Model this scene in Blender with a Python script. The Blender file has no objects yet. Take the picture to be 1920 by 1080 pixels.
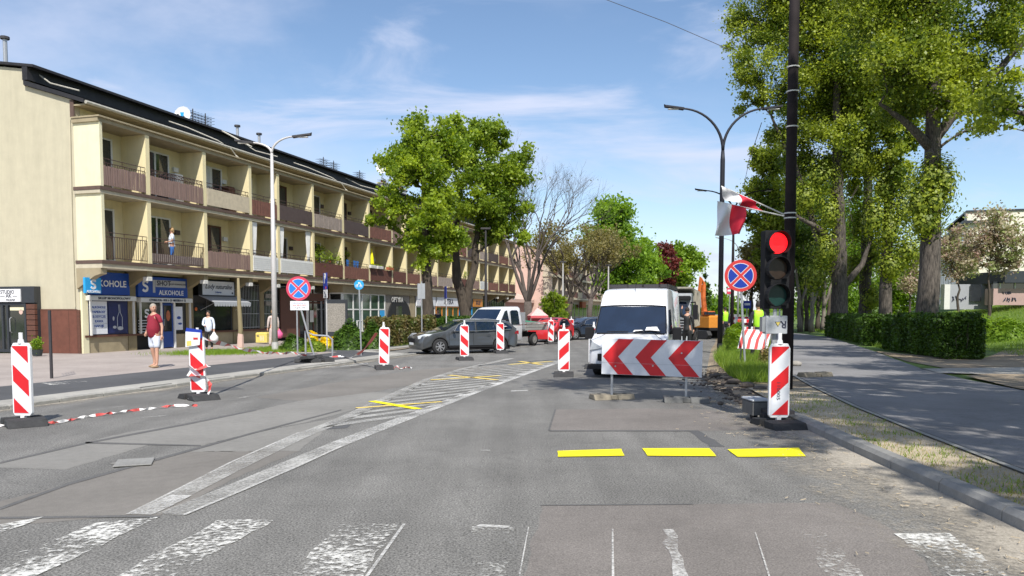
import bpy, bmesh, math, random
import numpy as np
from mathutils import Vector, Matrix
R = math.radians
# ---------------------------------------------------------------- camera, light, exposure
FOC, CH, PITCH = 1450.0, 1.65, R(3.3)
sc = bpy.context.scene
col = sc.collection
cam = bpy.data.cameras.new('camera'); cam_o = bpy.data.objects.new('camera', cam); col.objects.link(cam_o)
cam_o.location = (0, 0, CH); cam_o.rotation_euler = (R(90) - PITCH, 0, 0)
cam.sensor_width = 36; cam.lens = 36 * FOC / 1920; cam.shift_y = 127 / 1920
cam.clip_start = 0.1; cam.clip_end = 3000
sc.camera = cam_o
SUN_AZ, SUN_EL = R(8.0), R(50)      # the sun stands behind the camera, slightly to its right
SD = Vector((math.sin(SUN_AZ) * math.cos(SUN_EL), -math.cos(SUN_AZ) * math.cos(SUN_EL), math.sin(SUN_EL)))
sl = bpy.data.lights.new('sun', 'SUN'); sl.energy = 4.4; sl.angle = R(0.53); sl.color = (1, 0.955, 0.88)
so = bpy.data.objects.new('sun', sl); col.objects.link(so); so.rotation_euler = SD.to_track_quat('Z', 'Y').to_euler()
w = bpy.data.worlds.new('World'); sc.world = w; w.use_nodes = True
nt = w.node_tree; nt.nodes.clear()
out = nt.nodes.new('ShaderNodeOutputWorld'); bg = nt.nodes.new('ShaderNodeBackground'); bg.inputs[1].default_value = 0.12
sky = nt.nodes.new('ShaderNodeTexSky'); sky.sky_type = 'NISHITA'; sky.sun_disc = False
sky.sun_elevation = SUN_EL; sky.sun_rotation = math.atan2(SD.x, SD.y); sky.air_density = 1.0; sky.dust_density = 0.25; sky.ozone_density = 2.6
tc = nt.nodes.new('ShaderNodeTexCoord')
def _cloud(scale, loc, rot, sca, lo, hi, amt):
    mp = nt.nodes.new('ShaderNodeMapping'); mp.inputs['Location'].default_value = loc; mp.inputs['Rotation'].default_value = rot; mp.inputs['Scale'].default_value = sca
    nt.links.new(tc.outputs['Generated'], mp.inputs[0])
    n = nt.nodes.new('ShaderNodeTexNoise'); n.inputs['Scale'].default_value = scale; n.inputs['Detail'].default_value = 7; n.inputs['Roughness'].default_value = .58; n.inputs['Distortion'].default_value = .6
    nt.links.new(mp.outputs[0], n.inputs['Vector'])
    r = nt.nodes.new('ShaderNodeMapRange'); r.inputs[1].default_value = lo; r.inputs[2].default_value = hi; r.inputs[4].default_value = amt; r.interpolation_type = 'SMOOTHSTEP'
    nt.links.new(n.outputs[0], r.inputs[0]); return r.outputs[0]
c1 = _cloud(2.6, (.3, .1, .2), (R(12), R(28), R(-38)), (.8, 4.2, 5.5), .44, .76, .9)
c2 = _cloud(1.1, (2.6, .6, 0), (0, 0, R(15)), (1, 1.4, 2.0), .38, .66, .75)
mx = nt.nodes.new('ShaderNodeMath'); mx.operation = 'MAXIMUM'; nt.links.new(c1, mx.inputs[0]); nt.links.new(c2, mx.inputs[1])
mix = nt.nodes.new('ShaderNodeMixRGB'); nt.links.new(mx.outputs[0], mix.inputs[0]); nt.links.new(sky.outputs[0], mix.inputs[1]); mix.inputs[2].default_value = (4.9, 5.3, 6.6, 1)
nt.links.new(mix.outputs[0], bg.inputs[0]); nt.links.new(bg.outputs[0], out.inputs[0])
sc.view_settings.view_transform = 'Standard'; sc.view_settings.look = 'None'; sc.view_settings.gamma = 1; sc.view_settings.use_curve_mapping = False
sc.view_settings.exposure = 0.38
sc.cycles.max_bounces = 6; sc.cycles.transparent_max_bounces = 16

# ---------------------------------------------------------------- places
TH = R(16.5); SU, CU = math.sin(TH), math.cos(TH); ROT = R(90) - TH   # the street runs along u = (SU, CU)
def SN(s, n, z=0.0): return Vector((s * SU - n * CU, s * CU + n * SU, z))
def at(px, py, z=0.0):               # the point of the level z under a place in the photograph
    x = (px - 960) / FOC; y = -(py - 667) / FOC
    d = (x, math.cos(PITCH) + y * math.sin(PITCH), -math.sin(PITCH) + y * math.cos(PITCH))
    t = (z - CH) / d[2]; return Vector((d[0] * t, d[1] * t, z))
def up(px, py, Y):                   # the point at the distance Y
    x = (px - 960) / FOC; y = -(py - 667) / FOC
    d = (x, math.cos(PITCH) + y * math.sin(PITCH), -math.sin(PITCH) + y * math.cos(PITCH))
    t = Y / d[1]; return Vector((d[0] * t, Y, CH + d[2] * t))
def sn_of(p): return p[0] * SU + p[1] * CU, -p[0] * CU + p[1] * SU

# ---------------------------------------------------------------- materials
M = {}
def mat(name, c, rough=.7, metal=0, var=.12, vs=6, bump=0, bs=40, spec=.5, stretch=None, stain=0, coat=0, streak=False):
    m = bpy.data.materials.new(name); m.use_nodes = True; M[name] = m
    t = m.node_tree; b = t.nodes['Principled BSDF']; b.inputs['Roughness'].default_value = rough; b.inputs['Metallic'].default_value = metal
    b.inputs['Specular IOR Level'].default_value = spec
    if coat: b.inputs['Coat Weight'].default_value = coat; b.inputs['Coat Roughness'].default_value = .05
    tcn = t.nodes.new('ShaderNodeTexCoord'); src = tcn.outputs['Object']
    if stretch:
        mp = t.nodes.new('ShaderNodeMapping'); mp.inputs['Scale'].default_value = stretch; t.links.new(src, mp.inputs[0]); src = mp.outputs[0]
    n = t.nodes.new('ShaderNodeTexNoise'); n.inputs['Scale'].default_value = vs; n.inputs['Detail'].default_value = 5; n.inputs['Roughness'].default_value = .65
    t.links.new(src, n.inputs['Vector'])
    mr = t.nodes.new('ShaderNodeMapRange'); mr.inputs[1].default_value = .3; mr.inputs[2].default_value = .7; mr.inputs[3].default_value = 1 - var; mr.inputs[4].default_value = 1 + var
    t.links.new(n.outputs[0], mr.inputs[0])
    mu = t.nodes.new('ShaderNodeVectorMath'); mu.operation = 'SCALE'; mu.inputs[0].default_value = c[:3]; t.links.new(mr.outputs[0], mu.inputs['Scale'])
    last = mu.outputs[0]
    if stain:
        n2 = t.nodes.new('ShaderNodeTexNoise'); n2.inputs['Scale'].default_value = .9; n2.inputs['Detail'].default_value = 8; n2.inputs['Roughness'].default_value = .7
        if streak:
            m9 = t.nodes.new('ShaderNodeMapping'); m9.inputs['Scale'].default_value = (2.6, 2.6, .32); t.links.new(tcn.outputs['Object'], m9.inputs[0]); t.links.new(m9.outputs[0], n2.inputs['Vector'])
        else: t.links.new(tcn.outputs['Object'], n2.inputs['Vector'])
        m2 = t.nodes.new('ShaderNodeMapRange'); m2.inputs[1].default_value = .42; m2.inputs[2].default_value = .72; m2.inputs[3].default_value = 1; m2.inputs[4].default_value = 1 - stain
        t.links.new(n2.outputs[0], m2.inputs[0])
        m3 = t.nodes.new('ShaderNodeVectorMath'); m3.operation = 'SCALE'; t.links.new(last, m3.inputs[0]); t.links.new(m2.outputs[0], m3.inputs['Scale']); last = m3.outputs[0]
    t.links.new(last, b.inputs['Base Color'])
    if bump:
        n3 = t.nodes.new('ShaderNodeTexNoise'); n3.inputs['Scale'].default_value = bs; n3.inputs['Detail'].default_value = 4; t.links.new(src, n3.inputs['Vector'])
        bp = t.nodes.new('ShaderNodeBump'); bp.inputs['Strength'].default_value = bump; bp.inputs['Distance'].default_value = .02; t.links.new(n3.outputs[0], bp.inputs['Height']); t.links.new(bp.outputs[0], b.inputs['Normal'])
    return m
def asphalt(name, c, speck=.45, big=.15, sc_=75, crack=0, light=None, tracks=False):
    m = bpy.data.materials.new(name); m.use_nodes = True; M[name] = m
    t = m.node_tree; b = t.nodes['Principled BSDF']; b.inputs['Roughness'].default_value = .88; b.inputs['Specular IOR Level'].default_value = .3
    g = t.nodes.new('ShaderNodeNewGeometry'); pos = g.outputs['Position']
    def noise(s, d, r=.6):
        n = t.nodes.new('ShaderNodeTexNoise'); n.inputs['Scale'].default_value = s; n.inputs['Detail'].default_value = d; n.inputs['Roughness'].default_value = r; t.links.new(pos, n.inputs['Vector']); return n.outputs[0]
    def rng(x, a, b_, c_, d):
        r = t.nodes.new('ShaderNodeMapRange'); [setattr(r.inputs[i + 1], 'default_value', v) for i, v in enumerate((a, b_, c_, d))]; t.links.new(x, r.inputs[0]); return r.outputs[0]
    def mul(x, y):
        r = t.nodes.new('ShaderNodeMath'); r.operation = 'MULTIPLY'; t.links.new(x, r.inputs[0]); t.links.new(y, r.inputs[1]); return r.outputs[0]
    f1 = noise(sc_, 3, .8)
    v = mul(rng(f1, .32, .68, 1 - speck, 1 + speck), rng(noise(.55, 5, .65), .35, .65, 1 - big, 1 + big))
    v = mul(v, rng(noise(9, 4, .7), .35, .7, .93, 1.07))
    v = mul(v, rng(noise(2.2, 6, .75), .62, .78, 1, .82))          # oil and rubber blotches
    if tracks:
        mp9 = t.nodes.new('ShaderNodeMapping'); mp9.inputs['Rotation'].default_value = (0, 0, R(12)); mp9.inputs['Scale'].default_value = (1.1, .05, 1); t.links.new(pos, mp9.inputs[0])
        n9 = t.nodes.new('ShaderNodeTexNoise'); n9.inputs['Scale'].default_value = 1.6; n9.inputs['Detail'].default_value = 3; t.links.new(mp9.outputs[0], n9.inputs['Vector']); v = mul(v, rng(n9.outputs[0], .35, .65, .88, 1.12))
    if crack:
        mp = t.nodes.new('ShaderNodeVectorMath'); mp.operation = 'ADD'
        n = t.nodes.new('ShaderNodeTexNoise'); n.inputs['Scale'].default_value = 2.5; n.inputs['Detail'].default_value = 5; t.links.new(pos, n.inputs['Vector'])
        sca = t.nodes.new('ShaderNodeVectorMath'); sca.operation = 'SCALE'; sca.inputs['Scale'].default_value = .9; t.links.new(n.outputs['Color'], sca.inputs[0])
        t.links.new(pos, mp.inputs[0]); t.links.new(sca.outputs[0], mp.inputs[1])
        vo = t.nodes.new('ShaderNodeTexVoronoi'); vo.feature = 'DISTANCE_TO_EDGE'; vo.inputs['Scale'].default_value = .33; t.links.new(mp.outputs[0], vo.inputs['Vector'])
        cr = rng(vo.outputs['Distance'], .002, .008, 1 - crack, 1); v = mul(v, cr)
    mu = t.nodes.new('ShaderNodeVectorMath'); mu.operation = 'SCALE'; mu.inputs[0].default_value = c; t.links.new(v, mu.inputs['Scale'])
    t.links.new(mu.outputs[0], b.inputs['Base Color'])
    bp = t.nodes.new('ShaderNodeBump'); bp.inputs['Strength'].default_value = .3; bp.inputs['Distance'].default_value = .005; t.links.new(f1, bp.inputs['Height']); t.links.new(bp.outputs[0], b.inputs['Normal'])
    return m
def see_through(m, lo, hi, scale=26, big=1.3, fade=False, inv=False):
    """wears a sheet away: holes where the noise is low; with fade also by the vertex attribute"""
    t = m.node_tree; b = t.nodes['Principled BSDF']; o = t.nodes['Material Output']
    g = t.nodes.new('ShaderNodeNewGeometry')
    n = t.nodes.new('ShaderNodeTexNoise'); n.inputs['Scale'].default_value = scale; n.inputs['Detail'].default_value = 8; n.inputs['Roughness'].default_value = .72; t.links.new(g.outputs['Position'], n.inputs['Vector'])
    n2 = t.nodes.new('ShaderNodeTexNoise'); n2.inputs['Scale'].default_value = big; n2.inputs['Detail'].default_value = 3; t.links.new(g.outputs['Position'], n2.inputs['Vector'])
    a = t.nodes.new('ShaderNodeMath'); a.operation = 'MULTIPLY_ADD'; t.links.new(n2.outputs[0], a.inputs[0]); a.inputs[1].default_value = .7; t.links.new(n.outputs[0], a.inputs[2])
    last = a.outputs[0]
    if fade:
        at_ = t.nodes.new('ShaderNodeAttribute'); at_.attribute_name = 'fade'
        a2 = t.nodes.new('ShaderNodeMath'); a2.operation = 'ADD'; t.links.new(last, a2.inputs[0]); t.links.new(at_.outputs['Fac'], a2.inputs[1]); last = a2.outputs[0]
    r = t.nodes.new('ShaderNodeMapRange'); r.inputs[1].default_value = lo; r.inputs[2].default_value = hi; t.links.new(last, r.inputs[0])
    tr = t.nodes.new('ShaderNodeBsdfTransparent'); ms = t.nodes.new('ShaderNodeMixShader')
    t.links.new(r.outputs[0], ms.inputs[0]); t.links.new(tr.outputs[0], ms.inputs[1]); t.links.new(b.outputs[0], ms.inputs[2]); t.links.new(ms.outputs[0], o.inputs[0])
    return m
def leafmat(name, a, b_, trans=.45, tt=(1.7, 1.6, .6)):
    m = bpy.data.materials.new(name); m.use_nodes = True; M[name] = m
    t = m.node_tree; p = t.nodes['Principled BSDF']; o = t.nodes['Material Output']; p.inputs['Roughness'].default_value = .45; p.inputs['Specular IOR Level'].default_value = .35
    at_ = t.nodes.new('ShaderNodeAttribute'); at_.attribute_name = 'tint'
    mx_ = t.nodes.new('ShaderNodeMixRGB'); t.links.new(at_.outputs['Fac'], mx_.inputs[0]); mx_.inputs[1].default_value = (*a, 1); mx_.inputs[2].default_value = (*b_, 1)
    t.links.new(mx_.outputs[0], p.inputs['Base Color'])
    tr = t.nodes.new('ShaderNodeBsdfTranslucent'); hs = t.nodes.new('ShaderNodeVectorMath'); hs.operation = 'MULTIPLY'; hs.inputs[1].default_value = tt; t.links.new(mx_.outputs[0], hs.inputs[0]); t.links.new(hs.outputs[0], tr.inputs[0])
    ms = t.nodes.new('ShaderNodeMixShader'); ms.inputs[0].default_value = trans; t.links.new(p.outputs[0], ms.inputs[1]); t.links.new(tr.outputs[0], ms.inputs[2]); t.links.new(ms.outputs[0], o.inputs[0])
    return m
def glass(name, c=(.02, .025, .03), rough=.04):
    m = mat(name, c, rough, 0, .3, 1.2, spec=.9); return m

asphalt('asphalt', (.168, .163, .152), .85, .14, 58, crack=.14, tracks=True)
asphalt('asphalt_smooth', (.225, .217, .2), .16, .1, 90)
asphalt('asphalt_smooth_brown', (.185, .172, .155), .16, .12, 90)
asphalt('asphalt_pink', (.185, .168, .154), .45, .14, 70)
asphalt('asphalt_dark', (.1, .1, .102), .3, .12, 80)
asphalt('asphalt_cycle', (.085, .086, .09), .2, .15, 80)
asphalt('asphalt_path', (.215, .21, .21), .22, .15, 80, crack=.15)
see_through(asphalt('shoulder_dust', (.36, .325, .27), .35, .15, 60), .95, 1.35, 14, .9, fade=True)
asphalt('dirt', (.27, .215, .15), .35, .35, 40)
asphalt('sand', (.44, .37, .27), .22, .25, 50)
asphalt('seam', (.12, .118, .115), .3, .1)
asphalt('paving', (.34, .295, .268), .12, .12, 30)
asphalt('concrete_band', (.36, .345, .31), .15, .16, 40)
asphalt('terrain', (.12, .12, .06), .3, .4, 3)
asphalt('lawn', (.11, .17, .035), .45, .35, 14)
see_through(mat('paint_white', (.60, .59, .56), .7, var=.1, vs=20), .64, 1.0, 34, 1.2)
see_through(mat('paint_half', (.66, .65, .61), .7, var=.08, vs=20), .79, .96, 20, 1.1)
see_through(mat('paint_worn', (.64, .63, .59), .7, var=.08, vs=20), .84, 1.0, 20, 1.1)
see_through(mat('paint_faint', (.62, .61, .57), .7, var=.08, vs=20), .86, 1.12, 30, 1.6)
see_through(mat('paint_hatch', (.47, .46, .43), .7, var=.1, vs=20), .62, 1.05, 34, 1.6)
see_through(mat('paint_old_yellow', (.75, .56, .14), .7, var=.1), .62, .82, 30, 1.5)
mat('tape_yellow', (.93, .83, .0), .6, var=.08, vs=14, bump=.3, bs=22, stain=.12)
mat('kerb_concrete', (.34, .33, .30), .85, var=.14, vs=9, bump=.5, bs=35, stain=.35)
mat('kerb_grey', (.27, .265, .25), .85, var=.1, vs=9, bump=.3, bs=50, stain=.25)
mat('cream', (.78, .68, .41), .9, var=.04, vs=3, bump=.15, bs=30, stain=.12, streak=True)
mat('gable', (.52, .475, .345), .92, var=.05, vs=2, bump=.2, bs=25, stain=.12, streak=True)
mat('yellow_wall', (.76, .71, .48), .9, var=.05, vs=3, bump=.15, bs=30, stain=.12, streak=True)
mat('slab_edge', (.56, .50, .37), .9, var=.1, vs=4, stain=.3)
mat('slab_brown', (.11, .07, .055), .8, var=.15)
mat('olive', (.25, .205, .115), .9, var=.1, vs=3, bump=.15, stain=.2)
mat('olive_light', (.36, .30, .19), .9, var=.1, vs=3, stain=.2)
mat('roof_dark', (.022, .02, .022), .6, var=.3, vs=5, stain=.3)
mat('gutter', (.42, .40, .34), .6, var=.2, vs=7)
mat('rail_brown', (.075, .04, .033), .6, var=.2)
mat('slat_brown', (.24, .16, .135), .75, var=.22, vs=3, stretch=(6, 6, .6))
mat('slat_red', (.17, .075, .055), .75, var=.2)
mat('slat_grey', (.30, .25, .22), .75, var=.2)
mat('screen_dark', (.085, .06, .055), .75, var=.15)
mat('screen_cream', (.55, .47, .34), .8, var=.12)
mat('screen_white', (.72, .72, .70), .5, var=.06)
mat('screen_red', (.13, .05, .035), .75, var=.2)
mat('pvc_white', (.74, .74, .72), .4, var=.04)
mat('curtain', (.72, .72, .70), .9, var=.06)
glass('pane_glass', (.03, .035, .04), .05); glass('shop_glass', (.025, .028, .028), .06); glass('car_glass', (.010, .020, .042), .03); glass('green_glass', (.05, .09, .075), .06)
mat('brick_brown', (.15, .055, .035), .85, var=.15, vs=5, stain=.2)
mat('wood_dark', (.11, .045, .028), .7, var=.25, stretch=(1, 1, 8))
mat('anthracite', (.03, .034, .04), .5, var=.12)
mat('blue_sign', (.008, .06, .32), .5, var=.05); mat('cyan_sign', (.02, .34, .72), .45, var=.05); mat('blue_door', (.01, .055, .26), .4, var=.1); mat('navy', (.012, .02, .09), .35, var=.2)
mat('white', (.76, .76, .76), .5, var=.04); mat('offwhite', (.62, .61, .57), .6, var=.06); mat('sheet_white', (.70, .72, .76), .55, var=.04, vs=12, stain=.10)
mat('black', (.012, .012, .012), .6, var=.2); mat('ink', (.03, .035, .06), .6, var=.1); mat('ink_blue', (.03, .08, .3), .6)
mat('red_sheet', (.62, .012, .018), .5, var=.05); mat('red_dull', (.55, .035, .035), .55, var=.08)
mat('sign_red', (.55, .02, .03), .45, var=.05); mat('sign_blue', (.02, .19, .62), .4, var=.05); mat('sign_blue_deep', (.012, .04, .33), .4, var=.05); mat('sign_back', (.4, .4, .4), .5)
mat('sign_pink', (.6, .05, .10), .45, var=.05)
mat('galv', (.42, .43, .44), .45, .55, var=.12, vs=12); mat('pole_white', (.58, .56, .54), .4, .2, var=.08); mat('steel_dark', (.045, .042, .045), .55, .1, var=.15)
mat('pole_navy', (.01, .011, .02), .6, .0, var=.15); mat('pole_brown', (.022, .017, .018), .8, var=.45, vs=2, spec=.2)
mat('rubber', (.035, .035, .036), .85, var=.3, vs=14, bump=.3); mat('rubber_dusty', (.23, .20, .15), .9, var=.25, vs=10, bump=.3); mat('rubber_grey', (.12, .12, .115), .9, var=.2, vs=10)
mat('plastic_white', (.82, .82, .82), .45, var=.03); mat('box_grey', (.42, .44, .46), .55, var=.05, stain=.1)
mat('bark', (.10, .084, .07), .95, var=.85, vs=20, bump=1.0, bs=24, stretch=(1, 1, .16), stain=.3)
mat('bark_dark', (.07, .055, .042), .95, var=.4, vs=9, bump=1.0, bs=14, stretch=(1, 1, .25))
mat('bark_pale', (.2, .17, .14), .95, var=.3, vs=9, bump=.6, bs=16, stretch=(1, 1, .25)); mat('twig', (.10, .082, .072), .95, var=.25)
leafmat('leaf_poplar', (.07, .12, .012), (.385, .44, .05), .37, (1.6, 1.6, .6))
leafmat('leaf_poplar_dark', (.045, .10, .018), (.22, .31, .04), .36)
leafmat('leaf_linden', (.11, .19, .014), (.38, .48, .05), .47)
leafmat('leaf_linden_dark', (.095, .165, .014), (.33, .43, .045), .46)
leafmat('leaf_bud', (.16, .15, .05), (.28, .24, .10), .4); leafmat('leaf_red', (.08, .018, .02), (.2, .045, .04), .35)
leafmat('leaf_far', (.08, .17, .015), (.26, .40, .04), .48); leafmat('leaf_blossom', (.52, .38, .33), (.28, .36, .10), .4, (1.2, 1.1, .9))
leafmat('leaf_hedge', (.025, .055, .010), (.10, .19, .02), .3); leafmat('leaf_hedge_mixed', (.07, .12, .02), (.22, .15, .07), .3)
leafmat('leaf_bright', (.12, .22, .02), (.26, .38, .04), .45); leafmat('leaf_yellow', (.75, .58, .01), (.9, .75, .03), .35); leafmat('grass_blade', (.12, .22, .025), (.28, .38, .06), .45); leafmat('straw', (.3, .26, .12), (.42, .34, .17), .3)
mat('paint_grey_car', (.10, .105, .11), .32, .6, var=.03, coat=1); mat('paint_white_car', (.74, .75, .77), .3, 0, var=.03, coat=.8); mat('paint_red_car', (.55, .02, .025), .3, 0, var=.03, coat=.8); mat('paint_black_car', (.012, .014, .02), .25, .2, var=.03, coat=1)
mat('tyre', (.016, .016, .017), .85, var=.2); mat('alloy', (.55, .55, .56), .3, .8, var=.08); mat('rim_dull', (.33, .32, .3), .5, .4, var=.15); mat('lamp_glass', (.55, .58, .6), .12, .1); mat('tail_red', (.35, .01, .02), .2); mat('trim_black', (.014, .014, .016), .75, var=.15, spec=.25)
mat('bed_grey', (.36, .35, .33), .6, .2, var=.15, stain=.2); mat('tarp_green', (.05, .22, .13), .7); mat('truck_grey', (.26, .27, .28), .45, .1, var=.1); mat('tipper', (.36, .33, .27), .6, .2, var=.2); mat('orange', (.55, .13, .025), .5, var=.08); mat('orange_panel', (.58, .22, .025), .5, var=.1)
mat('skin', (.52, .29, .2), .6, var=.05); mat('hair_grey', (.32, .28, .23), .8, var=.2); mat('hair_blond', (.45, .28, .13), .8); mat('hair_dark', (.025, .018, .014), .8)
mat('shirt_red', (.24, .012, .03), .85, var=.12, vs=8, bump=.3, bs=18); mat('shorts_white', (.66, .71, .80), .85, var=.06, vs=8, bump=.3, bs=18); mat('blouse', (.66, .72, .82), .85, var=.08, bump=.3, bs=15); mat('trousers_black', (.015, .015, .018), .85); mat('jeans', (.02, .14, .45), .8, var=.1); mat('hivis', (.42, .85, .03), .6, var=.06); mat('jacket_dark', (.02, .022, .035), .8); mat('pale_coat', (.6, .5, .46), .85); mat('pink_bag', (.75, .12, .3), .6); mat('bag_white', (.8, .8, .8), .4); mat('sandal', (.32, .22, .13), .8)
mat('pink_wall', (.60, .42, .35), .9, var=.05, vs=2, stain=.12); mat('pink_wall_dark', (.36, .2, .16), .9, var=.1); mat('far_wall', (.48, .42, .33), .9, var=.08); mat('stone_patch', (.26, .24, .21), .9, var=.45, vs=22); mat('cream_right', (.72, .68, .56), .9, var=.04, stain=.08); mat('dusty_pink', (.42, .29, .26), .9, var=.08, stain=.15); mat('grey_wall', (.32, .33, .35), .8, var=.06)
mat('bin_yellow', (.68, .55, .14), .5, var=.08); mat('planter', (.03, .04, .04), .6); mat('tent_red', (.55, .09, .11), .7, var=.06); mat('tent_pink', (.72, .42, .4), .7); mat('terracotta', (.4, .12, .05), .8)
mat('tape_white', (.78, .76, .74), .4); mat('tape_red', (.62, .10, .09), .45); mat('rock', (.3, .28, .25), .9, var=.2, vs=6, bump=.6, bs=12); mat('rubble', (.11, .09, .075), .95, var=.5, vs=7, bump=.8, bs=12); mat('flag_red', (.62, .015, .04), .7, var=.04); mat('flag_white', (.74, .74, .76), .7, var=.04)
lm = mat('signal_red', (.7, .01, .01), .35); lb = lm.node_tree.nodes['Principled BSDF']; lb.inputs['Emission Color'].default_value = (1, .012, .02, 1); lb.inputs['Emission Strength'].default_value = 1.1
mat('lens_amber', (.035, .02, .012), .3); mat('lens_green', (.006, .035, .03), .3); mat('brick_orange', (.4, .13, .06), .9, var=.15)

# ---------------------------------------------------------------- mesh helpers
class MB:
    def __init__(s): s.v = []; s.f = []; s.m = []; s.mi = 0; s.T = None; s.sm = False
    def _add(s, vs, fs):
        o = len(s.v)
        if s.T is not None: vs = [tuple(s.T @ Vector(q)) for q in vs]
        s.v += [tuple(q) for q in vs]; s.f += [tuple(i + o for i in f) for f in fs]; s.m += [s.mi] * len(fs); return s
    def box(s, x0, x1, y0, y1, z0, z1):
        return s._add([(x0, y0, z0), (x1, y0, z0), (x1, y1, z0), (x0, y1, z0), (x0, y0, z1), (x1, y0, z1), (x1, y1, z1), (x0, y1, z1)], [(0, 3, 2, 1), (4, 5, 6, 7), (0, 1, 5, 4), (1, 2, 6, 5), (2, 3, 7, 6), (3, 0, 4, 7)])
    def cbox(s, x0, x1, y0, y1, z0, z1, c=.02):   # box with chamfered top edges
        return s._add([(x0, y0, z0), (x1, y0, z0), (x1, y1, z0), (x0, y1, z0), (x0, y0, z1 - c), (x1, y0, z1 - c), (x1, y1, z1 - c), (x0, y1, z1 - c), (x0 + c, y0 + c, z1), (x1 - c, y0 + c, z1), (x1 - c, y1 - c, z1), (x0 + c, y1 - c, z1)],
                      [(0, 3, 2, 1), (0, 1, 5, 4), (1, 2, 6, 5), (2, 3, 7, 6), (3, 0, 4, 7), (4, 5, 9, 8), (5, 6, 10, 9), (6, 7, 11, 10), (7, 4, 8, 11), (8, 9, 10, 11)])
    def poly(s, pts): return s._add(pts, [tuple(range(len(pts)))])
    def prism(s, pts, d):           # planar outline swept by the vector d
        n = len(pts); d = Vector(d); a = [Vector(p) for p in pts]
        return s._add(a + [p + d for p in a], [tuple(reversed(range(n))), tuple(range(n, 2 * n))] + [(i, (i + 1) % n, n + (i + 1) % n, n + i) for i in range(n)])
    def tube(s, pts, rad, k=8, caps=True):
        pts = [Vector(p) for p in pts]; n = len(pts); rad = [rad] * n if isinstance(rad, (int, float)) else rad
        vs = []; t0 = None
        for i in range(n):
            d = (pts[min(i + 1, n - 1)] - pts[max(i - 1, 0)]);
            if d.length < 1e-9: d = Vector((0, 0, 1))
            d.normalize()
            if t0 is None: t0 = d.orthogonal().normalized()
            a = t0 - d * t0.dot(d)
            a = a.normalized() if a.length > 1e-6 else d.orthogonal().normalized()
            t0 = a; b = d.cross(a)
            for j in range(k):
                q = 2 * math.pi * j / k; vs.append(pts[i] + (a * math.cos(q) + b * math.sin(q)) * rad[i])
        fs = [(i * k + j, i * k + (j + 1) % k, (i + 1) * k + (j + 1) % k, (i + 1) * k + j) for i in range(n - 1) for j in range(k)]
        if caps: fs += [tuple(reversed(range(k))), tuple(range((n - 1) * k, n * k))]
        return s._add(vs, fs)
    def cyl(s, p0, p1, r0, r1=None, k=12, caps=True): return s.tube([p0, p1], [r0, r0 if r1 is None else r1], k, caps)
    def ball(s, c, r, k=10, h=7, sq=(1, 1, 1)):
        vs = []; c = Vector(c)
        for i in range(h + 1):
            a = math.pi * i / h
            for j in range(k):
                b = 2 * math.pi * j / k; vs.append(c + Vector((math.sin(a) * math.cos(b) * sq[0], math.sin(a) * math.sin(b) * sq[1], math.cos(a) * sq[2])) * r)
        return s._add(vs, [(i * k + j, (i + 1) * k + j, (i + 1) * k + (j + 1) % k, i * k + (j + 1) % k) for i in range(h) for j in range(k)])
    def build(s, name, mats, parent=None, smooth=False, bevel=0):
        me = bpy.data.meshes.new(name); me.from_pydata(s.v, [], s.f)
        mats = mats if isinstance(mats, (list, tuple)) else [mats]
        for m in mats: me.materials.append(M[m] if isinstance(m, str) else m)
        if len(mats) > 1: me.polygons.foreach_set('material_index', s.m)
        if smooth: me.polygons.foreach_set('use_smooth', [True] * len(me.polygons))
        me.update(); o = bpy.data.objects.new(name, me); col.objects.link(o)
        if parent is not None: o.parent = parent
        if bevel:
            b = o.modifiers.new('edge', 'BEVEL'); b.width = bevel; b.segments = 2; b.limit_method = 'ANGLE'; b.angle_limit = R(35)
            if smooth is None: pass
        return o
def bars(name, m, parent, boxes):
    for q in boxes: b = MB(); b.box(*q); b.build(name, m, parent)
def tag(o, label=None, cat=None, group=None, kind=None):
    if label: o['label'] = label
    if cat: o['category'] = cat
    if group: o['group'] = group
    if kind: o['kind'] = kind
    return o
def thing(name, label, cat, loc=(0, 0, 0), rz=0, group=None, rot=None):
    o = bpy.data.objects.new(name, None); col.objects.link(o); o.location = loc; o.rotation_euler = rot or (0, 0, rz); o.empty_display_size = .2
    return tag(o, label, cat, group)
def kids(o): return [c for c in bpy.data.objects if c.parent == o]
def copy_tree(o, loc=None, rz=None, label=None, parent=None):
    c = o.copy(); col.objects.link(c)
    if parent is not None: c.parent = parent
    for ch in kids(o): copy_tree(ch, parent=c)
    if loc is not None: c.location = loc
    if rz is not None: c.rotation_euler = (0, 0, rz)
    if label: c['label'] = label
    return c
def text(s, size, mname, parent, T, name='lettering', shear=0, bold=0, align='CENTER', xs=1, depth=.004):
    cu = bpy.data.curves.new(name, 'FONT'); cu.body = s; cu.size = size; cu.align_x = align; cu.align_y = 'CENTER'; cu.extrude = depth; cu.offset = bold; cu.shear = shear; cu.resolution_u = 2
    t = bpy.data.objects.new('tmp', cu); col.objects.link(t); dg = bpy.context.evaluated_depsgraph_get()
    me = bpy.data.meshes.new_from_object(t.evaluated_get(dg)); bpy.data.objects.remove(t)
    me.transform(T @ Matrix.Diagonal((xs, 1, 1, 1))); me.materials.clear(); me.materials.append(M[mname]); me.name = name
    o = bpy.data.objects.new(name, me); col.objects.link(o); o.parent = parent; return o
def face_T(x, y, z, rz=0):      # text standing upright, facing -y after turning by rz
    return Matrix.Translation((x, y, z)) @ Matrix.Rotation(rz, 4, 'Z') @ Matrix.Rotation(R(90), 4, 'X')
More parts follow.
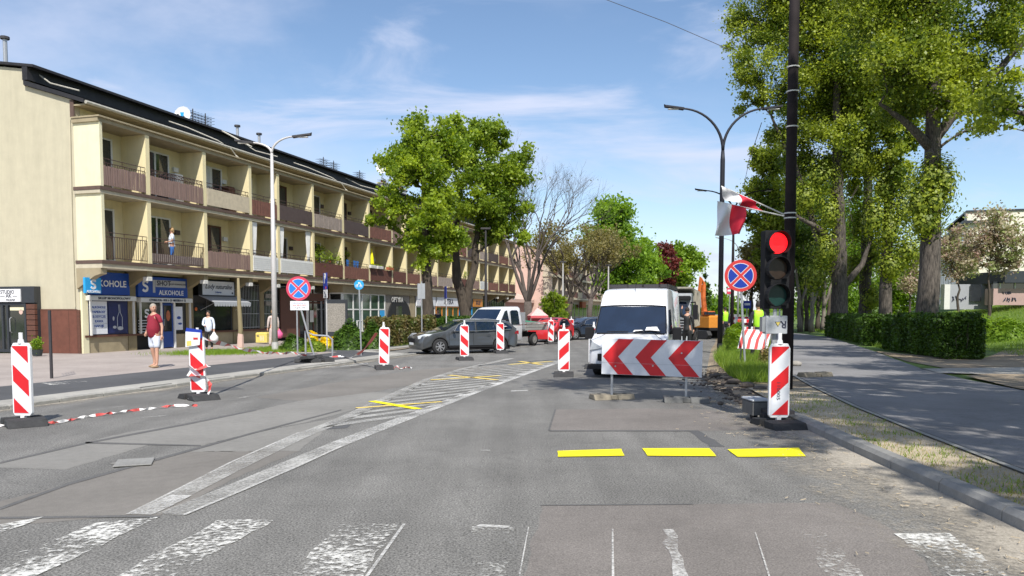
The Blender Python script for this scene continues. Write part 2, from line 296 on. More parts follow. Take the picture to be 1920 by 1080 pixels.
def clip(poly, x0, x1, z0, z1):
    def cut(p, f):
        o = []
        for i in range(len(p)):
            a, b = p[i], p[(i + 1) % len(p)]; fa, fb = f(a), f(b)
            if fa >= 0: o.append(a)
            if (fa < 0) != (fb < 0): t = fa / (fa - fb); o.append((a[0] + (b[0] - a[0]) * t, a[1] + (b[1] - a[1]) * t))
        return o
    for f in (lambda q: q[0] - x0, lambda q: x1 - q[0], lambda q: q[1] - z0, lambda q: z1 - q[1]):
        poly = cut(poly, f)
        if len(poly) < 3: return []
    return poly
def leaves(name, P_, size, mname, parent=None, tint=None, seed=1, upb=.3, aspect=.7):
    """one small diamond-shaped leaf at every point"""
    rg = np.random.default_rng(seed); P_ = np.asarray(P_, float); n = len(P_)
    nr = rg.normal(size=(n, 3)); nr[:, 2] += upb; nr /= np.linalg.norm(nr, axis=1)[:, None]
    a = np.cross(nr, rg.normal(size=(n, 3))); a /= np.linalg.norm(a, axis=1)[:, None]; b = np.cross(nr, a)
    sz = size * rg.uniform(.5, 1.6, n)[:, None]
    V = np.stack([P_ - a * sz * .5, P_ + b * sz * .5 * aspect, P_ + a * sz * .5 + nr * sz * .12, P_ - b * sz * .5 * aspect], 1).reshape(-1, 3)
    me = bpy.data.meshes.new(name); me.vertices.add(4 * n); me.vertices.foreach_set('co', V.ravel())
    me.loops.add(4 * n); me.loops.foreach_set('vertex_index', np.arange(4 * n, dtype=np.int32)); me.polygons.add(n)
    me.polygons.foreach_set('loop_start', np.arange(0, 4 * n, 4, dtype=np.int32)); me.polygons.foreach_set('loop_total', np.full(n, 4, np.int32))
    me.update(calc_edges=True)
    t = rg.uniform(0, 1, n) if tint is None else np.clip(tint + rg.normal(0, .18, n), 0, 1)
    at_ = me.attributes.new('tint', 'FLOAT', 'POINT'); at_.data.foreach_set('value', np.repeat(t, 4).astype(np.float32))
    me.materials.append(M[mname]); o = bpy.data.objects.new(name, me); col.objects.link(o)
    if parent is not None: o.parent = parent
    return o
# ================================================================ GROUND
def smooth01(t): t = max(0, min(1, t)); return t * t * (3 - 2 * t)
def hground(s, n):                  # level of the open ground; a bank rises on the park side
    if n > -3.4: return -.12
    return -.12 + .2 * smooth01((-n - 3.4) / .7) + 2.3 * smooth01((-n - 7.5) / 17)
def zpark(x, y): s, n = sn_of((x, y)); return hground(s, n)
sv = list(np.concatenate([np.linspace(-60, 140, 101), [160, 200, 260, 350, 500, 800, 1300]])); nv = list(np.concatenate([[-900, -500, -300, -180, -120, -80, -60], np.linspace(-50, 2, 53), [10, 30, 60, 120, 240, 500, 900]]))
b = MB(); b._add([SN(s, n, hground(s, n) if s < 600 else hground(s, n)) for s in sv for n in nv], [(i * len(nv) + j, (i + 1) * len(nv) + j, (i + 1) * len(nv) + j + 1, i * len(nv) + j + 1) for i in range(len(sv) - 1) for j in range(len(nv) - 1)])
tag(b.build('terrain', 'lawn', smooth=True), kind='structure')
def strip(name, m, rows, kind='structure', z=None):
    """ground sheet: rows of (left point, right point)"""
    b = MB(); vs = [p for r in rows for p in r]; b._add(vs, [(2 * i, 2 * i + 1, 2 * i + 3, 2 * i + 2) for i in range(len(rows) - 1)])
    return tag(b.build(name, m), kind=kind)
# carriageway
rs = [-30, -10, 0, 10, 20, 30, 50, 80, 120, 200, 400, 800]
strip('road', 'asphalt', [(SN(s, 26 if s < 0 else 14.2, -.0), SN(s, -9 if s < 4 else .55 if s > 45 else .25 if s > 26 else -.35 if s > 14 else -2.6, -.0)) for s in (-30, -6, 3.99, 4.01, 14, 14.01, 20, 30, 50, 80, 120, 200, 400, 800)])
LAY = .0016
def sheet(name, m, px, layer, kind='structure', z=0, fade=None, jit=None):
    jit = {'asphalt_patch': .022, 'crossing_stripe': .028, 'yellow_tape_mark': .006}.get(name, 0) if jit is None else jit
    P_ = [at(x, y, z) + Vector((0, 0, layer * LAY)) for x, y in px]
    if jit:     # broken, slightly wandering edges
        rj = random.Random(len(px) + int(px[0][0])); Q = []
        for i, p in enumerate(P_):
            q = P_[(i + 1) % len(P_)]; n = max(1, min(40, int((q - p).length / .16)))
            for k in range(n): Q.append(p.lerp(q, k / n) + Vector((rj.uniform(-1, 1), rj.uniform(-1, 1), 0)) * jit * min(1, k))
        P_ = Q
    b = MB(); b.poly(P_); o = b.build(name, m)
    bm = bmesh.new(); bm.from_mesh(o.data); bmesh.ops.triangulate(bm, faces=bm.faces[:]); bm.to_mesh(o.data); bm.free(); return tag(o, kind=kind)
def wpoly(name, m, pts, layer, z=0):
    b = MB(); b.poly([(p[0], p[1], z + layer * LAY) for p in pts]); return tag(b.build(name, m), kind='structure')
# older and newer asphalt fields
sheet('asphalt_patch', 'asphalt_smooth_brown', [(-60, 990), (230, 968), (300, 967), (433, 900), (560, 846), (345, 847), (130, 908), (-60, 955)], 1)
sheet('asphalt_patch', 'asphalt_smooth', [(-60, 866), (0, 867), (160, 830), (280, 833), (267, 838), (123, 881), (0, 877), (-60, 878)], 1)
sheet('asphalt_patch', 'asphalt_smooth', [(160, 830), (377, 836), (470, 812), (560, 795), (640, 775), (760, 738), (700, 735), (560, 752), (470, 772), (340, 797), (240, 810)], 1)
sheet('asphalt_patch', 'asphalt_smooth', [(345, 847), (560, 846), (640, 783), (560, 796), (470, 813), (377, 836)], 1)
sheet('asphalt_patch', 'asphalt_smooth_brown', [(560, 752), (700, 735), (860, 705), (960, 684), (900, 686), (800, 692), (700, 705), (600, 722), (480, 745)], 1)
sheet('asphalt_patch', 'asphalt_pink', [(1042, 768), (1200, 766), (1330, 768), (1440, 790), (1430, 806), (1310, 808), (1030, 808)], 1)
sheet('asphalt_patch', 'asphalt_pink', [(1015, 948), (1300, 946), (1560, 942), (1640, 975), (1700, 1010), (1760, 1100), (980, 1100)], 1)
sheet('asphalt_patch', 'asphalt_dark', [(620, 790), (660, 792), (650, 803), (600, 806)], 2)
sheet('asphalt_patch', 'asphalt_dark', [(384, 727), (440, 725), (460, 730), (400, 734)], 1)
sheet('asphalt_patch', 'asphalt_dark', [(1290, 808), (1310, 808), (1360, 838), (1330, 838)], 2)
for q in ([(0, 867), (160, 830), (345, 795), (480, 768), (481, 770), (345, 798), (160, 833), (0, 870)], [(0, 952), (130, 905), (345, 846), (345, 850), (130, 910), (0, 957)], [(345, 846), (470, 812), (640, 768), (640, 770), (470, 815), (345, 850)],
          [(160, 829), (377, 835), (377, 837), (160, 832)], [(0, 970), (230, 967), (300, 968), (300, 971), (230, 971), (0, 974)], [(1030, 807), (1310, 807), (1310, 809), (1030, 809)], [(1013, 947), (1300, 945), (1300, 947), (1013, 949)], [(1040, 767), (1043, 768), (1031, 808), (1027, 808)]):
    sheet('road_seam', 'seam', q, 3)
# cast cover and its worn concrete square
sheet('cover_surround', 'asphalt_smooth', [(205, 870), (238, 861), (288, 862), (262, 874), (240, 876)], 3)
man = thing('drain_cover', 'small square iron drain cover sunk in the left lane beside worn white paint', 'drain cover', at(252, 867, .012), R(20)); man.scale = (.62, .8, .5); b = MB(); b.cbox(-.3, .3, -.25, .25, 0, .02, .008); b.build('cover', 'kerb_grey', man)
b = MB(); [b.box(-.26 + i * .1, -.21 + i * .1, -.2, .2, .02, .023) for i in range(5)]; b.build('rib', 'kerb_grey', man)
# shoulder dust along the right kerb
def dust(name, rows, layer, m='shoulder_dust'):
    """rows = lists of (x, y, fade)"""
    b = MB(); n = len(rows[0]); b._add([(x, y, layer * LAY) for r in rows for x, y, f in r], [(i * n + j, (i + 1) * n + j, (i + 1) * n + j + 1, i * n + j + 1) for i in range(len(rows) - 1) for j in range(n - 1)])
    o = b.build(name, m); a = o.data.attributes.new('fade', 'FLOAT', 'POINT'); a.data.foreach_set('value', [f for r in rows for x, y, f in r]); return tag(o, kind='structure')
dust('road_dust', [[(xk - d, y, f) for d, f in ((-.1, .8), (.15, .55), (.6, .25), (1.3, .0), (2.2, -.5))] for xk, y in ((3.6, 2), (3.8, 5), (3.95, 8), (4.15, 11.5), (4.6, 14), (5.0, 17))], 4)
dust('road_dust', [[tuple(SN(s, 11.78 - d)[:2]) + (f,) for d, f in ((-.0, .5), (.12, .3), (.5, -.05), (1.2, -.5))] for s in np.linspace(-4, 30, 18)], 4)

# white paint
def line_px(name, m, a, wl, layer=5):
    """a = centre pixels, wl = width in metres"""
    P_ = [at(x, y) for x, y in a]; rows = []
    for i, p in enumerate(P_):
        d = (P_[min(i + 1, len(P_) - 1)] - P_[max(0, i - 1)]).normalized(); q = Vector((-d.y, d.x, 0)) * wl / 2; rows.append((p + q + Vector((0, 0, layer * LAY)), p - q + Vector((0, 0, layer * LAY))))
    return strip(name, m, rows)
LL = [(262, 966), (433, 880), (555, 822), (640, 788), (720, 750), (800, 713), (870, 692), (960, 672)]
RL = [(320, 966), (433, 920), (560, 865), (640, 831), (733, 795), (827, 759), (900, 731), (1000, 695), (1060, 674)]
line_px('island_line', 'paint_hatch', LL, .24); line_px('island_line', 'paint_white', [(262, 966), (300, 950), (340, 930)], .2, 6); line_px('island_line', 'paint_white', RL[3:], .26); line_px('island_line', 'paint_hatch', RL[:4], .26)
for px, wd in (([(240, 966), (433, 868), (560, 812)], .03), ([(345, 967), (433, 930), (560, 875), (640, 838)], .035)): line_px('island_line', 'paint_white', px, wd, 6)
LLw = [at(x, y) for x, y in LL]; RLw = [at(x, y) for x, y in RL]
def along(P_, d):
    for a, c in zip(P_, P_[1:]):
        l = (c - a).length
        if d <= l: return a + (c - a) * d / l
        d -= l
    return P_[-1]
def hit(p, d, P_):
    for a, c in zip(P_, P_[1:]):
        e = c - a; den = d.x * e.y - d.y * e.x
        if abs(den) < 1e-9: continue
        q = a - p; t = (q.x * e.y - q.y * e.x) / den; u_ = (q.x * d.y - q.y * d.x) / den
        if 0 <= u_ <= 1 and t > 0: return p + d * t
hd = Vector((-.66, -.75, 0)).normalized(); rr = random.Random(4)
for k in range(26):
    p = along(RLw, 6.0 + k * .85); q = hit(p, hd, LLw)
    if q is None: continue
    d2 = (RLw[5] - RLw[3]).normalized() * .42
    wpoly('hatch_stripe', 'paint_hatch', [p, p + d2, q + d2, q], 5)
# crossing
for m, q in (('paint_half', [(180, 982), (300, 970), (215, 1010), (60, 1085), (-80, 1085)]), ('paint_worn', [(405, 977), (512, 977), (330, 1085), (215, 1085)]), ('paint_worn', [(635, 984), (745, 984), (680, 1085), (545, 1085)]), ('paint_faint', [(885, 988), (965, 990), (950, 1085), (840, 1085)]),
             ('paint_white', [(1242, 994), (1262, 994), (1292, 1085), (1262, 1085)]), ('paint_half', [(1675, 1002), (1780, 1001), (1895, 1085), (1785, 1085)]), ('paint_faint', [(1500, 1000), (1545, 1000), (1620, 1085), (1560, 1085)]), ('paint_worn', [(0, 985), (82, 970), (70, 976), (0, 1000)])):
    sheet('crossing_stripe', m, q, 5)
for q in ([(755, 984), (761, 984), (690, 1085), (683, 1085)], [(1147, 994), (1150, 994), (1152, 1085), (1147, 1085)], [(900, 985), (958, 988), (950, 992), (892, 989)], [(1415, 1000), (1417, 1000), (1445, 1085), (1441, 1085)], [(990, 990), (992, 990), (975, 1085), (972, 1085)], [(900, 845), (919, 845), (919, 846), (900, 846)], [(958, 733), (990, 732), (990, 734), (958, 735)]):
    sheet('worn_line', 'paint_white', q, 6)
for a in ([(-10, 788), (120, 775), (235, 762)], [(180, 792), (240, 786), (310, 780)], [(-10, 800), (60, 787)], [(340, 772), (370, 771)], [(600, 702), (700, 690), (770, 680)], [(440, 748), (560, 730)]): line_px('worn_line', 'paint_faint', a, .12)
# yellow temporary tape
for q in ([(1045, 847), (1165, 843), (1171, 856), (1046, 858)], [(1204, 842), (1330, 842), (1343, 857), (1214, 856)], [(1364, 844), (1498, 841), (1511, 857), (1383, 858)]): sheet('yellow_tape_mark', 'tape_yellow', q, 7)
for m, a, wd in (('tape_yellow', [(697, 753), (785, 768)], .16), ('paint_old_yellow', [(668, 766), (828, 754)], .12), ('paint_old_yellow', [(842, 704), (932, 713)], .16), ('paint_old_yellow', [(808, 713), (938, 705)], .16), ('paint_old_yellow', [(975, 678), (1015, 684)], .2), ('paint_old_yellow', [(955, 684), (1035, 678)], .2)): line_px('yellow_cross_mark', m, a, wd, 8 if m == 'tape_yellow' else 7)

# left pavement
def zp(n): return .08 * (1 - (n - 11.8) / 12.8)
KN = lambda s: 11.78 if s < 26.3 else 11.78 + 2.3 * smooth01((s - 26.3) / 1.6)
ss = [-10, -4, 0, 6, 12, 18, 24, 26.3, 26.8, 27.3, 27.9, 32, 45, 70, 110, 160, 260]
def lstrip(name, m, f0, f1, k=0): return strip(name, m, [(SN(s, f0(s), zp(f0(s)) + k * LAY), SN(s, f1(s), zp(f1(s)) + k * LAY)) for s in ss])
lstrip('pavement_band', 'concrete_band', lambda s: KN(s) + .75, lambda s: KN(s) + .13)
lstrip('cycle_path', 'asphalt_cycle', lambda s: max(15.0, KN(s) + 2.6), lambda s: KN(s) + .75)
lstrip('pavement', 'paving', lambda s: 60 if s < 23 else 26, lambda s: max(15.0, KN(s) + 2.6))
def zsheet(name, m, px, z, k=1): b = MB(); b.poly([at(x, y, z) + Vector((0, 0, .004 * k)) for x, y in px]); return tag(b.build(name, m), kind='structure')
zsheet('cycle_marking', 'paint_worn', [(75, 718), (160, 714), (166, 718), (95, 722)], .067); zsheet('cycle_marking', 'paint_white', [(500, 687), (600, 676), (665, 671), (670, 675), (600, 682)], .067); zsheet('cycle_marking', 'paint_faint', [(590, 690), (640, 684), (690, 680), (690, 683), (640, 688)], .067)
zsheet('soil_bed', 'dirt', [(380, 669), (420, 659), (520, 652), (640, 646), (700, 640), (800, 628), (1000, 612), (1000, 628), (800, 646), (760, 654), (690, 662), (640, 666), (540, 670)], .03)
kerb = tag(thing('kerb', None, None, (0, 0, 0)), kind='structure')
rk = random.Random(2); st = None
for i in range(37):
    s0 = -8 + i * 1.0
    if s0 > 26.6: break
    b = MB(); b.T = Matrix.Translation(SN(s0 + .5, 11.84, 0)) @ Matrix.Rotation(ROT + rk.uniform(-.006, .006), 4, 'Z') @ Matrix.Rotation(rk.uniform(-.008, .008), 4, 'Y')
    b.cbox(-.49, .49, -.07 + rk.uniform(-.012, .004), .07, -.05, .082 + rk.uniform(-.012, .008), .02); b.build('kerb_stone', 'kerb_concrete', kerb)
b = MB()
for a, c in zip(ss[7:], ss[8:]): b.prism([SN(a, KN(a), -.02), SN(a, KN(a), .082), SN(a, KN(a) + .13, .082), SN(a, KN(a) + .13, -.02)], SN(c, KN(c)) - SN(a, KN(a)))
b.build('kerb_run', 'kerb_concrete', kerb)

# right kerb, verge and path
ZP = .12
kc = [Vector(q) for q in ((3.55, 1.0, 0), (3.72, 4, 0), (3.88, 6.5, 0), (3.99, 8.8, 0), (4.16, 11.7, 0), (4.3, 13.2, 0))]
kerb2 = tag(thing('kerb', None, None), kind='structure')
tot = sum((q - p).length for p, q in zip(kc, kc[1:])); k = 0
while k < 12:
    p = along(kc, k * 1.0); q = along(kc, k * 1.0 + 1); 
    if (q - p).length < .5: break
    a = math.atan2((q - p).y, (q - p).x); b = MB(); b.T = Matrix.Translation(p) @ Matrix.Rotation(a, 4, 'Z')
    b._add([(x, y, z) for x in (.006, (q - p).length - .006) for y, z in ((0, -.05), (0, .085), (-.035, .128), (-.15, .13), (-.15, -.05))], [(0, 1, 2, 3, 4), (9, 8, 7, 6, 5)] + [(i, i + 5, (i + 1) % 5 + 5, (i + 1) % 5) for i in range(5)]); b.build('kerb_stone', 'kerb_grey', kerb2); k += 1
pL = [(4.3, 1), (4.55, 4), (4.88, 7.29), (5.17, 9.77), (5.5, 12.2), (6.1, 15.5), (6.8, 18.7), (9.0, 26), (11.2, 33), (13.8, 41), (15.6, 50), (15.6, 60)]
pR = [(9.2, 1), (9.4, 5), (9.6, 10), (9.9, 14.9), (10.2, 17.3), (11.0, 20.8), (12.2, 24.5), (13.5, 28.4), (16.0, 36.5), (18.5, 45.0), (19.6, 52), (19.4, 60)]
strip('path', 'asphalt_path', [((a[0], a[1], ZP), (c[0], c[1], ZP)) for a, c in zip(pL, pR)])
b = MB()
for i in range(len(pL) - 1):
    p, q = Vector((*pL[i], 0)), Vector((*pL[i + 1], 0)); n_ = Vector((-(q - p).y, (q - p).x, 0)).normalized() * .07; z = Vector((0, 0, ZP + .02)); b._add([p + z, p + n_ + z, q + n_ + z, q + z], [(0, 3, 2, 1)])
    b._add([p + z, q + z, q + Vector((0, 0, ZP - .05)), p + Vector((0, 0, ZP - .05))], [(0, 1, 2, 3)])
tag(b.build('path_edging', 'kerb_concrete'), kind='structure')
seam = MB()
for i in range(6):
    p, q = Vector((*pL[i], ZP + .004)), Vector((*pL[i + 1], ZP + .004)); seam._add([p + Vector((.0, 0, 0)), p + Vector((.07, 0, 0)), q + Vector((.07, 0, 0)), q + Vector((0, 0, 0))], [(0, 1, 2, 3)])
tag(seam.build('path_seam', 'seam'), kind='structure')
# verge between kerb and path, then the dug up edge beyond the kerb's end
vl = [(3.7, 1), (3.87, 4), (4.03, 6.5), (4.14, 8.8), (4.31, 11.7), (4.45, 13.2), (4.75, 15.5), (5.2, 18.7), (6.6, 24), (9.0, 33), (11.3, 41), (14.2, 52), (16.5, 60)]
vr = [(4.23, 1), (4.48, 4), (4.81, 7.29), (5.10, 9.77), (5.43, 12.2), (5.75, 14), (6.03, 15.5), (6.73, 18.7), (8.3, 24), (11.1, 33), (13.7, 41), (15.5, 50), (15.5, 60)]
strip('verge', 'sand', [((a[0], a[1], .115), (c[0], c[1], .12)) for a, c in zip(vl[:7], vr[:7])])
strip('verge_soil', 'dirt', [((a[0] - .25, a[1], .06), (c[0], c[1], .12)) for a, c in zip(vl[5:], vr[5:])])
strip('verge_side', 'dirt', [((a[0] - .55, a[1], -.01), (a[0] - .25, a[1], .06)) for a in vl[5:]])
# side path and bare ground on the park side
def hsheet(name, m, px, k=1, sub=3):
    b = MB(); P_ = [at(x, y, ZP) for x, y in px]; b.poly([(p.x, p.y, zpark(p.x, p.y)) for p in P_]); o = b.build(name, m); bm = bmesh.new(); bm.from_mesh(o.data); bmesh.ops.triangulate(bm, faces=bm.faces[:]); bmesh.ops.subdivide_edges(bm, edges=bm.edges[:], cuts=5, use_grid_fill=True)
    for v in bm.verts: v.co.z = max(zpark(v.co.x, v.co.y) + .02 * k, ZP - .02)
    bm.to_mesh(o.data); bm.free(); return tag(o, kind='structure')
hsheet('bare_soil', 'dirt', [(1640, 657), (1700, 676), (1790, 692), (1960, 690), (2300, 690), (2300, 665), (1880, 660), (1840, 672), (1760, 668)], 1)
hsheet('side_path', 'concrete_band', [(1722, 691), (1760, 699), (1850, 701), (2100, 706), (2300, 706), (2300, 690), (1960, 688), (1800, 690)], 2)
hsheet('bare_soil', 'dirt', [(1810, 706), (1850, 702), (2100, 706), (2300, 706), (2300, 790), (1990, 745), (1900, 728)], 3)
# loose stuff: grass in the verge, on the left bed, on the lawn, rubble
def blades(name, pts, hgt, m='grass_blade', seed=3, parent=None):
    rg = np.random.default_rng(seed); P_ = np.asarray(pts, float); n = len(P_); a = rg.uniform(0, 6.283, n); d = np.stack([np.cos(a), np.sin(a), np.zeros(n)], 1); h = hgt * rg.uniform(.4, 1.3, n)[:, None]; lean = rg.normal(0, .35, (n, 3)); lean[:, 2] = 0
    w_ = .004 + .02 * hgt
    tip = P_ + np.array([0, 0, 1.]) * h + lean * h; V = np.stack([P_ - d * w_, P_ + d * w_, tip], 1).reshape(-1, 3)
    me = bpy.data.meshes.new(name); me.vertices.add(3 * n); me.vertices.foreach_set('co', V.ravel()); me.loops.add(3 * n); me.loops.foreach_set('vertex_index', np.arange(3 * n, dtype=np.int32)); me.polygons.add(n); me.polygons.foreach_set('loop_start', np.arange(0, 3 * n, 3, dtype=np.int32)); me.polygons.foreach_set('loop_total', np.full(n, 3, np.int32)); me.update(calc_edges=True)
    at_ = me.attributes.new('tint', 'FLOAT', 'POINT'); at_.data.foreach_set('value', np.repeat(rg.uniform(0, 1, n), 3).astype(np.float32)); me.materials.append(M[m]); o = bpy.data.objects.new(name, me); col.objects.link(o)
    if parent: o.parent = parent
    return tag(o, kind='stuff')
RG = np.random.default_rng(11)
def lerp_rows(rowsA, rowsB, n, ylo, yhi, clus=0):
    A = np.array(rowsA); B = np.array(rowsB); y = RG.uniform(ylo, yhi, n); t = RG.uniform(0, 1, n)
    x0 = np.interp(y, A[:, 1], A[:, 0]); x1 = np.interp(y, B[:, 1], B[:, 0]); return np.stack([x0 + (x1 - x0) * t, y, np.full(n, .115)], 1)
c_ = lerp_rows(vl, vr, 90, 3, 14); pts = (c_[:, None, :] + np.concatenate([RG.normal(0, .09, (90, 60, 2)), np.zeros((90, 60, 1))], 2)).reshape(-1, 3)
x0 = np.interp(pts[:, 1], np.array(vl)[:, 1], np.array(vl)[:, 0]); x1 = np.interp(pts[:, 1], np.array(vr)[:, 1], np.array(vr)[:, 0]); pts = pts[(pts[:, 0] > x0) & (pts[:, 0] < x1)]
blades('grass', pts[::2], .05, 'grass_blade', 5); blades('dry_grass', lerp_rows(vl, vr, 3500, 3, 15), .035, 'straw', 6)
g1 = lerp_rows([(4.9, 15.5), (5.1, 18), (6.3, 24), (9, 33), (11.3, 41)], [(5.9, 16.5), (6.5, 18.7), (8.2, 24), (11, 33), (13.6, 41)], 26000, 16.6, 41); blades('grass', g1, .26, 'grass_blade', 7)
n = 120000; s_ = RG.uniform(14, 75, n); n_ = -5.6 - RG.uniform(0, 1, n) ** 1.2 * 22; q = np.stack([s_ * SU - n_ * CU, s_ * CU + n_ * SU], 1); zz = np.array([hground(a, c) for a, c in zip(s_, n_)]); k_ = ~((q[:, 1] < 31) & (n_ > -9.0) & (q[:, 1] > 10)); pts = np.column_stack([q, zz])[k_]
pts = pts[(pts[:, 0] / pts[:, 1] < .75)]; blades('grass', pts, .2, 'grass_blade', 8)
c0 = [at(x, y, .05) for x, y in ((385, 664), (420, 661), (470, 660), (520, 657), (560, 653), (600, 651), (680, 648), (740, 645))]
pts = np.concatenate([np.array(p)[None] + RG.normal(0, 1, (2600, 3)) * np.array([.9, .45, 0]) for p in c0]); blades('grass', pts, .13, 'leaf_bright', 9)
# rubble at the broken road edge
b = MB(); rr = random.Random(5)
for i in range(420):
    y = rr.uniform(13.2, 21); x = np.interp(y, [13, 15.5, 18.7, 21], [4.35, 4.6, 4.95, 5.6]) + rr.gauss(0, .38); r = rr.uniform(.015, .05) * (1.5 if rr.random() < .1 else 1); b.ball((x, y, .05 + r * .4), r, 6, 4, (rr.uniform(.7, 1.5), rr.uniform(.6, 1.3), rr.uniform(.4, .8)))
tag(b.build('rubble', 'rubble'), kind='stuff')
b = MB()
for i in range(5):
    a = rr.uniform(0, 6); c = Vector((4.75 + rr.uniform(-.2, .3), 15.2 + i * .8, .12)); b.ball(c, rr.uniform(.09, .15), 8, 5, (1.3, 1, .55))
tag(b.build('dirt_heap', 'rubble'), kind='stuff')
# twigs and litter near the yellow marks
b = MB()
for i in range(260):
    y = rr.uniform(4, 14); x = np.interp(y, [4, 14], [3.6, 4.2]) - abs(rr.gauss(0, .55)); a = rr.uniform(0, 3.1); l = rr.uniform(.02, .07); b.tube([(x, y, .022), (x + l * math.cos(a), y + l * math.sin(a), .026)], .004, 4)
tag(b.build('litter', 'sand'), kind='stuff')
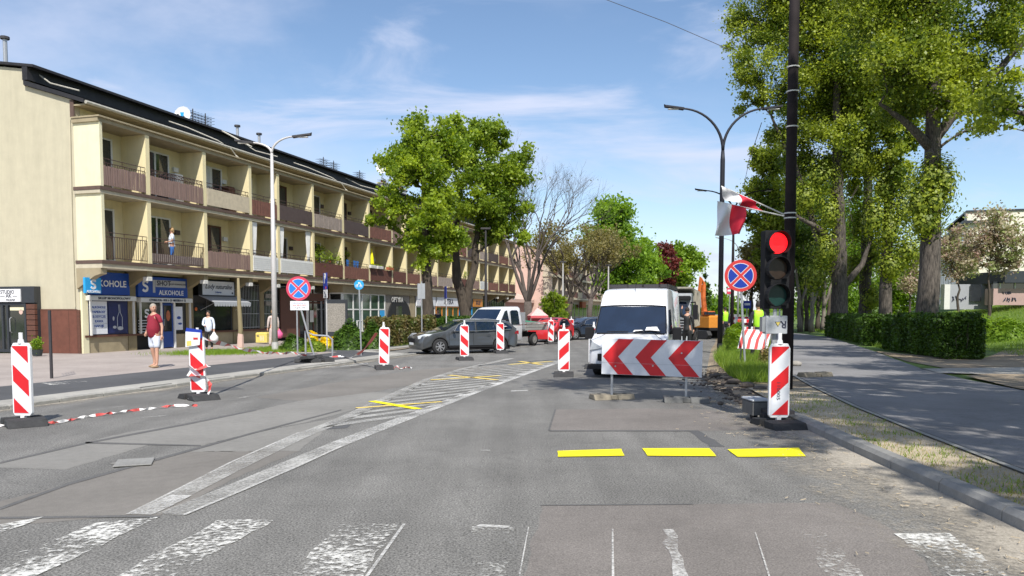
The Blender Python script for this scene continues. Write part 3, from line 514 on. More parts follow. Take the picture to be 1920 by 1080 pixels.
# ================================================================ LONG APARTMENT BLOCK WITH SHOPS
BS = [24.05, 26.5, 30.0, 33.4, 35.8, 39.25, 42.7, 46.15, 49.6, 52.0, 54.55, 58.0, 61.5, 64.95, 68.4, 70.85, 74.3, 77.75, 80.2]
def block(name, label, s0, bays, L, walls, seed, detail=True):
    """x runs along the street, y away from it, origin at the near ground corner of the facade"""
    rd = random.Random(seed); A = thing(name, label, 'building', SN(s0, 24.6, 0), ROT)
    gw, side = walls
    g = [(0, -.2), (0, 9.70), (2.2, 10.38), (2.2, 11.05), (5.7, 11.6), (9.2, 11.05), (9.2, 10.45), (11.4, 9.95), (11.4, -.2)]
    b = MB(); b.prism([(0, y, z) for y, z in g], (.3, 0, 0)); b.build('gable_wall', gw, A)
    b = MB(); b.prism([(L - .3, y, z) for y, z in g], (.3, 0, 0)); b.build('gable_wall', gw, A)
    b = MB(); b.box(.3, L - .3, .02, .3, 3.2, 9.6); b.build('facade_wall', side, A)
    b = MB(); b.box(.3, L - .3, 11.1, 11.38, 0, 9.95); b.build('rear_wall', side, A)
    # roof: lower slope, upstand, upper slope
    b = MB()
    for q in ([(-.62, 9.53), (2.26, 10.42), (2.26, 10.60), (-.62, 9.68)], [(2.05, 10.6), (2.3, 10.6), (2.3, 11.12), (2.05, 11.1)], [(1.75, 11.06), (5.7, 11.68), (5.7, 11.78), (1.75, 11.16)], [(5.7, 11.68), (9.6, 11.06), (9.6, 11.16), (5.7, 11.78)], [(9.1, 10.5), (11.8, 9.93), (11.8, 10.02), (9.1, 10.6)], [(9.1, 10.6), (9.3, 10.6), (9.3, 11.1), (9.1, 11.1)]):
        b.prism([(-.14, y, z) for y, z in q], (L + .28, 0, 0))
    rf = b.build('roof', 'roof_dark', A)
    b = MB(); b.prism([(-.06, y, z) for y, z in ((-.06, 9.05), (-.06, 9.7), (.12, 9.7), (.12, 9.05))], (.05, 0, 0)); b.build('roof_edge', 'slab_brown', rf); b = MB(); b.box(-.06, -.01, 2.1, 2.3, 10.4, 11.1); b.build('roof_edge', 'slab_brown', rf)
    b = MB(); b.tube([(-.1, -.69, 9.56), (L + .1, -.69, 9.56)], .07, 8); b.build('gutter', 'gutter', rf)
    b = MB(); b.box(-.05, L, -.6, .0, 9.46, 9.52); b.build('eave_soffit', 'olive_light', rf)
    if detail:
        for i, (x, dx) in enumerate(((.4, .1), (7.4, 1.4), (13.5, .4), (18.2, 1.5), (24.3, 2.0))):
            b = MB(); b.tube([(x, 1.9, 10.75), (x + .05, .9, 10.4), (x + dx * .5, -.3, 9.85), (x + dx * .8, -.75, 9.5), (x + dx, -.8, 9.25), (x + dx * .95, -1.2, 8.95)] if i % 2 else [(x, 2.3, 11.1), (x + dx, 1.6, 10.6), (x + dx, .2, 10.2)], .03, 6); b.build('roof_cable', 'gutter', rf)
        for x in (11.2, 11.35): b = MB(); b.tube([(x, 1.8, 11.14), (x + .35, .3, 10.3)], .035, 6); b.build('roof_cable', 'gutter', rf)
    # floor slabs and roof slab
    for z0, z1 in ((3.3, 3.6), (6.14, 6.40)):
        b = MB(); b.box(-.1, L, -1.22, .02, z0, z1 - .13); sl_ = b.build('floor_slab', 'slab_edge', A)
        b = MB(); b.box(-.12, L + .01, -1.26, .02, z1 - .128, z1); b.build('slab_cap', 'slab_brown', sl_)
    b = MB(); b.box(-.1, L, -1.21, .02, 8.82, 8.98); b.box(-.13, L + .02, -1.3, .02, 8.982, 9.04); b.build('roof_slab', 'olive_light', A)
    for z0, z1 in ((3.602, 6.138), (6.402, 8.818)):        # closed balcony ends
        b = MB(); b.box(-.02, .12, -1.2, .02, z0, z1); b.build('balcony_end', 'yellow_wall', A)
    xs = [q - bays[0] for q in bays]
    kinds = ['slat_brown', 'slat_brown', 'screen_cream', 'slat_red', 'screen_dark', 'slat_grey', 'screen_dark', 'slat_red', 'slat_brown']
    low = ['open', 'open_slat', 'slat_brown', 'screen_white', 'screen_white', 'screen_red', 'slat_red', 'screen_red', 'screen_red', 'slat_red', 'slat_brown', 'slat_grey', 'screen_red', 'slat_brown', 'screen_white', 'slat_red', 'screen_red', 'screen_red']
    for fl, (z0, z1) in enumerate(((3.6, 6.138), (6.4, 8.818))):
        for i in range(1, len(xs)):
            b = MB(); b.box(xs[i] - .11, xs[i] + .11, -1.2, .018, z0 + .002, z1 - .002); b.build('balcony_partition', side, A)
        for i in range(len(xs) - 1):
            x0, x1 = xs[i] + .13, xs[i + 1] - .13; wd = x1 - x0; z = z0
            # window or balcony door with frame
            wx0 = x0 + (rd.choice([.95, 1.1]) if wd > 2.6 else .75); ww = 1.5 if wd > 2.6 else .9; hz = 2.18; fz = z + (.05 if i % 3 != 2 else .85)
            b = MB(); xx = [wx0, wx0 + ww * (.45 if ww > 1 else 1.0), wx0 + ww] if ww > 1 else [wx0, wx0 + ww]
            for a in xx: b.box(a - .045, a + .045, -.045, .03, fz, z + hz)
            for a in (fz, z + hz - .07): b.box(wx0 - .04, wx0 + ww + .04, -.048, .031, a, a + .07)
            wf = b.build('window', 'pvc_white' if rd.random() < .8 else 'wood_dark', A); b = MB(); b.box(wx0 + .02, wx0 + ww - .02, -.02, .0, fz + .03, z + hz - .03); b.build('pane', 'pane_glass', wf)
            if rd.random() < .55: b = MB(); b.box(wx0 + .06, wx0 + ww * rd.uniform(.3, .6), -.028, -.022, fz + .08, z + hz - .06); b.build('blind', 'curtain' if rd.random() < .4 else 'screen_dark', wf)
            k = (low[i % len(low)] if fl == 0 else kinds[i % len(kinds)])
            b = MB(); yf = -1.17
            for q in (z + .1, z + .92, z + 1.08): b.tube([(x0, yf, q), (x1, yf, q)], .018, 4)
            nb = int(wd / .12)
            for j in range(nb + 1): b.box(x0 + j * wd / nb - .008, x0 + j * wd / nb + .008, yf - .008, yf + .008, z + .1, z + (.92 if j % 8 else 1.08))
            if fl == 1 and i == 1:
                for j in range(14): b.tube([(x0 + wd * (j + .5) / 14 + .09 * math.cos(a), yf, z + 1.0 + .06 * math.sin(a)) for a in [q * .9 for q in range(8)]], .012, 4)
            rl = b.build('railing', 'rail_brown', A)
            if k.startswith('screen'):
                b = MB(); b.box(x0, x1, yf - .05, yf - .025, z + .08, z + .84)
                if k == 'screen_white': [b.box(x0, x1, yf - .062, yf - .05, z + .1 + j * .1, z + .16 + j * .1) for j in range(7)]
                b.build('balcony_screen', k, rl)
            elif k == 'open_slat': b = MB(); b.box(x0, x1, yf + .03, yf + .05, z + .05, z + .45); b.build('balcony_screen', 'slat_grey', rl)
            elif k != 'open':
                n = int(wd / .11); b = MB()
                for j in range(n): b.box(x0 + j * wd / n, x0 + j * wd / n + .088, yf - .045 + rd.uniform(-.008, .008), yf - .025, z + .07, z + .80 + rd.uniform(-.02, .02))
                o = b.build('balcony_boards', k, rl); o['kind'] = 'stuff'
            if rd.random() < .5: b = MB(); b.box(x1 - .5, x1 - .22, -.1, .0, z + 1.5, z + 1.7); b.build('wall_box', 'curtain' if rd.random() < .5 else 'screen_dark', A)
    for i in range(1, len(xs)):    # inclined brackets carrying the balconies, a lamp under each
        if xs[i] > 17.8 and detail and xs[i] < L - 8: continue
        b = MB(); b.prism([(xs[i] - .14, y, z) for y, z in ((.0, 2.55), (-.95, 3.08), (-1.15, 3.08), (-1.15, 3.298), (.0, 3.298))], (.28, 0, 0)); b.build('canopy_bracket', 'olive', A)
        b = MB(); b.cbox(xs[i] - .13, xs[i] + .13, -1.16, -.92, 2.9, 3.075, .03); b.build('canopy_lamp', 'offwhite', A)
    b = MB(); b.prism([(-.1, y, z) for y, z in ((.015, 2.5), (-.85, 3.0), (-1.15, 3.08), (-1.15, 3.298), (.015, 3.298))], (.3, 0, 0)); b.build('canopy_bracket', 'olive_light', A)
    return A, xs
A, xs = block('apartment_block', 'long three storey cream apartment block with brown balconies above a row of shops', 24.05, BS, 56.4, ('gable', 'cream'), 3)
L = 56.4
# ground floor: piers, plinth, shop fronts
b = MB(); b.box(.3, 18, .3, .5, 0, 3.3); b.build('shop_back_wall', 'black', A)
for x0, x1 in ((.02, .3), (2.35, 2.8), (5.85, 6.35), (9.3, 9.85), (11.6, 11.95), (15.1, 15.4)):
    b = MB(); b.box(x0, x1, -.1, .3, 0, 3.29); b.build('pier', 'olive' if x0 > .1 else 'yellow_wall', A)
for x0, x1 in ((.31, 2.34), (6.36, 9.29), (9.86, 11.59), (11.96, 13.2), (5.0, 5.84)):
    b = MB(); b.box(x0, x1, -.06, .3, 0, .62); b.build('plinth', 'olive_light', A)
bars('sill', 'wood_dark', A, ((.1, 4.2, -.14, -.062, .62, .70), (6.3, 9.498, -.14, -.062, .62, .70), (9.5, 15.1, -.142, -.062, .62, .72)))
def sign(x0, x1, z0, z1, m, y=-.2, d=.14, frame=None):
    b = MB(); b.box(x0, x1, y, y + d, z0, z1); o = b.build('shop_sign', m, A)
    if frame:
        b = MB(); f = .04
        for q in ((x0 - f, x1 + f, z0 - f, z0), (x0 - f, x1 + f, z1, z1 + f), (x0 - f, x0, z0, z1), (x1, x1 + f, z0, z1)): b.box(q[0], q[1], y - .02, y + d, q[2], q[3])
        b.build('sign_frame', frame, o)
    return o
def s_logo(o, x, y, z, h, m='white'):
    pts = [(.42, .36), (.30, .47), (.02, .5), (-.26, .44), (-.36, .28), (-.28, .12), (.0, .03), (.28, -.07), (.38, -.24), (.28, -.42), (.0, -.5), (-.3, -.46), (-.42, -.36)]
    b = MB(); P_ = [Vector((x + p * h * .72, y, z + q * h * .92)) for p, q in pts]; wd = h * .11
    for i in range(len(P_) - 1):
        a, c = P_[i], P_[i + 1]; d = (c - a).normalized(); n_ = Vector((-d.z, 0, d.x)) * wd; b.prism([a - n_ - d * .01, c - n_ + d * .01, c + n_ + d * .01, a + n_ - d * .01], (0, .012 + .001 * i, 0))
    b.build('logo', m, o)
o = sign(.32, 2.34, 2.3, 3.2, 'blue_sign', -.22); text('KOHOLE', .36, 'white', o, face_T(1.42, -.24, 2.74), bold=.006)
o2 = sign(-.32, .44, 2.34, 2.94, 'cyan_sign', -.62, .1); s_logo(o2, .06, -.635, 2.68, .34); text('ALKOHOLE', .13, 'white', o2, face_T(.06, -.63, 2.4), bold=.004)
def shutter(x0, x1, z, s, n):
    b = MB(); b.cbox(x0, x1, -.36, -.1, z, z + .2, .03); o = b.build('shutter_box', 'offwhite', A); text(s, .13, 'ink', o, face_T((x0 + x1) / 2, -.37, z + .09), name='lettering', bold=.003, xs=n)
    bars('shutter_guide', 'offwhite', o, [(x, x + .06, -.30, -.22, .70, z) for x in (x0 + .03, x1 - .1)])
shutter(.2, 2.55, 2.07, 'SKLEP MONOPOLOWY', 1.25); shutter(2.8, 6.0, 2.03, 'CZYNNE: PON. - SOB. 6 - 23  NIEDZIELA 8 - 22', .85)
# window of the first shop: price board left, dark poster right
b = MB(); b.box(.32, 2.3, -.12, -.05, .72, 2.07); win = b.build('shop_window', 'navy', A)
b = MB(); b.box(.34, 1.18, -.15, -.125, .74, 2.04); pb = b.build('window_board', 'sheet_white', win)
for i, s in enumerate(('ALKOHOLE', 'PAPIEROSY', 'SŁODYCZE', 'KAWA', 'NAPOJE')): text(s, .135, 'ink_blue', pb, face_T(.76, -.154, 1.80 - i * .185), bold=.003)
b = MB(); [b.box(.34, 1.18, -.153, -.15, 1.71 - i * .185, 1.715 - i * .185) for i in range(5)]; b.build('board_lines', 'ink', pb)
b = MB(); b.box(1.26, 2.2, -.15, -.125, .78, 2.0); po = b.build('window_poster', 'navy', win)
b = MB(); y = -.156; b.tube([(1.78, y, 1.92), (1.80, y, 1.6), (1.70, y, 1.4), (1.70, y, .95)], .012, 5); b.tube([(1.84, y, 1.92), (1.86, y, 1.6), (1.96, y, 1.4), (1.96, y, .95)], .012, 5); b.ball((1.55, y, 1.0), .1, 8, 5, (1, .05, .6)); b.ball((1.85, y, .95), .16, 8, 5, (1, .05, .5)); b.ball((1.5, y, 1.35), .05, 8, 5, (1, .05, 1.8)); b.build('poster_print', 'box_grey', po)
# second shop
o = sign(2.82, 5.84, 2.26, 3.12, 'blue_sign', -.22); s_logo(o, 3.22, -.235, 2.72, .46)
b = MB(); b.box(3.82, 5.7, -.232, -.222, 2.7, 3.0); b.box(3.66, 3.8, -.231, -.222, 2.45, 3.0); b.build('sign_patch', 'box_grey', o); text('SHOT', .3, 'ink', o, face_T(4.32, -.236, 2.86), bold=.006, xs=1.1); text('SKLEPY MONOPOLOWE', .1, 'ink', o, face_T(5.2, -.236, 2.84)); text('ALKOHOLE', .3, 'white', o, face_T(4.78, -.236, 2.45), bold=.004)
b = MB(); b.box(2.85, 4.2, -.1, -.05, .65, 2.03); w1 = b.build('shop_window', 'shop_glass', A); s_logo(w1, 3.4, -.115, 1.55, .34); b = MB(); [b.box(2.9, 4.1, -.104, -.1, .75 + i * .12, .79 + i * .12) for i in range(5)]; b.build('film_strip', 'box_grey', w1)
b = MB(); bars('door_frame', 'pvc_white', A, ((4.2, 4.28, -.16, -.02, 0, 2.03), (5.02, 5.1, -.16, -.02, 0, 2.03)))
b = MB(); b.box(4.3, 5.0, -.1, -.05, .04, 2.0); d = b.build('door', 'blue_door', A); b = MB(); b.box(4.4, 4.9, -.115, -.1, .75, 1.9); b.build('pane', 'shop_glass', d); b = MB(); b.ball((4.66, -.13, 1.45), .16, 10, 6, (.8, .08, 1.5)); b.build('door_poster', 'brick_orange', d); b = MB(); b.tube([(4.36, -.16, 1.0), (4.36, -.16, 1.3)], .015, 6); b.build('handle', 'galv', d)
b = MB(); b.box(5.1, 5.84, -.1, -.05, .65, 2.03); w2 = b.build('shop_window', 'shop_glass', A); b = MB(); b.box(5.15, 5.6, -.118, -.1, .8, 1.85); p = b.build('window_poster', 'sheet_white', w2); b = MB(); b.ball((5.35, -.125, 1.35), .12, 8, 5, (1.1, .05, .6)); b.ball((5.42, -.125, 1.08), .1, 8, 5, (1.3, .05, .5)); b.build('poster_print', 'ink_blue', p)
# third shop: ice cream
o = sign(6.75, 9.15, 2.42, 3.08, 'sheet_white', -.3, .2, 'anthracite'); text('Lody naturalne', .33, 'ink', o, face_T(7.95, -.312, 2.82), shear=.35); text('Cukiernia', .12, 'ink_blue', o, face_T(7.9, -.312, 2.56), shear=.3); b = MB(); b.box(8.95, 9.05, -.31, -.3, 2.5, 2.58); b.build('emblem', 'ink', o)
b = MB(); b.prism([(6.7, y, z) for y, z in ((-.15, 2.42), (-1.0, 2.08), (-1.0, 2.05), (-.15, 2.38))], (2.8, 0, 0)); aw = b.build('awning', 'grey_wall', A)
b = MB(); [b.prism([(6.7 + i * .2, -1.005, 2.06), (6.9 + i * .2, -1.005, 2.06), (6.88 + i * .2, -1.005, 1.9), (6.8 + i * .2, -1.005, 1.87), (6.72 + i * .2, -1.005, 1.9)], (0, .01, 0)) for i in range(14)]; b.build('awning_valance', 'box_grey', aw)
b = MB(); b.tube([(6.8, -.15, 1.7), (6.8, -.98, 2.06)], .015, 5); b.tube([(9.4, -.15, 1.7), (9.4, -.98, 2.06)], .015, 5); b.build('awning_arm', 'galv', aw)
b = MB(); b.box(6.36, 9.28, -.04, .02, .72, 2.4); w3 = b.build('shop_window', 'shop_glass', A); bars('frame', 'anthracite', w3, [(x, x + .05, -.07, -.041, .72, 2.4) for x in (6.36, 7.3, 9.2)]); b = MB(); b.ball((6.6, -.06, 1.75), .09, 8, 6, (1, .3, 1)); b.build('door_decal', 'orange', w3)
# grilled windows and the dark bar front
for x0, x1 in ((9.86, 11.58), (11.97, 15.08)):
    b = MB(); b.box(x0, x1, .0, .05, .72, 3.1); w_ = b.build('shop_window', 'shop_glass', A)
    b = MB(); n = int((x1 - x0) / .13); [b.box(x0 + (x1 - x0) * i / n - .008, x0 + (x1 - x0) * i / n + .008, -.06, -.044, .75, 3.05) for i in range(n + 1)]; [b.box(x0, x1, -.066, -.05, z, z + .03) for z in (.8, 1.5, 2.2, 3.0)]; b.build('window_grille', 'galv', w_)
    bars('frame', 'anthracite', w_, [(x, x + .07, -.04, 0, .72, 3.1) for x in (x0, (x0 + x1) / 2, x1 - .07)])
b = MB(); b.box(13.2, 15.08, -.3, -.25, .2, 2.9); q = b.build('cafe_front', 'wood_dark', A); bars('menu_board', 'stone_patch', A, [(12.1, 13.1, -.12, -.08, 2.75 - i * .4, 2.98 - i * .4) for i in range(3)])
for x0, x1 in ((15.1, 18.8),):
    b = MB(); b.box(x0, x1, .0, .05, .3, 3.1); w_ = b.build('shop_window', 'shop_glass', A)
    b = MB(); [b.box(x, x + .08, -.04, 0, .3, 3.1) for x in (x0, x0 + .95, x0 + 1.9, x1 - .1)]; b.box(x0, x1, -.04, .0, 2.1, 2.2); b.build('frame', 'wood_dark', w_)
    b = MB(); b.box(x0 + .2, x1 - .4, -.3, -.25, 2.25, 2.7); b.build('cafe_board', 'wood_dark', w_)
    bars('cafe_notice', 'offwhite', w_, ((x0 + 1.1, x0 + 1.35, -.06, -.042, .5, 2.0), (x0 + 1.5, x0 + 1.9, -.06, -.042, 1.0, 1.7)))
# projecting shop pavilion with white framed windows
PX0, PX1, PY = 18.9, 46.0, -.85
b = MB(); b.box(PX0, PX1, PY - .14, .0, 2.80, 3.28); b.build('shop_fascia', 'olive_light', A)
b = MB(); b.box(PX0 + .05, 25.0, PY + .02, PY + .06, .3, 2.8); w4 = b.build('shop_window', 'green_glass', A)
b = MB(); b.box(PX0 + .03, PX0 + .07, PY + .06, -.02, .3, 2.8); b.build('pane', 'shop_glass', w4)
bars('frame_post', 'pvc_white', w4, [(x, x + (.26 if x < 19 else .11), PY - .03, PY + .019, .3, 2.8) for x in (18.92, 20.4, 21.6, 22.8, 24.0, 24.95)])
bars('frame_rail', 'pvc_white', w4, [(PX0 + .02, 25.0, PY - .025, PY + .018, z, z + .08) for z in (.3, 1.72, 2.72)])
PXS = (19.18, 20.4, 21.6, 22.8, 24.0, 24.95)
for i in range(5):
    for z_a, z_b in ((.38, 1.72), (1.80, 2.72)): b = MB(); b.T = Matrix.Translation((0, 0, 0)); b.box(PXS[i] + (.11 if i else 0) + .004, PXS[i + 1] - .004, PY + .004, PY + .014, z_a + .004, z_b - .004); b.build('pane', 'green_glass', w4)
b = MB()
b.box(21.0, 21.6, PY - .028, PY + .017, 1.0, 1.06); b.box(20.9, 21.0, PY - .028, PY + .017, .3, 1.06); b.box(21.25, 21.33, PY - .028, PY + .017, .3, 1.0); b.box(PX0, PX0 + .03, PY, 0, 1.72, 1.8); b.box(PX0, PX0 + .03, PY, 0, 2.72, 2.8); b.box(PX0, PX0 + .03, -.1, 0, .3, 2.8)
b.build('frame', 'pvc_white', w4)
b = MB(); b.box(PX0 + .02, PX1, PY, .0, 0, .3); b.build('plinth', 'olive', A)
b = MB(); b.box(24.2, 24.9, PY - .05, PY - .03, 1.0, 1.7); b.build('window_poster', 'cyan_sign', w4); b = MB(); b.box(24.1, 24.95, PY - .05, PY - .031, .4, .98); b.build('window_poster', 'white', w4)
b = MB(); b.box(25.1, 29.2, PY, -.0, .3, 2.8); q = b.build('shop_wall', 'stone_patch', A); b = MB(); b.prism([(25.4 + 1.9 * (1 + math.cos(R(180 - 9 * i))) , PY - .1, 1.2 + 1.35 * math.sin(R(9 * i))) for i in range(21)], (0, .1, 0)); b.build('arched_canopy', 'black', q); text('OPTYKA', .5, 'offwhite', q, face_T(26.8, PY - .14, 2.45), bold=.01)
b = MB(); b.box(26.6, 27.6, PY - .12, PY - .1, .3, 2.0); b.build('door', 'shop_glass', q)
b = MB(); b.box(29.3, 30.2, PY, -.0, .3, 2.8); b.build('pier', 'olive_light', A)
def far_shop(x0, x1, signm, framem, txt=None, tm='ink', ts=.5):
    b = MB(); b.box(x0, x1, PY + .02, PY + .06, .3, 2.8); w_ = b.build('shop_window', 'shop_glass', A)
    b = MB(); n = max(2, int((x1 - x0) / 1.3)); [b.box(x0 + (x1 - x0 - .1) * i / n, x0 + (x1 - x0 - .1) * i / n + .1, PY - .03, PY + .019, .3, 2.0) for i in range(n + 1)]; b.box(x0, x1, PY - .028, PY + .018, 1.95, 2.05); b.build('frame', framem, w_)
    b = MB(); b.box(x0 + .05, x1 - .05, PY - .1, PY - .0, 2.06, 2.78); s = b.build('shop_sign', signm, w_)
    if txt: text(txt, ts, tm, s, face_T((x0 + x1) / 2, PY - .11, 2.42), bold=.01)
    return w_
q = far_shop(30.3, 34.2, 'sheet_white', 'offwhite'); b = MB(); [b.tube([(31.4 + .28 * c * math.sin(R(t)), PY - .11, 2.15 + .5 * t / 180) for t in range(0, 181, 20)], .03, 5) for c in (-1, -.5, .5, 1)]; b.build('logo', 'sign_pink', q)
far_shop(34.4, 39.6, 'sheet_white', 'orange_panel', 'APTEKA', 'ink', .6); far_shop(39.8, 43.2, 'anthracite', 'cyan_sign'); far_shop(43.3, 46.0, 'orange_panel', 'anthracite', 'SKLEP', 'ink')
b = MB(); b.box(46.1, 56.0, .0, .05, .3, 3.0); w_ = b.build('shop_window', 'shop_glass', A); b = MB(); [b.box(46.1 + i * .6, 46.16 + i * .6, -.04, -.0, .3, 3.0) for i in range(17)]; b.build('frame', 'anthracite', w_)
# brown meter doors and panel at the foot of the gable
b = MB(); b.box(-.05, -.005, .12, 2.6, 0, 1.72); p = b.build('gable_panel', 'brick_brown', A); b = MB(); b.box(-.055, -.05, .12, 2.6, 1.68, 1.73); b.box(-.056, -.05, .5, .52, .0, 1.7); b.build('panel_trim', 'wood_dark', p)
b = MB(); b.box(-.06, -.0, -.02, .1, 0, 1.7); b.build('corner_guard', 'wood_dark', A)
b = MB(); b.tube([(-.05, .18, 1.8), (-.05, .2, 5), (-.05, .14, 9)], .022, 6); b.build('lightning_cable', 'gable', A)
# roof things
def chimney(x, y, z, n, hh=1.0, nm='chimney_pipes'):
    t = thing('flue', f'', 'flue'); return t
RL_ = lambda x, y, z: SN(24.05 + x, 24.6 + y, z)
def pipe(x, y, h, lab):
    t = thing('vent_pipe', lab, 'vent pipe', RL_(x, y, 11.05 + .17 * (y - 2)), ROT, 'vent pipes on the long roof'); b = MB(); b.cyl((0, 0, 0), (0, 0, h), .08, .08, 8); b.build('pipe', 'galv', t); b = MB(); b.cyl((0, 0, h), (0, 0, h + .1), .17, .17, 8); b.build('cap', 'steel_dark', t)
pipe(14.8, 3.4, .95, 'thin capped vent pipe on the cream block roof, next to the aerials'); pipe(16.9, 3.4, .95, 'second capped vent pipe, standing alone past the first one'); pipe(.3, 3.6, 1.1, 'capped vent pipe above the near gable end of the cream block')
def aerial(x, y, z, lab, n=4, h=1.3):
    t = thing('aerial', lab, 'aerial', RL_(x, y, z), ROT, 'aerials on the long roof'); b = MB(); b.cyl((0, 0, 0), (0, 0, h), .03, .03, 5); b.build('mast', 'steel_dark', t)
    b = MB()
    for i in range(n): zz = h * (.55 + .4 * i / n); b.tube([(-.5, 0, zz), (.5, 0, zz)], .018, 4); [b.tube([(x_, -.35, zz), (x_, .35, zz)], .012, 3) for x_ in (-.45, -.2, .05, .3)]
    b.build('rods', 'steel_dark', t)
def dish(x, y, z, r, lab, logo=False):
    t = thing('satellite_dish', lab, 'satellite dish', RL_(x, y, z), 0); b = MB(); b.cyl((0, .1, -.9), (0, .1, 0), .03, .03, 6); b.build('mast', 'steel_dark', t)
    b = MB(); b.T = Matrix.Rotation(R(-12), 4, 'X'); 
    vs = [(0, .12, 0)]; 
    for i in (1, 2, 3): vs += [(r * i / 3 * math.cos(R(a * 30)), .12 - .12 * (i / 3) ** 2, r * i / 3 * math.sin(R(a * 30)) * 1.1) for a in range(12)]
    b._add(vs, [(0, 1 + (j + 1) % 12, 1 + j) for j in range(12)] + [(1 + 12 * i + j, 1 + 12 * i + (j + 1) % 12, 13 + 12 * i + (j + 1) % 12, 13 + 12 * i + j) for i in range(2) for j in range(12)]); b.build('reflector', 'white', t, smooth=True)
    b = MB(); b.tube([(0, 0, -r), (0, -.5, -.15)], .015, 4); b.ball((0, -.52, -.12), .05, 6, 4); b.build('receiver', 'steel_dark', t)
    if logo: b = MB(); b.prism([(-.1, -.03, .12), (.1, -.03, .12), (.08, -.03, -.04), (0, -.03, -.12), (-.08, -.03, -.04)], (0, .01, 0)); b.build('emblem', 'cyan_sign', t)
dish(9.6, 2.9, 11.65, .42, 'white satellite dish with a turquoise emblem at the roof edge near the gable', True); dish(33.5, 3.4, 13.2, .45, 'white satellite dish raised on a chimney beyond the street lamp')
for x, z, lab in ((10.9, 11.1, 'tangled aerials right of the dish with the turquoise emblem'), (11.9, 11.1, 'dark aerial mast beside a cable run near the first vent pipe'), (24.2, 11.1, 'row of small aerials on the roof left of the street lamp head'), (25.6, 11.1, 'second cluster of aerials on the roof, just behind the street lamp'), (29.5, 11.1, 'single slim aerial on the roof left of the raised dish'), (33.6, 11.2, 'aerials under the raised white dish'), (37.0, 11.2, 'short aerials on a chimney right of the raised dish'), (45, 11.2, 'tall thin aerial mast beside the big tree crown')): aerial(x, 3.3, z, lab, 3 if x != 45 else 6, 1.2 if x < 40 else 2.6)
for x, lab in ((34.2, 'rendered chimney under the raised white dish'), (37.6, 'rendered chimney with short aerials, right of the raised dish')):
    t = thing('chimney', lab, 'chimney', RL_(x, 3.6, 11.1), ROT); b = MB(); b.box(-.5, .5, -.3, .3, -.1, .9); b.build('stack', 'offwhite', t); b = MB(); b.box(-.56, .56, -.36, .36, .9, .98); b.build('cap', 'slab_edge', t); b = MB(); [b.cyl((q, 0, .98), (q, 0, 1.2), .09, .09, 7) for q in (-.3, 0, .3)]; b.build('flue', 'terracotta', t)
# things on balconies
def bal(x, y, z): return RL_(x, y, z)
zf = 3.62
def curtain(x, y, lab, h=2.15, side=1):
    t = thing('balcony_curtain', lab, 'curtain', bal(x, y, zf + .38), ROT, 'white curtains tied on the lower balconies'); b = MB(); n = 9
    for i in range(n): xx = (i - n / 2) * .05; b.tube([(xx, 0, h - .05), (xx * .8, .03 * (i % 2), h * .7), (xx * .35, .0, .5), (xx * .25, .02, .0)], [.045, .04, .028, .02], 6)
    b.build('cloth', 'curtain', t); b = MB(); b.box(-.26, .26, -.02, .02, h - .04, h); b.build('rail', 'galv', t)
curtain(9.75, -1.1, 'white tied curtain at the near side of the first balcony with white boards'); curtain(11.45, -1.1, 'white tied curtain just before the street lamp on the first white boarded balcony'); curtain(12.15, -1.1, 'white tied curtain just past the street lamp, near side of its balcony'); curtain(14.8, -1.1, 'white tied curtain at the far end of the second white boarded balcony')
def pot(x, lab, z=zf + .9, seed=1, y=-1.05, s=.22):
    t = thing('balcony_plant', lab, 'plant', bal(x, y, z), ROT, 'potted plants on the balconies'); b = MB(); b.cyl((0, 0, 0), (0, 0, .14), .07, .1, 8); b.build('pot', 'terracotta' if seed % 2 else 'offwhite', t)
    leaves('foliage', np.random.default_rng(seed).normal(0, 1, (160, 3)) * np.array([s, s * .6, s]) + np.array([0, 0, .3]), .09, 'leaf_linden_dark', t, seed=seed)
for i, (x, lab) in enumerate(((15.7, 'bushy plant at the near end of the red boarded balcony, before the parking sign'), (16.5, 'second plant on the red boarded balcony, left of the parking sign'), (17.3, 'third plant on the red boarded balcony, above the parking sign'), (18.2, 'plant at the far end of the red boarded balcony right of the parking sign'), (41.0, 'plant trailing over the lower balcony behind the left tree trunk'))): pot(x, lab, seed=i + 3)
for x, z, lab in ((17.2, 5.3, 'hanging plant under the ceiling of the red boarded balcony'), (20.4, 5.2, 'hanging plant one balcony further along than the red boarded one')):
    t = thing('hanging_plant', lab, 'plant', bal(x, -.4, z), ROT); leaves('foliage', np.random.default_rng(8).normal(0, 1, (200, 3)) * np.array([.22, .15, .14]), .1, 'leaf_linden_dark', t, seed=3); b = MB(); b.ball((0, 0, -.05), .1, 8, 5); b.tube([(0, 0, 0), (0, 0, .5)], .006, 4); b.build('basket', 'wood_dark', t)
t = thing('closed_parasol', 'closed yellow parasol standing on a lower balcony before the big tree', 'parasol', bal(22.9, -.95, zf), ROT); b = MB(); b.cyl((0, 0, 0), (0, 0, 2.25), .02, .02, 6); b.build('pole', 'steel_dark', t); b = MB(); b.tube([(0, 0, .95), (0, 0, 1.15), (0, 0, 1.6), (0, 0, 2.2)], [.05, .16, .13, .02], 8); b.build('cloth', 'tape_yellow', t)
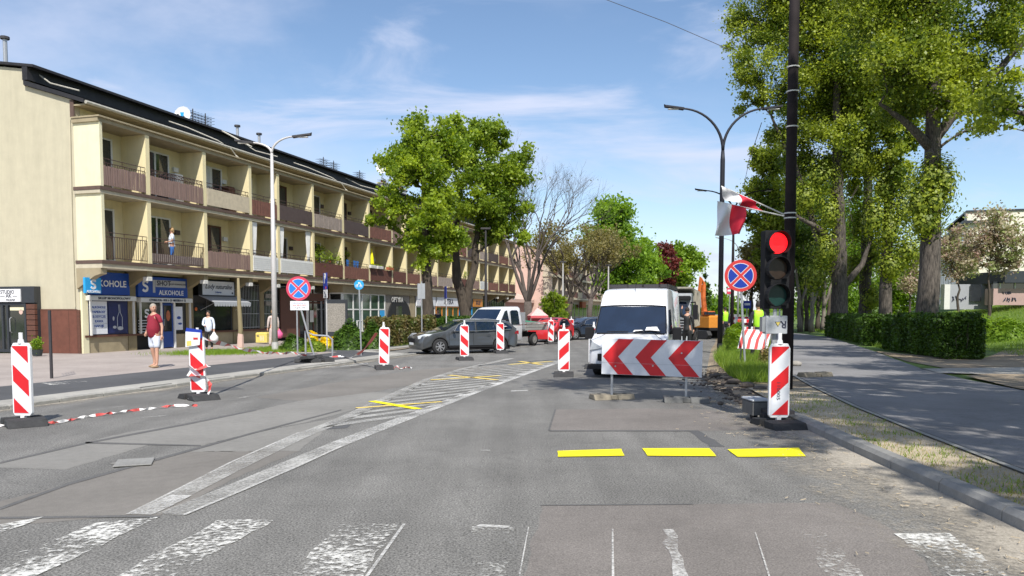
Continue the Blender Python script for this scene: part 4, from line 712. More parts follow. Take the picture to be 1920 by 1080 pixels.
for x, m, lab in ((22.4, 'offwhite', 'pale flower box hung on the balcony rail left of the closed yellow parasol'), (23.4, 'offwhite', 'pale flower box just right of the closed yellow parasol'), (25.0, 'terracotta', 'terracotta flower box on the rail right of the closed yellow parasol')):
    t = thing('flower_box', lab, 'flower box', bal(x, -1.28, zf + .86), ROT); b = MB(); b.cbox(-.4, .4, -.1, .1, 0, .18, .02); b.build('box', m, t); leaves('foliage', np.random.default_rng(int(x)).normal(0, 1, (90, 3)) * np.array([.2, .05, .05]) + np.array([0, 0, .2]), .06, 'leaf_linden_dark', t)
for i, (x, m, lab) in enumerate(((5.2, 'pvc_white', 'small white cupboard on the upper balcony second from the gable'), (8.9, 'wood_dark', 'brown cupboard on the upper balcony with the cream screen'), (31.6, 'grey_wall', 'grey cupboard on an upper balcony left of the big tree'))):
    t = thing('balcony_cupboard', lab, 'cupboard', bal(x, -.25, 6.41), ROT); b = MB(); b.cbox(-.25, .25, -.2, .2, 0, 1.35, .02); b.build('body', m, t); bars('door', m, t, ((-.24, -.005, -.215, -.2, .05, 1.3), (.005, .24, -.215, -.2, .05, 1.3)))
t = thing('laundry', 'blue laundry hanging behind the rail of the barred balcony', 'laundry', bal(19.6, -.9, zf + .8), ROT); b = MB()
for i, dx in enumerate((0, .9, 1.3)): b.prism([(dx, 0, .45), (dx + .3, 0, .42), (dx + .26, .02, .0), (dx + .05, .02, .05)], (0, .02, 0))
b.build('cloth', 'sign_blue', t)

# ---------------- salon annex beside the gable
AX = thing('beauty_salon', 'small dark shop annex with a white sign and glass doors against the gable', 'shop', SN(23.84, 26.5, .0), ROT)
b = MB(); b.box(.02, .19, 0, 6, 0, 2.62); b.build('wall', 'anthracite', AX)
b = MB(); b.box(-.12, .02, -.02, 6.0, 1.98, 2.62); f = b.build('fascia', 'anthracite', AX)
b = MB(); b.box(-.17, -.125, .62, 4.2, 2.02, 2.52); sg = b.build('sign_board', 'white', AX)
TX = lambda y, z: Matrix.Translation((-.178, y, z)) @ Matrix.Rotation(R(-90), 4, 'Z') @ Matrix.Rotation(R(90), 4, 'X')
text('NAILS STUDIO', .2, 'ink', sg, TX(1.55, 2.4)); text('— AK —', .22, 'ink', sg, TX(1.2, 2.25)); text('PAULINA', .11, 'ink', sg, TX(1.1, 2.09))
for i in range(9): b = MB(); b.box(-.1, .02, .0, .42, .06 + i * .21, .245 + i * .21); b.build('wood_plank', 'wood_dark', AX)
b = MB(); b.box(-.04, .018, .5, 5.0, .05, 1.97); b.build('window', 'shop_glass', AX)
b = MB(); [b.box(-.09, -.041, y, y + .09, .02, 1.97) for y in (.46, 1.36, 1.62, 2.6, 3.6)]; b.box(-.088, -.041, .46, 5, 1.88, 1.97); b.box(-.088, -.041, .46, 5, .02, .14); b.build('door_frame', 'anthracite', AX)
b = MB(); b.tube([(-.09, 1.2, .8), (-.16, 1.2, .85), (-.16, 1.2, 1.35), (-.09, 1.2, 1.4)], .018, 6); b.build('handle', 'galv', AX); b = MB(); b.cyl((-.05, .75, 1.62), (-.046, .75, 1.62), .1, .1, 12); b.build('door_sticker', 'pink_wall', AX); b = MB(); b.box(-.05, -.042, .6, 1.3, 1.68, 1.8); b.build('door_strip', 'yellow_wall', AX)
# ---------------- the pink block further down the street, and the next ones
def far_block(name, label, s0, n, gablem, wallm, seed):
    rd = random.Random(seed); B = thing(name, label, 'building', SN(s0, 24.6, 0), ROT); Lb = n * 3.3 + .6
    g = [(0, 0), (0, 9.6), (2.2, 10.1), (5.7, 11.2), (9.2, 10.1), (11.4, 9.6), (11.4, 0)]
    for x in (0, Lb - .3): b = MB(); b.prism([(x, y, z) for y, z in g], (.3, 0, 0)); b.build('gable_wall', gablem, B)
    b = MB(); b.box(.3, Lb - .3, .05, .3, 0, 9.6); b.build('facade_wall', wallm, B)
    b = MB(); b.prism([(-.1, y, z) for y, z in ((-.4, 9.65), (2.2, 10.15), (5.7, 11.25), (11.6, 9.7), (5.7, 11.1), (2.2, 10.0), (-.4, 9.55))], (Lb + .2, 0, 0)); b.build('roof', 'roof_dark', B)
    for z in (3.3, 6.1, 8.8): b = MB(); b.box(-.05, Lb, -1.3, .04, z, z + .26); b.build('floor_slab', 'slab_edge', B)
    for z0 in (3.562, 6.362):
        for i in range(n + 1): b = MB(); b.box(.1 + i * 3.3, .32 + i * 3.3, -1.2, .04, z0, z0 + 2.53); b.build('balcony_partition', wallm, B)
        for i in range(n):
            b = MB(); b.box(.35 + i * 3.3, 3.38 + i * 3.3, -1.18, -1.15, z0 + .05, z0 + .9); b.build('railing', rd.choice(('slat_red', 'slat_brown', 'screen_dark', 'screen_cream', 'slat_grey')), B)
            b = MB(); b.box(1.0 + i * 3.3, 2.3 + i * 3.3, 0, .04, z0 + .05, z0 + 2.1); w_ = b.build('window', 'pvc_white', B); b = MB(); b.box(1.08 + i * 3.3, 2.22 + i * 3.3, -.01, .0, z0 + .12, z0 + 2.02); b.build('pane', 'pane_glass', w_)
    for i in range(n): b = MB(); b.box(.4 + i * 3.3, 3.1 + i * 3.3, -.0, .04, .4, 2.7); b.build('shop_window', 'shop_glass', B)
    for i in (3, 7): 
        if i < n: b = MB(); b.box(.4 + i * 3.3, 3.3 + i * 3.3, -.5, -.05, 2.2, 3.1); b.build('shop_sign', 'brick_orange', B)
    return B
PB = far_block('pink_apartment_block', 'pink gabled block with balconies behind the bare tree', 97.0, 15, 'pink_wall', 'far_wall', 5)
b = MB(); b.box(-14, -.1, 1.5, 9, 0, 2.7); b.build('low_wing', 'pink_wall_dark', PB); b = MB(); b.prism([(-14.3, y, z) for y, z in ((1.1, 2.7), (9.3, 2.7), (9.3, 3.2), (5, 4.6), (1.1, 3.1))], (14.2, 0, 0)); b.build('wing_roof', 'pink_wall', PB)
far_block('cream_apartment_block', 'farthest block of the left row, mostly behind trees and the van', 155, 12, 'far_wall', 'far_wall', 6)
# ---------------- school like building on the right
RB = thing('corner_building', 'large cream building with a long window side, behind the blossom trees', 'building', (0, 0, 0))
def P3(px, py, Y): return up(px, py, Y)
Yb = 68; xg = (1806 - 960) / FOC * Yb; zt = P3(1806, 398, Yb).z
ddir = Vector((SU * .4 - .9 * .0, 1, 0)); x_far = (1757 - 960) / FOC * 88
b = MB(); z0 = 1.0; b.prism([(xg, Yb, z0), (xg + 34, Yb - 4, z0), (xg + 34, Yb - 4, zt + .6), (xg, Yb, zt)], (0, .4, 0)); b.build('gable_wall', 'cream_right', RB)
Ls = Vector((x_far - xg, 20, 0)); zl = P3(1762, 415, 87).z
def side_pt(t, z, off=0): p = Vector((xg, Yb, 0)) + Ls * t; return Vector((p.x - off * .96, p.y, z))
b = MB(); b.prism([side_pt(0, z0), side_pt(1, z0), side_pt(1, zt - 1.0), side_pt(0, zt - 1.0)], (.4, 0, 0)); b.build('side_wall', 'offwhite', RB)
b = MB(); b.prism([side_pt(-.02, zt - 1.0, .4), side_pt(1, zt - 1.0, .4), side_pt(1, zt - .75, .4), side_pt(-.02, zt - .75, .4)], (3, 0, 0)); b.prism([(xg - .15, Yb - .1, zt), (xg + 34, Yb - 4.1, zt + .6), (xg + 34, Yb - 4.1, zt + .75), (xg - .15, Yb - .1, zt + .15)], (Ls.x * .8, 16, 0)); b.build('roof', 'anthracite', RB)
for fl in range(3):
    for i in range(9):
        t0 = .04 + i * .105; za = zt - 2.9 - fl * 3.1; b = MB(); b.prism([side_pt(t0, za, .03), side_pt(t0 + .07, za, .03), side_pt(t0 + .07, za + 1.6, .03), side_pt(t0, za + 1.6, .03)], (.02, 0, 0)); w_ = b.build('window', 'pane_glass', RB); b = MB(); b.prism([side_pt(t0 + .033, za, .06), side_pt(t0 + .037, za, .06), side_pt(t0 + .037, za + 1.6, .06), side_pt(t0 + .033, za + 1.6, .06)], (.02, 0, 0)); b.build('frame', 'pvc_white', w_)
t = thing('chimney', 'low pale chimney with vents on the roof of the right hand building', 'chimney', side_pt(.75, zt - .75, -2)); b = MB(); b.box(-1, 1, -.6, .6, 0, 1.0); b.build('stack', 'offwhite', t); b = MB(); [b.cyl((q, 0, 1.0), (q, 0, 1.7), .1, .1, 6) for q in (-.7, -.2, .3, .8)]; b.build('flue', 'steel_dark', t)
# low wing with dark fascia, ribbon windows and a scribbled pink wall
WG = thing('low_annex', 'low flat annex with dark fascia and a scribbled pink wall, far right', 'building', (0, 0, 0)); Yw = 55
def wq(px0, px1, py0, py1, Y, m, nm, d=.3, par=None):
    a, c = up(px0, py1, Y), up(px1, py0, Y); b = MB(); b.box(a.x, c.x, Y, Y + d, a.z, c.z); return b.build(nm, m, par or WG)
wq(1884, 2050, 508, 530, Yw - .6, 'anthracite', 'fascia', 6); wq(1862, 2050, 541, 572, Yw, 'dusty_pink', 'wall', 1); wq(1862, 2050, 528, 542, Yw + .1, 'pane_glass', 'window', .2)
for px in (1874, 1902, 1932): wq(px, px + 3, 528, 542, Yw + .05, 'offwhite', 'frame', .1)
wq(1780, 1862, 533, 580, Yw + 2, 'grey_wall', 'wall', .5); wq(1770, 1782, 533, 580, Yw + 1.9, 'offwhite', 'pier', .5); wq(1820, 1840, 533, 565, Yw + 1.8, 'pane_glass', 'window', .1)
def scribble(px, py, w, h, Y, seed):
    rd = random.Random(seed); b = MB(); c = up(px, py, Y - .02); k = Y / FOC
    for i in range(5): x = c.x + (i - 2) * w * k / 5; b.tube([(x + rd.uniform(-1, 1) * w * k / 9, Y - .02, c.z + rd.uniform(-1, 1) * h * k / 2) for _ in range(5)], .035, 4)
    return b
scribble(1790 + 8, 560, 26, 12, Yw + 2, 1).build('graffiti', 'ink', WG); scribble(1893, 562, 24, 8, Yw, 2).build('graffiti', 'ink', WG); scribble(1888, 549, 16, 5, Yw, 3).build('graffiti', 'ink', WG); scribble(1852, 552, 10, 10, Yw + 2, 4).build('graffiti', 'ink', WG)
# ================================================================ STREET FURNITURE
def put(o, p, rz=0, tilt=0, roll=0): o.location = p; o.rotation_euler = (tilt, roll, rz); return o
def delineator(p, label, mirror=False, rz=0, base_rz=0, group=None, tilt=0, basemat='rubber', marks=None, h=1.0):
    t = thing('delineator', label, 'traffic delineator', p, rz, group)
    s = -1 if mirror else 1
    b = MB(); b.prism([(x * .15, .03, z) for x, z in ((-.8, .13), (.8, .13), (1, .17), (1, 1.12), (.75, 1.19), (-.75, 1.19), (-1, 1.12), (-1, .17))], (0, -.055, 0)); c = b.build('case', 'plastic_white', t, bevel=.008)
    b = MB(); b.box(-.13, .13, -.0275, -.0255, .165, 1.155); b.build('reflector_sheet', 'sheet_white', c)
    b = MB(); y = -.0295
    for k in range(-1, 4):
        z0 = .15 + k * .49   # left edge start of a red band (falls to the right)
        q = clip([(-.125 * 1, z0), (.125, z0 - .23), (.125, z0 + .01), (-.125, z0 + .24)], -.125, .125, .172, 1.148)
        if q: b.poly([(x * s, y, z) for x, z in (q if s > 0 else q[::-1])])
    b.build('red_stripes', 'red_sheet', c)
    b = MB(); b.cyl((0, 0, 1.185), (0, 0, 1.24), .045, .035, 10); b.cyl((0, 0, 1.24), (0, 0, 1.34), .027, .027, 10); b.build('knob', 'plastic_white', t)
    b = MB(); b.box(-.03, .03, -.03, .03, .03, .13); b.build('foot_tenon', 'plastic_white', t)
    if marks: text(marks, .07, 'ink', c, face_T(-.02, -.032, .52) @ Matrix.Rotation(R(-90), 4, 'Z'), name='marks', xs=1.3, depth=.001)
    b = MB(); b.T = Matrix.Rotation(base_rz, 4, 'Z')
    for x0, x1, hh in ((-.25, .25, .08),):
        for y0, y1 in ((-.42, -.06), (.06, .42)):
            ya, yb = (y0, y1) if y0 < 0 else (y1, y0); b.prism([(x0, ya, 0), (x0, ya + (yb - ya) * .3, .095), (x0, yb, .11), (x0, yb, 0)], (x1 - x0, 0, 0))
        b.box(-.17, -.06, -.07, .07, 0, .085); b.box(.06, .17, -.07, .07, 0, .085); b.box(-.06, .06, -.07, -.035, 0, .07); b.box(-.06, .06, .035, .07, 0, .07)
    bo = b.build('rubber_base', basemat, t, bevel=.012)
    if tilt: c.rotation_euler = (0, tilt, 0)
    return t
GD = 'red and white delineators round the road works'
delineator(at(45, 796), 'nearest delineator of the left line, standing out at the left edge', rz=R(-8), base_rz=R(48), group=GD)
d2 = delineator(at(373, 748), 'delineator of the left line with a paper notice on top and tape knotted round it', rz=R(-6), base_rz=R(50), group=GD, tilt=R(-1))
delineator(at(720, 692), 'delineator with the tape end stretched to it, left of the grey estate car', rz=R(-4), base_rz=R(18), group=GD, tilt=R(1.5))
delineator(at(871, 675), 'delineator standing before the front door of the grey estate car', base_rz=R(14), group=GD)
delineator(at(938, 662), 'delineator standing before the rear wheel of the grey estate car', base_rz=R(14), group=GD)
delineator(at(1033, 645), 'small far delineator before the red car', group=GD, base_rz=R(14)); delineator(at(1071, 637), 'small far delineator before the black car', group=GD, base_rz=R(14))
delineator(at(1057, 705), 'delineator in the middle of the road left of the white van', mirror=True, group=GD, rz=R(4), base_rz=R(-8))
delineator(at(1113, 690), 'delineator half hidden behind the left side of the white van', mirror=True, group=GD, base_rz=R(-8))
delineator(at(1459, 800), 'large delineator at the kerb in front of the portable traffic light, with small stacked characters', mirror=True, rz=R(3), base_rz=R(6), group=GD, marks='ᴊ10005' if False else '110005')
q = thing('paper_notice', 'sheet of paper in a blue holder fixed on top of the taped delineator', 'notice', d2.location + Vector((-.05, -.06, 1.1)), R(-6)); b = MB(); b.prism([(-.16, 0, .14), (-.14, 0, .24), (.16, 0, .2), (.16, 0, .05)], (0, .02, 0)); b.build('holder', 'sign_blue_deep', q); b = MB(); b.prism([(-.16, -.008, -.12), (.12, -.008, -.08), (.14, -.008, .15), (-.15, -.008, .17)], (0, .007, 0)); b.build('sheet', 'white', q); b = MB(); b.prism([(-.13, -.012, -.1), (-.04, -.012, -.09), (-.04, -.012, .0), (-.13, -.012, -.01)], (0, .003, 0)); b.build('print', 'bin_yellow', q); b = MB(); b.box(0, .09, -.0125, -.009, .02, .06); b.build('print', 'red_dull', q)
# barrier tape: twisted ribbon with red blocks
def ribbon(name, label, P_, wd=.075, seg=44, seed=1, block_=.25, twist=.6, redw=None):
    rd = random.Random(seed); t = thing(name, label, 'barrier tape', P_[0]); P_ = [Vector(p) - Vector(P_[0]) for p in P_]
    Ls = sum((c - a).length for a, c in zip(P_, P_[1:])); b = MB(); n = seg; prev = None; ph = rd.uniform(0, 6)
    for i in range(n + 1):
        p = along(P_, Ls * i / n); d = (along(P_, min(Ls, Ls * i / n + .05)) - along(P_, max(0, Ls * i / n - .05))).normalized(); sd = d.cross(Vector((0, 0, 1))).normalized(); a = ph + twist * math.sin(i * .35 + ph) * 2; wv = (Vector((0, 0, 1)) * math.cos(a) + sd * math.sin(a)) * wd / 2
        cur = (p + wv, p - wv)
        if prev: b.mi = int(Ls * i / n / block_) % 2; b._add([prev[0], prev[1], cur[1], cur[0]], [(0, 1, 2, 3)])
        prev = cur
    b.build('ribbon', ['tape_white', 'tape_red'], t); return t
def sag(a, c, s, n=14): a, c = Vector(a), Vector(c); return [a.lerp(c, i / n) - Vector((0, 0, s * 4 * (i / n) * (1 - i / n))) for i in range(n + 1)]
A2 = d2.location
ribbon('barrier_tape', 'red and white tape sagging from the taped delineator past the grey lamp post', sag(A2 + Vector((.1, 0, 1.15)), at(548, 661, .35), .12) + sag(at(560, 664, .25), at(640, 668, .09), .05)[1:], .09, 90, 3, .35, .5)
ribbon('barrier_tape', 'pale tape hanging low between the blue bicycle sign and the third left delineator', sag(at(640, 668, .09), Vector((-3.75, 21.4, 1.05)), .28), .08, 50, 4, 3, .3)
ribbon('barrier_tape', 'tape lying on the road between the two nearest left delineators', [at(x, y, .02 + .015 * (i % 2)) for i, (x, y) in enumerate(((0, 798), (25, 795), (60, 790), (105, 792), (150, 783), (200, 775), (260, 768), (330, 760), (370, 760)))], .045, 90, 5, .28, 1.2)
ribbon('barrier_tape', 'tape wound round the middle of the taped delineator and dropping to its base', [A2 + Vector(q) for q in ((-.16, -.05, .62), (0, -.07, .56), (.17, -.04, .64), (.17, .06, .6), (-.16, .05, .55), (-.17, -.05, .48), (0, -.075, .42), (.17, -.05, .42), (.24, -.05, .25), (.22, -.1, .1), (.1, -.2, .03), (-.1, -.25, .02))], .1, 60, 6, .2, .4)
ribbon('barrier_tape', 'torn tape end lying on the road right of the third left delineator', [at(x, y, .02) for x, y in ((733, 692), (745, 686), (750, 692), (762, 688), (772, 690))], .05, 24, 7, .12, 1.5)
ribbon('barrier_tape', 'tape stretched between the delineators before the far parked cars', [at(938, 662, 0) + Vector((.15, 0, 1.05)), at(1033, 645, 0) + Vector((0, -.05, 1.1)), at(1071, 637, 0) + Vector((0, -.05, 1.15))], .07, 40, 8, .5, .3)

# chevron board on two feet
cb = thing('chevron_board', 'wide white board with three red arrows pointing left, standing before the white van', 'barrier board', at(1147, 748), math.atan2(at(1286, 752).y - at(1147, 748).y, at(1286, 752).x - at(1147, 748).x))
W_ = (at(1286, 752) - at(1147, 748)).length; b = MB(); x0, x1, z0, z1 = -.2, W_ + .27, .47, 1.14
b.T = Matrix.Rotation(R(1.0), 4, 'Y'); b.cbox(x0, x1, -.05, -.025, z0, z1, .006); pn = b.build('panel', 'sheet_white', cb)
b = MB(); b.T = Matrix.Rotation(R(1.0), 4, 'Y'); ww = x1 - x0; hh = (z1 - z0) / 2; zc = (z0 + z1) / 2
for k in range(3):
    ax = x0 + .012 * ww + k * .328 * ww
    for sgn in (1, -1): b.prism([(ax, -.054, zc), (ax + .155 * ww, -.054, zc), (ax + .31 * ww, -.054, zc + sgn * hh * .985), (ax + .155 * ww, -.054, zc + sgn * hh * .985)], (0, .003, 0))
b.build('red_arrows', 'red_sheet', pn)
b = MB(); b.T = Matrix.Rotation(R(1.0), 4, 'Y'); b.box(x0, x1, -.0555, -.0505, zc - hh * .36, zc - hh * .35); b.build('joint_line', 'box_grey', pn)
for x, z in ((.06, zc - .18), (.75, zc - .15), (W_ - .1, zc + .1)): b = MB(); b.T = Matrix.Rotation(R(1.0), 4, 'Y'); b.cyl((x, -.058, z), (x, -.05, z), .016, .016, 8); b.build('bolt', 'galv', pn)
b = MB(); b.T = Matrix.Rotation(R(1.0), 4, 'Y'); b.box(x0 + .02, x1 - .02, -.024, -.01, z0 + .08, z0 + .11); b.build('rear_rail', 'galv', cb); b = MB(); b.T = Matrix.Rotation(R(1.0), 4, 'Y'); b.box(x0 + .02, x1 - .02, -.024, -.01, z1 - .12, z1 - .09); b.build('rear_rail', 'galv', cb)
for x in (0, W_): b = MB(); b.box(x - .02, x + .02, -.01, .03, .04, .6 + (.45)); b.build('post', 'galv', cb)
def rubber_foot(p, label, m, rz, extra=True):
    t = thing('rubber_base', label, 'sign base', p, rz); b = MB()
    b.prism([(-.4, y, z) for y, z in ((-.19, 0), (-.12, .1), (.12, .1), (.19, 0))], (.33, 0, 0)); b.prism([(.07, y, z) for y, z in ((-.19, 0), (-.12, .1), (.12, .1), (.19, 0))], (.33, 0, 0)); b.box(-.07, .07, -.15, -.06, 0, .085); b.box(-.07, .07, .06, .15, 0, .085); b.build('block', m, t, bevel=.012)
    b = MB(); [b.box(x - .03, x + .03, -.05, .05, .1, .104) for x in (-.25, .25)]; b.build('slot', 'black', t); return t
rubber_foot(at(1147, 748), 'dusty beige rubber base under the left leg of the arrow board', 'rubber_dusty', R(14)); rubber_foot(at(1286, 754), 'dark rubber base under the right leg of the arrow board', 'rubber_grey', R(-6))
for i, (dx, rz, z, lab) in enumerate(((0, 10, 0, 'lowest rubber base of the small heap on the left kerb'), (.35, 40, .02, 'rubber base tilted at the right end of the heap on the left kerb'), (.1, 70, .1, 'top rubber base of the small heap on the left kerb'))):
    r_ = rubber_foot(at(578, 679, .08) + Vector((dx, dx * .3, z + .005)), lab, 'rubber', R(rz)); r_.rotation_euler[0] = R((0, 7, -6)[i])
r_ = rubber_foot(at(1528, 706, ZP), 'loose grey rubber base lying on the tree shaded path', 'rubber_dusty', R(20)); r_.scale = (1, .9, 1.05)
t = thing('stone', 'small rough stone on the path edge behind the large delineator', 'stone', at(1492, 686, ZP), 0); b = MB(); b.ball((0, 0, .06), .15, 9, 6, (1.2, .9, .6)); b.build('body', 'rock', t, smooth=True)
t = thing('concrete_block', 'pale broken kerb block lying under the tilted arrow sign', 'concrete block', at(1412, 692, .1), R(10)); b = MB(); b.cbox(-.4, .4, -.08, .08, 0, .1, .02); b.build('body', 'kerb_concrete', t)

# small tilted chevron sign on a trestle
cs = thing('chevron_sign', 'small tilted board with red arrows on a steel trestle beside the hedge', 'barrier board', at(1412, 690, .1), R(-8))
k = cs.location.y / FOC; zc = up(1414, 636, cs.location.y).z - .1
b = MB(); b.T = Matrix.Translation((0, -.12, zc)) @ Matrix.Rotation(R(3), 4, 'Y') @ Matrix.Rotation(R(-16), 4, 'X'); w2, h2 = 30 * k, 19 * k; sh = .1
b.prism([(-w2, 0, -h2), (w2 * .8, 0, -h2), (w2, 0, h2), (-w2 * .75, 0, h2)], (0, .02, 0)); pn = b.build('panel', 'sheet_white', cs)
b2 = MB(); b2.T = b.T
for k3 in range(4):
    ax = -w2 * .95 + k3 * w2 * .47
    for sg in (1, -1): b2.prism([(ax + (.12 * w2 * 1 if 1 else 0), -.003, 0), (ax + .3 * w2, -.003, 0), (ax + .3 * w2 + .28 * w2, -.003, sg * h2 * .98), (ax + .12 * w2 + .28 * w2, -.003, sg * h2 * .98)] if sg > 0 else [(ax + .12 * w2, -.003, 0), (ax + .3 * w2, -.003, 0), (ax + .2 * w2, -.003, -h2 * .98), (ax + .0 * w2, -.003, -h2 * .98)], (0, .002, 0))
b2.build('red_arrows', 'red_dull', pn)
for x in (-w2 * .7, w2 * .7):
    b = MB(); b.cyl((x, -.12, zc + h2 * .8), (x + .0, .35, 0), .02, .02, 6); b.build('leg', 'galv', cs); b = MB(); b.cyl((x, -.1, zc + h2 * .8), (x * .8, -.3, 0), .02, .02, 6); b.build('leg', 'galv', cs)

# round no stopping sign
def disc(c, r, y, z, k=40, w=0): return [(c + r * math.cos(2 * math.pi * i / k), y, z + r * math.sin(2 * math.pi * i / k)) for i in range(k)]
def nostop(t, r, z, blue, red, x=0, tilt=0):
    b = MB(); b.prism(disc(x, r, 0, z), (0, .02, 0)); pl = b.build('sign_plate', red, t)
    b = MB(); b.prism(disc(x, r * .99, .02, z), (0, .006, 0)); b.build('sign_back', 'sign_back', pl)
    ri = r * .80; hw = r * .085
    b = MB(); bw = MB()
    for kq in range(4):       # four blue sectors, each outlined by a thin pale line
        a0 = R(45 + 90 * kq)
        def sector(rr, off):
            c_ = off * math.sqrt(2); da = math.asin(min(1, off / rr)); pts = [(c_ * math.cos(a0 + R(45)), c_ * math.sin(a0 + R(45)))]
            for i in range(13): a = a0 + da + (R(90) - 2 * da) * i / 12; pts.append((rr * math.cos(a), rr * math.sin(a)))
            return pts
        bw.poly([(x + p, -.0025, z + q) for p, q in sector(ri, hw)][::-1]); b.poly([(x + p, -.005, z + q) for p, q in sector(ri - r * .035, hw + r * .035)][::-1])
    bw.build('pale_outline', 'sheet_white', pl); b.build('blue_field', blue, pl); return pl
ns = thing('no_stopping_sign', 'round blue and red no stopping sign on a grey post at the right verge', 'traffic sign', at(1398, 692, .1), R(-4)); Yn = ns.location.y; c = up(1389, 517, Yn)
nostop(ns, 29.5 * Yn / FOC, c.z - .1, 'sign_blue_deep', 'red_dull', c.x - ns.location.x)
b = MB(); b.cyl((0, .05, 0), (c.x - ns.location.x, .05, c.z), .03, .03, 8); b.build('post', 'galv', ns)
ns2 = thing('no_stopping_sign', 'bright round no stopping sign with a dated white plate, left side of the street', 'traffic sign', at(589, 668, .07), R(4)); Yn = ns2.location.y; c = up(560, 541, Yn); X_ = c.x - ns2.location.x
nostop(ns2, 22.5 * Yn / FOC, c.z - .07, 'sign_blue', 'sign_pink', X_)
zpl = up(562, 573, Yn).z - .07; kk = Yn / FOC
b = MB(); b.box(X_ + .03 - 17 * kk, X_ + .03 + 17 * kk, -.01, .01, zpl - 8.5 * kk, zpl + 8.5 * kk); p = b.build('plate', 'white', ns2); text('OBOWIĄZUJE OD', .055, 'ink_blue', p, face_T(X_ + .03, -.012, zpl + .085), depth=.001); text('dnia 08.05.2023', .075, 'sign_red', p, face_T(X_ + .03, -.012, zpl + .01), depth=.001); text('od godz. 7:00', .07, 'ink', p, face_T(X_ + .03, -.012, zpl - .075), depth=.001)
xl = up(557, 590, Yn).x - ns2.location.x; b = MB(); b.cyl((xl, .04, 0), (xl, .04, zpl + .3), .028, .028, 8); b.build('post', 'galv', ns2); b = MB(); b.cyl((.0, .03, 0), (up(564, 580, Yn).x - ns2.location.x, .03, zpl - .1), .033, .033, 8); b.build('post', 'galv', ns2)
# parking sign
ps = thing('parking_sign', 'blue parking sign seen at a slant with a white wheel plate, left verge', 'traffic sign', at(612, 655, .05), R(-62)); Yp = ps.location.y; kk = Yp / FOC
z1, z0, z2 = up(609, 514, Yp).z, up(609, 545, Yp).z, up(609, 561, Yp).z; hw = .30
b = MB(); b.box(-hw, hw, -.02, 0, z0, z1); p = b.build('plate', 'sign_blue_deep', ps); text('P', .56, 'white', p, face_T(0, -.024, (z0 + z1) / 2 + .1), bold=.02); b = MB(); b.box(.02, .22, -.024, -.02, z0 + .03, z0 + .12); b.build('emblem', 'sign_pink', p)
b = MB(); b.box(-hw, hw, -.02, 0, z2, z0 - .01); p = b.build('plate', 'white', ps); b = MB(); b.tube([(-.15, -.024, z0 - .08), (.15, -.024, z2 + .1)], .018, 5); b.tube([(-.1, -.024, z2 + .08), (.2, -.024, z2 + .06)], .014, 5); b.build('pictogram', 'ink', p)
b = MB(); b.cyl((0, .03, 0), (0, .03, z1), .03, .03, 8); b.build('post', 'pole_white', ps)
# cycle path sign
ck = thing('cycle_path_sign', 'small round light blue sign with white bicycles on a thin grey post', 'traffic sign', at(677, 667, .07), 0); Yc = ck.location.y; z = up(673, 534, Yc).z - .07; r = 9 * Yc / FOC; xo = up(673, 534, Yc).x - ck.location.x
b = MB(); b.prism(disc(xo, r, 0, z, 28), (0, .015, 0)); p = b.build('sign_plate', 'cyan_sign', ck); b = MB()
for s in (-1, 1): b.tube([(xo + s * r * .42 + r * .24 * math.cos(a), -.004, z - r * .25 + r * .24 * math.sin(a)) for a in [q * .7 for q in range(10)]], r * .06, 4)
b.tube([(xo - r * .42, -.004, z - r * .25), (xo - r * .1, -.004, z + r * .2), (xo + r * .3, -.004, z + r * .2), (xo + r * .42, -.004, z - r * .25), (xo + r * .2, -.004, z + r * .45)], r * .08, 4); b.ball((xo, -.004, z + r * .42), r * .15, 6, 4, (1, .1, 1)); b.build('pictogram', 'white', p)
b = MB(); b.cyl((0, .03, 0), (xo, .03, z), .028, .028, 8); b.build('post', 'galv', ck)
# second blue parking sign far left and its post
f = thing('parking_sign', 'far narrow blue parking sign on a white post between the tree trunks', 'traffic sign', SN(36.5, 15.9, 0), R(-75)); Yp = f.location.y
f.location = up(836, 640, 40); f.location.z = 0; f.location = Vector((f.location.x, 40, 0)); b = MB(); b.box(-.3, .3, -.02, 0, up(836, 560, 40).z, up(836, 537, 40).z); b.build('plate', 'sign_blue_deep', f); b = MB(); b.box(-.3, .3, -.02, 0, up(836, 570, 40).z, up(836, 561, 40).z); b.build('plate', 'white', f); b = MB(); b.cyl((0, .03, 0), (0, .03, 2.6), .03, .03, 6); b.build('post', 'pole_white', f)
t = thing('sign_post', 'dull sign on a thin post at the left side of the near tree trunk', 'traffic sign', Vector((up(791, 640, 38).x, 38, 0)), R(-30)); b = MB(); b.cyl((0, 0, 0), (0, 0, 3.1), .035, .035, 6); b.build('post', 'galv', t); b = MB(); b.box(-.22, .22, -.03, -.01, 2.25, 3.0); b.build('sign_back', 'box_grey', t)

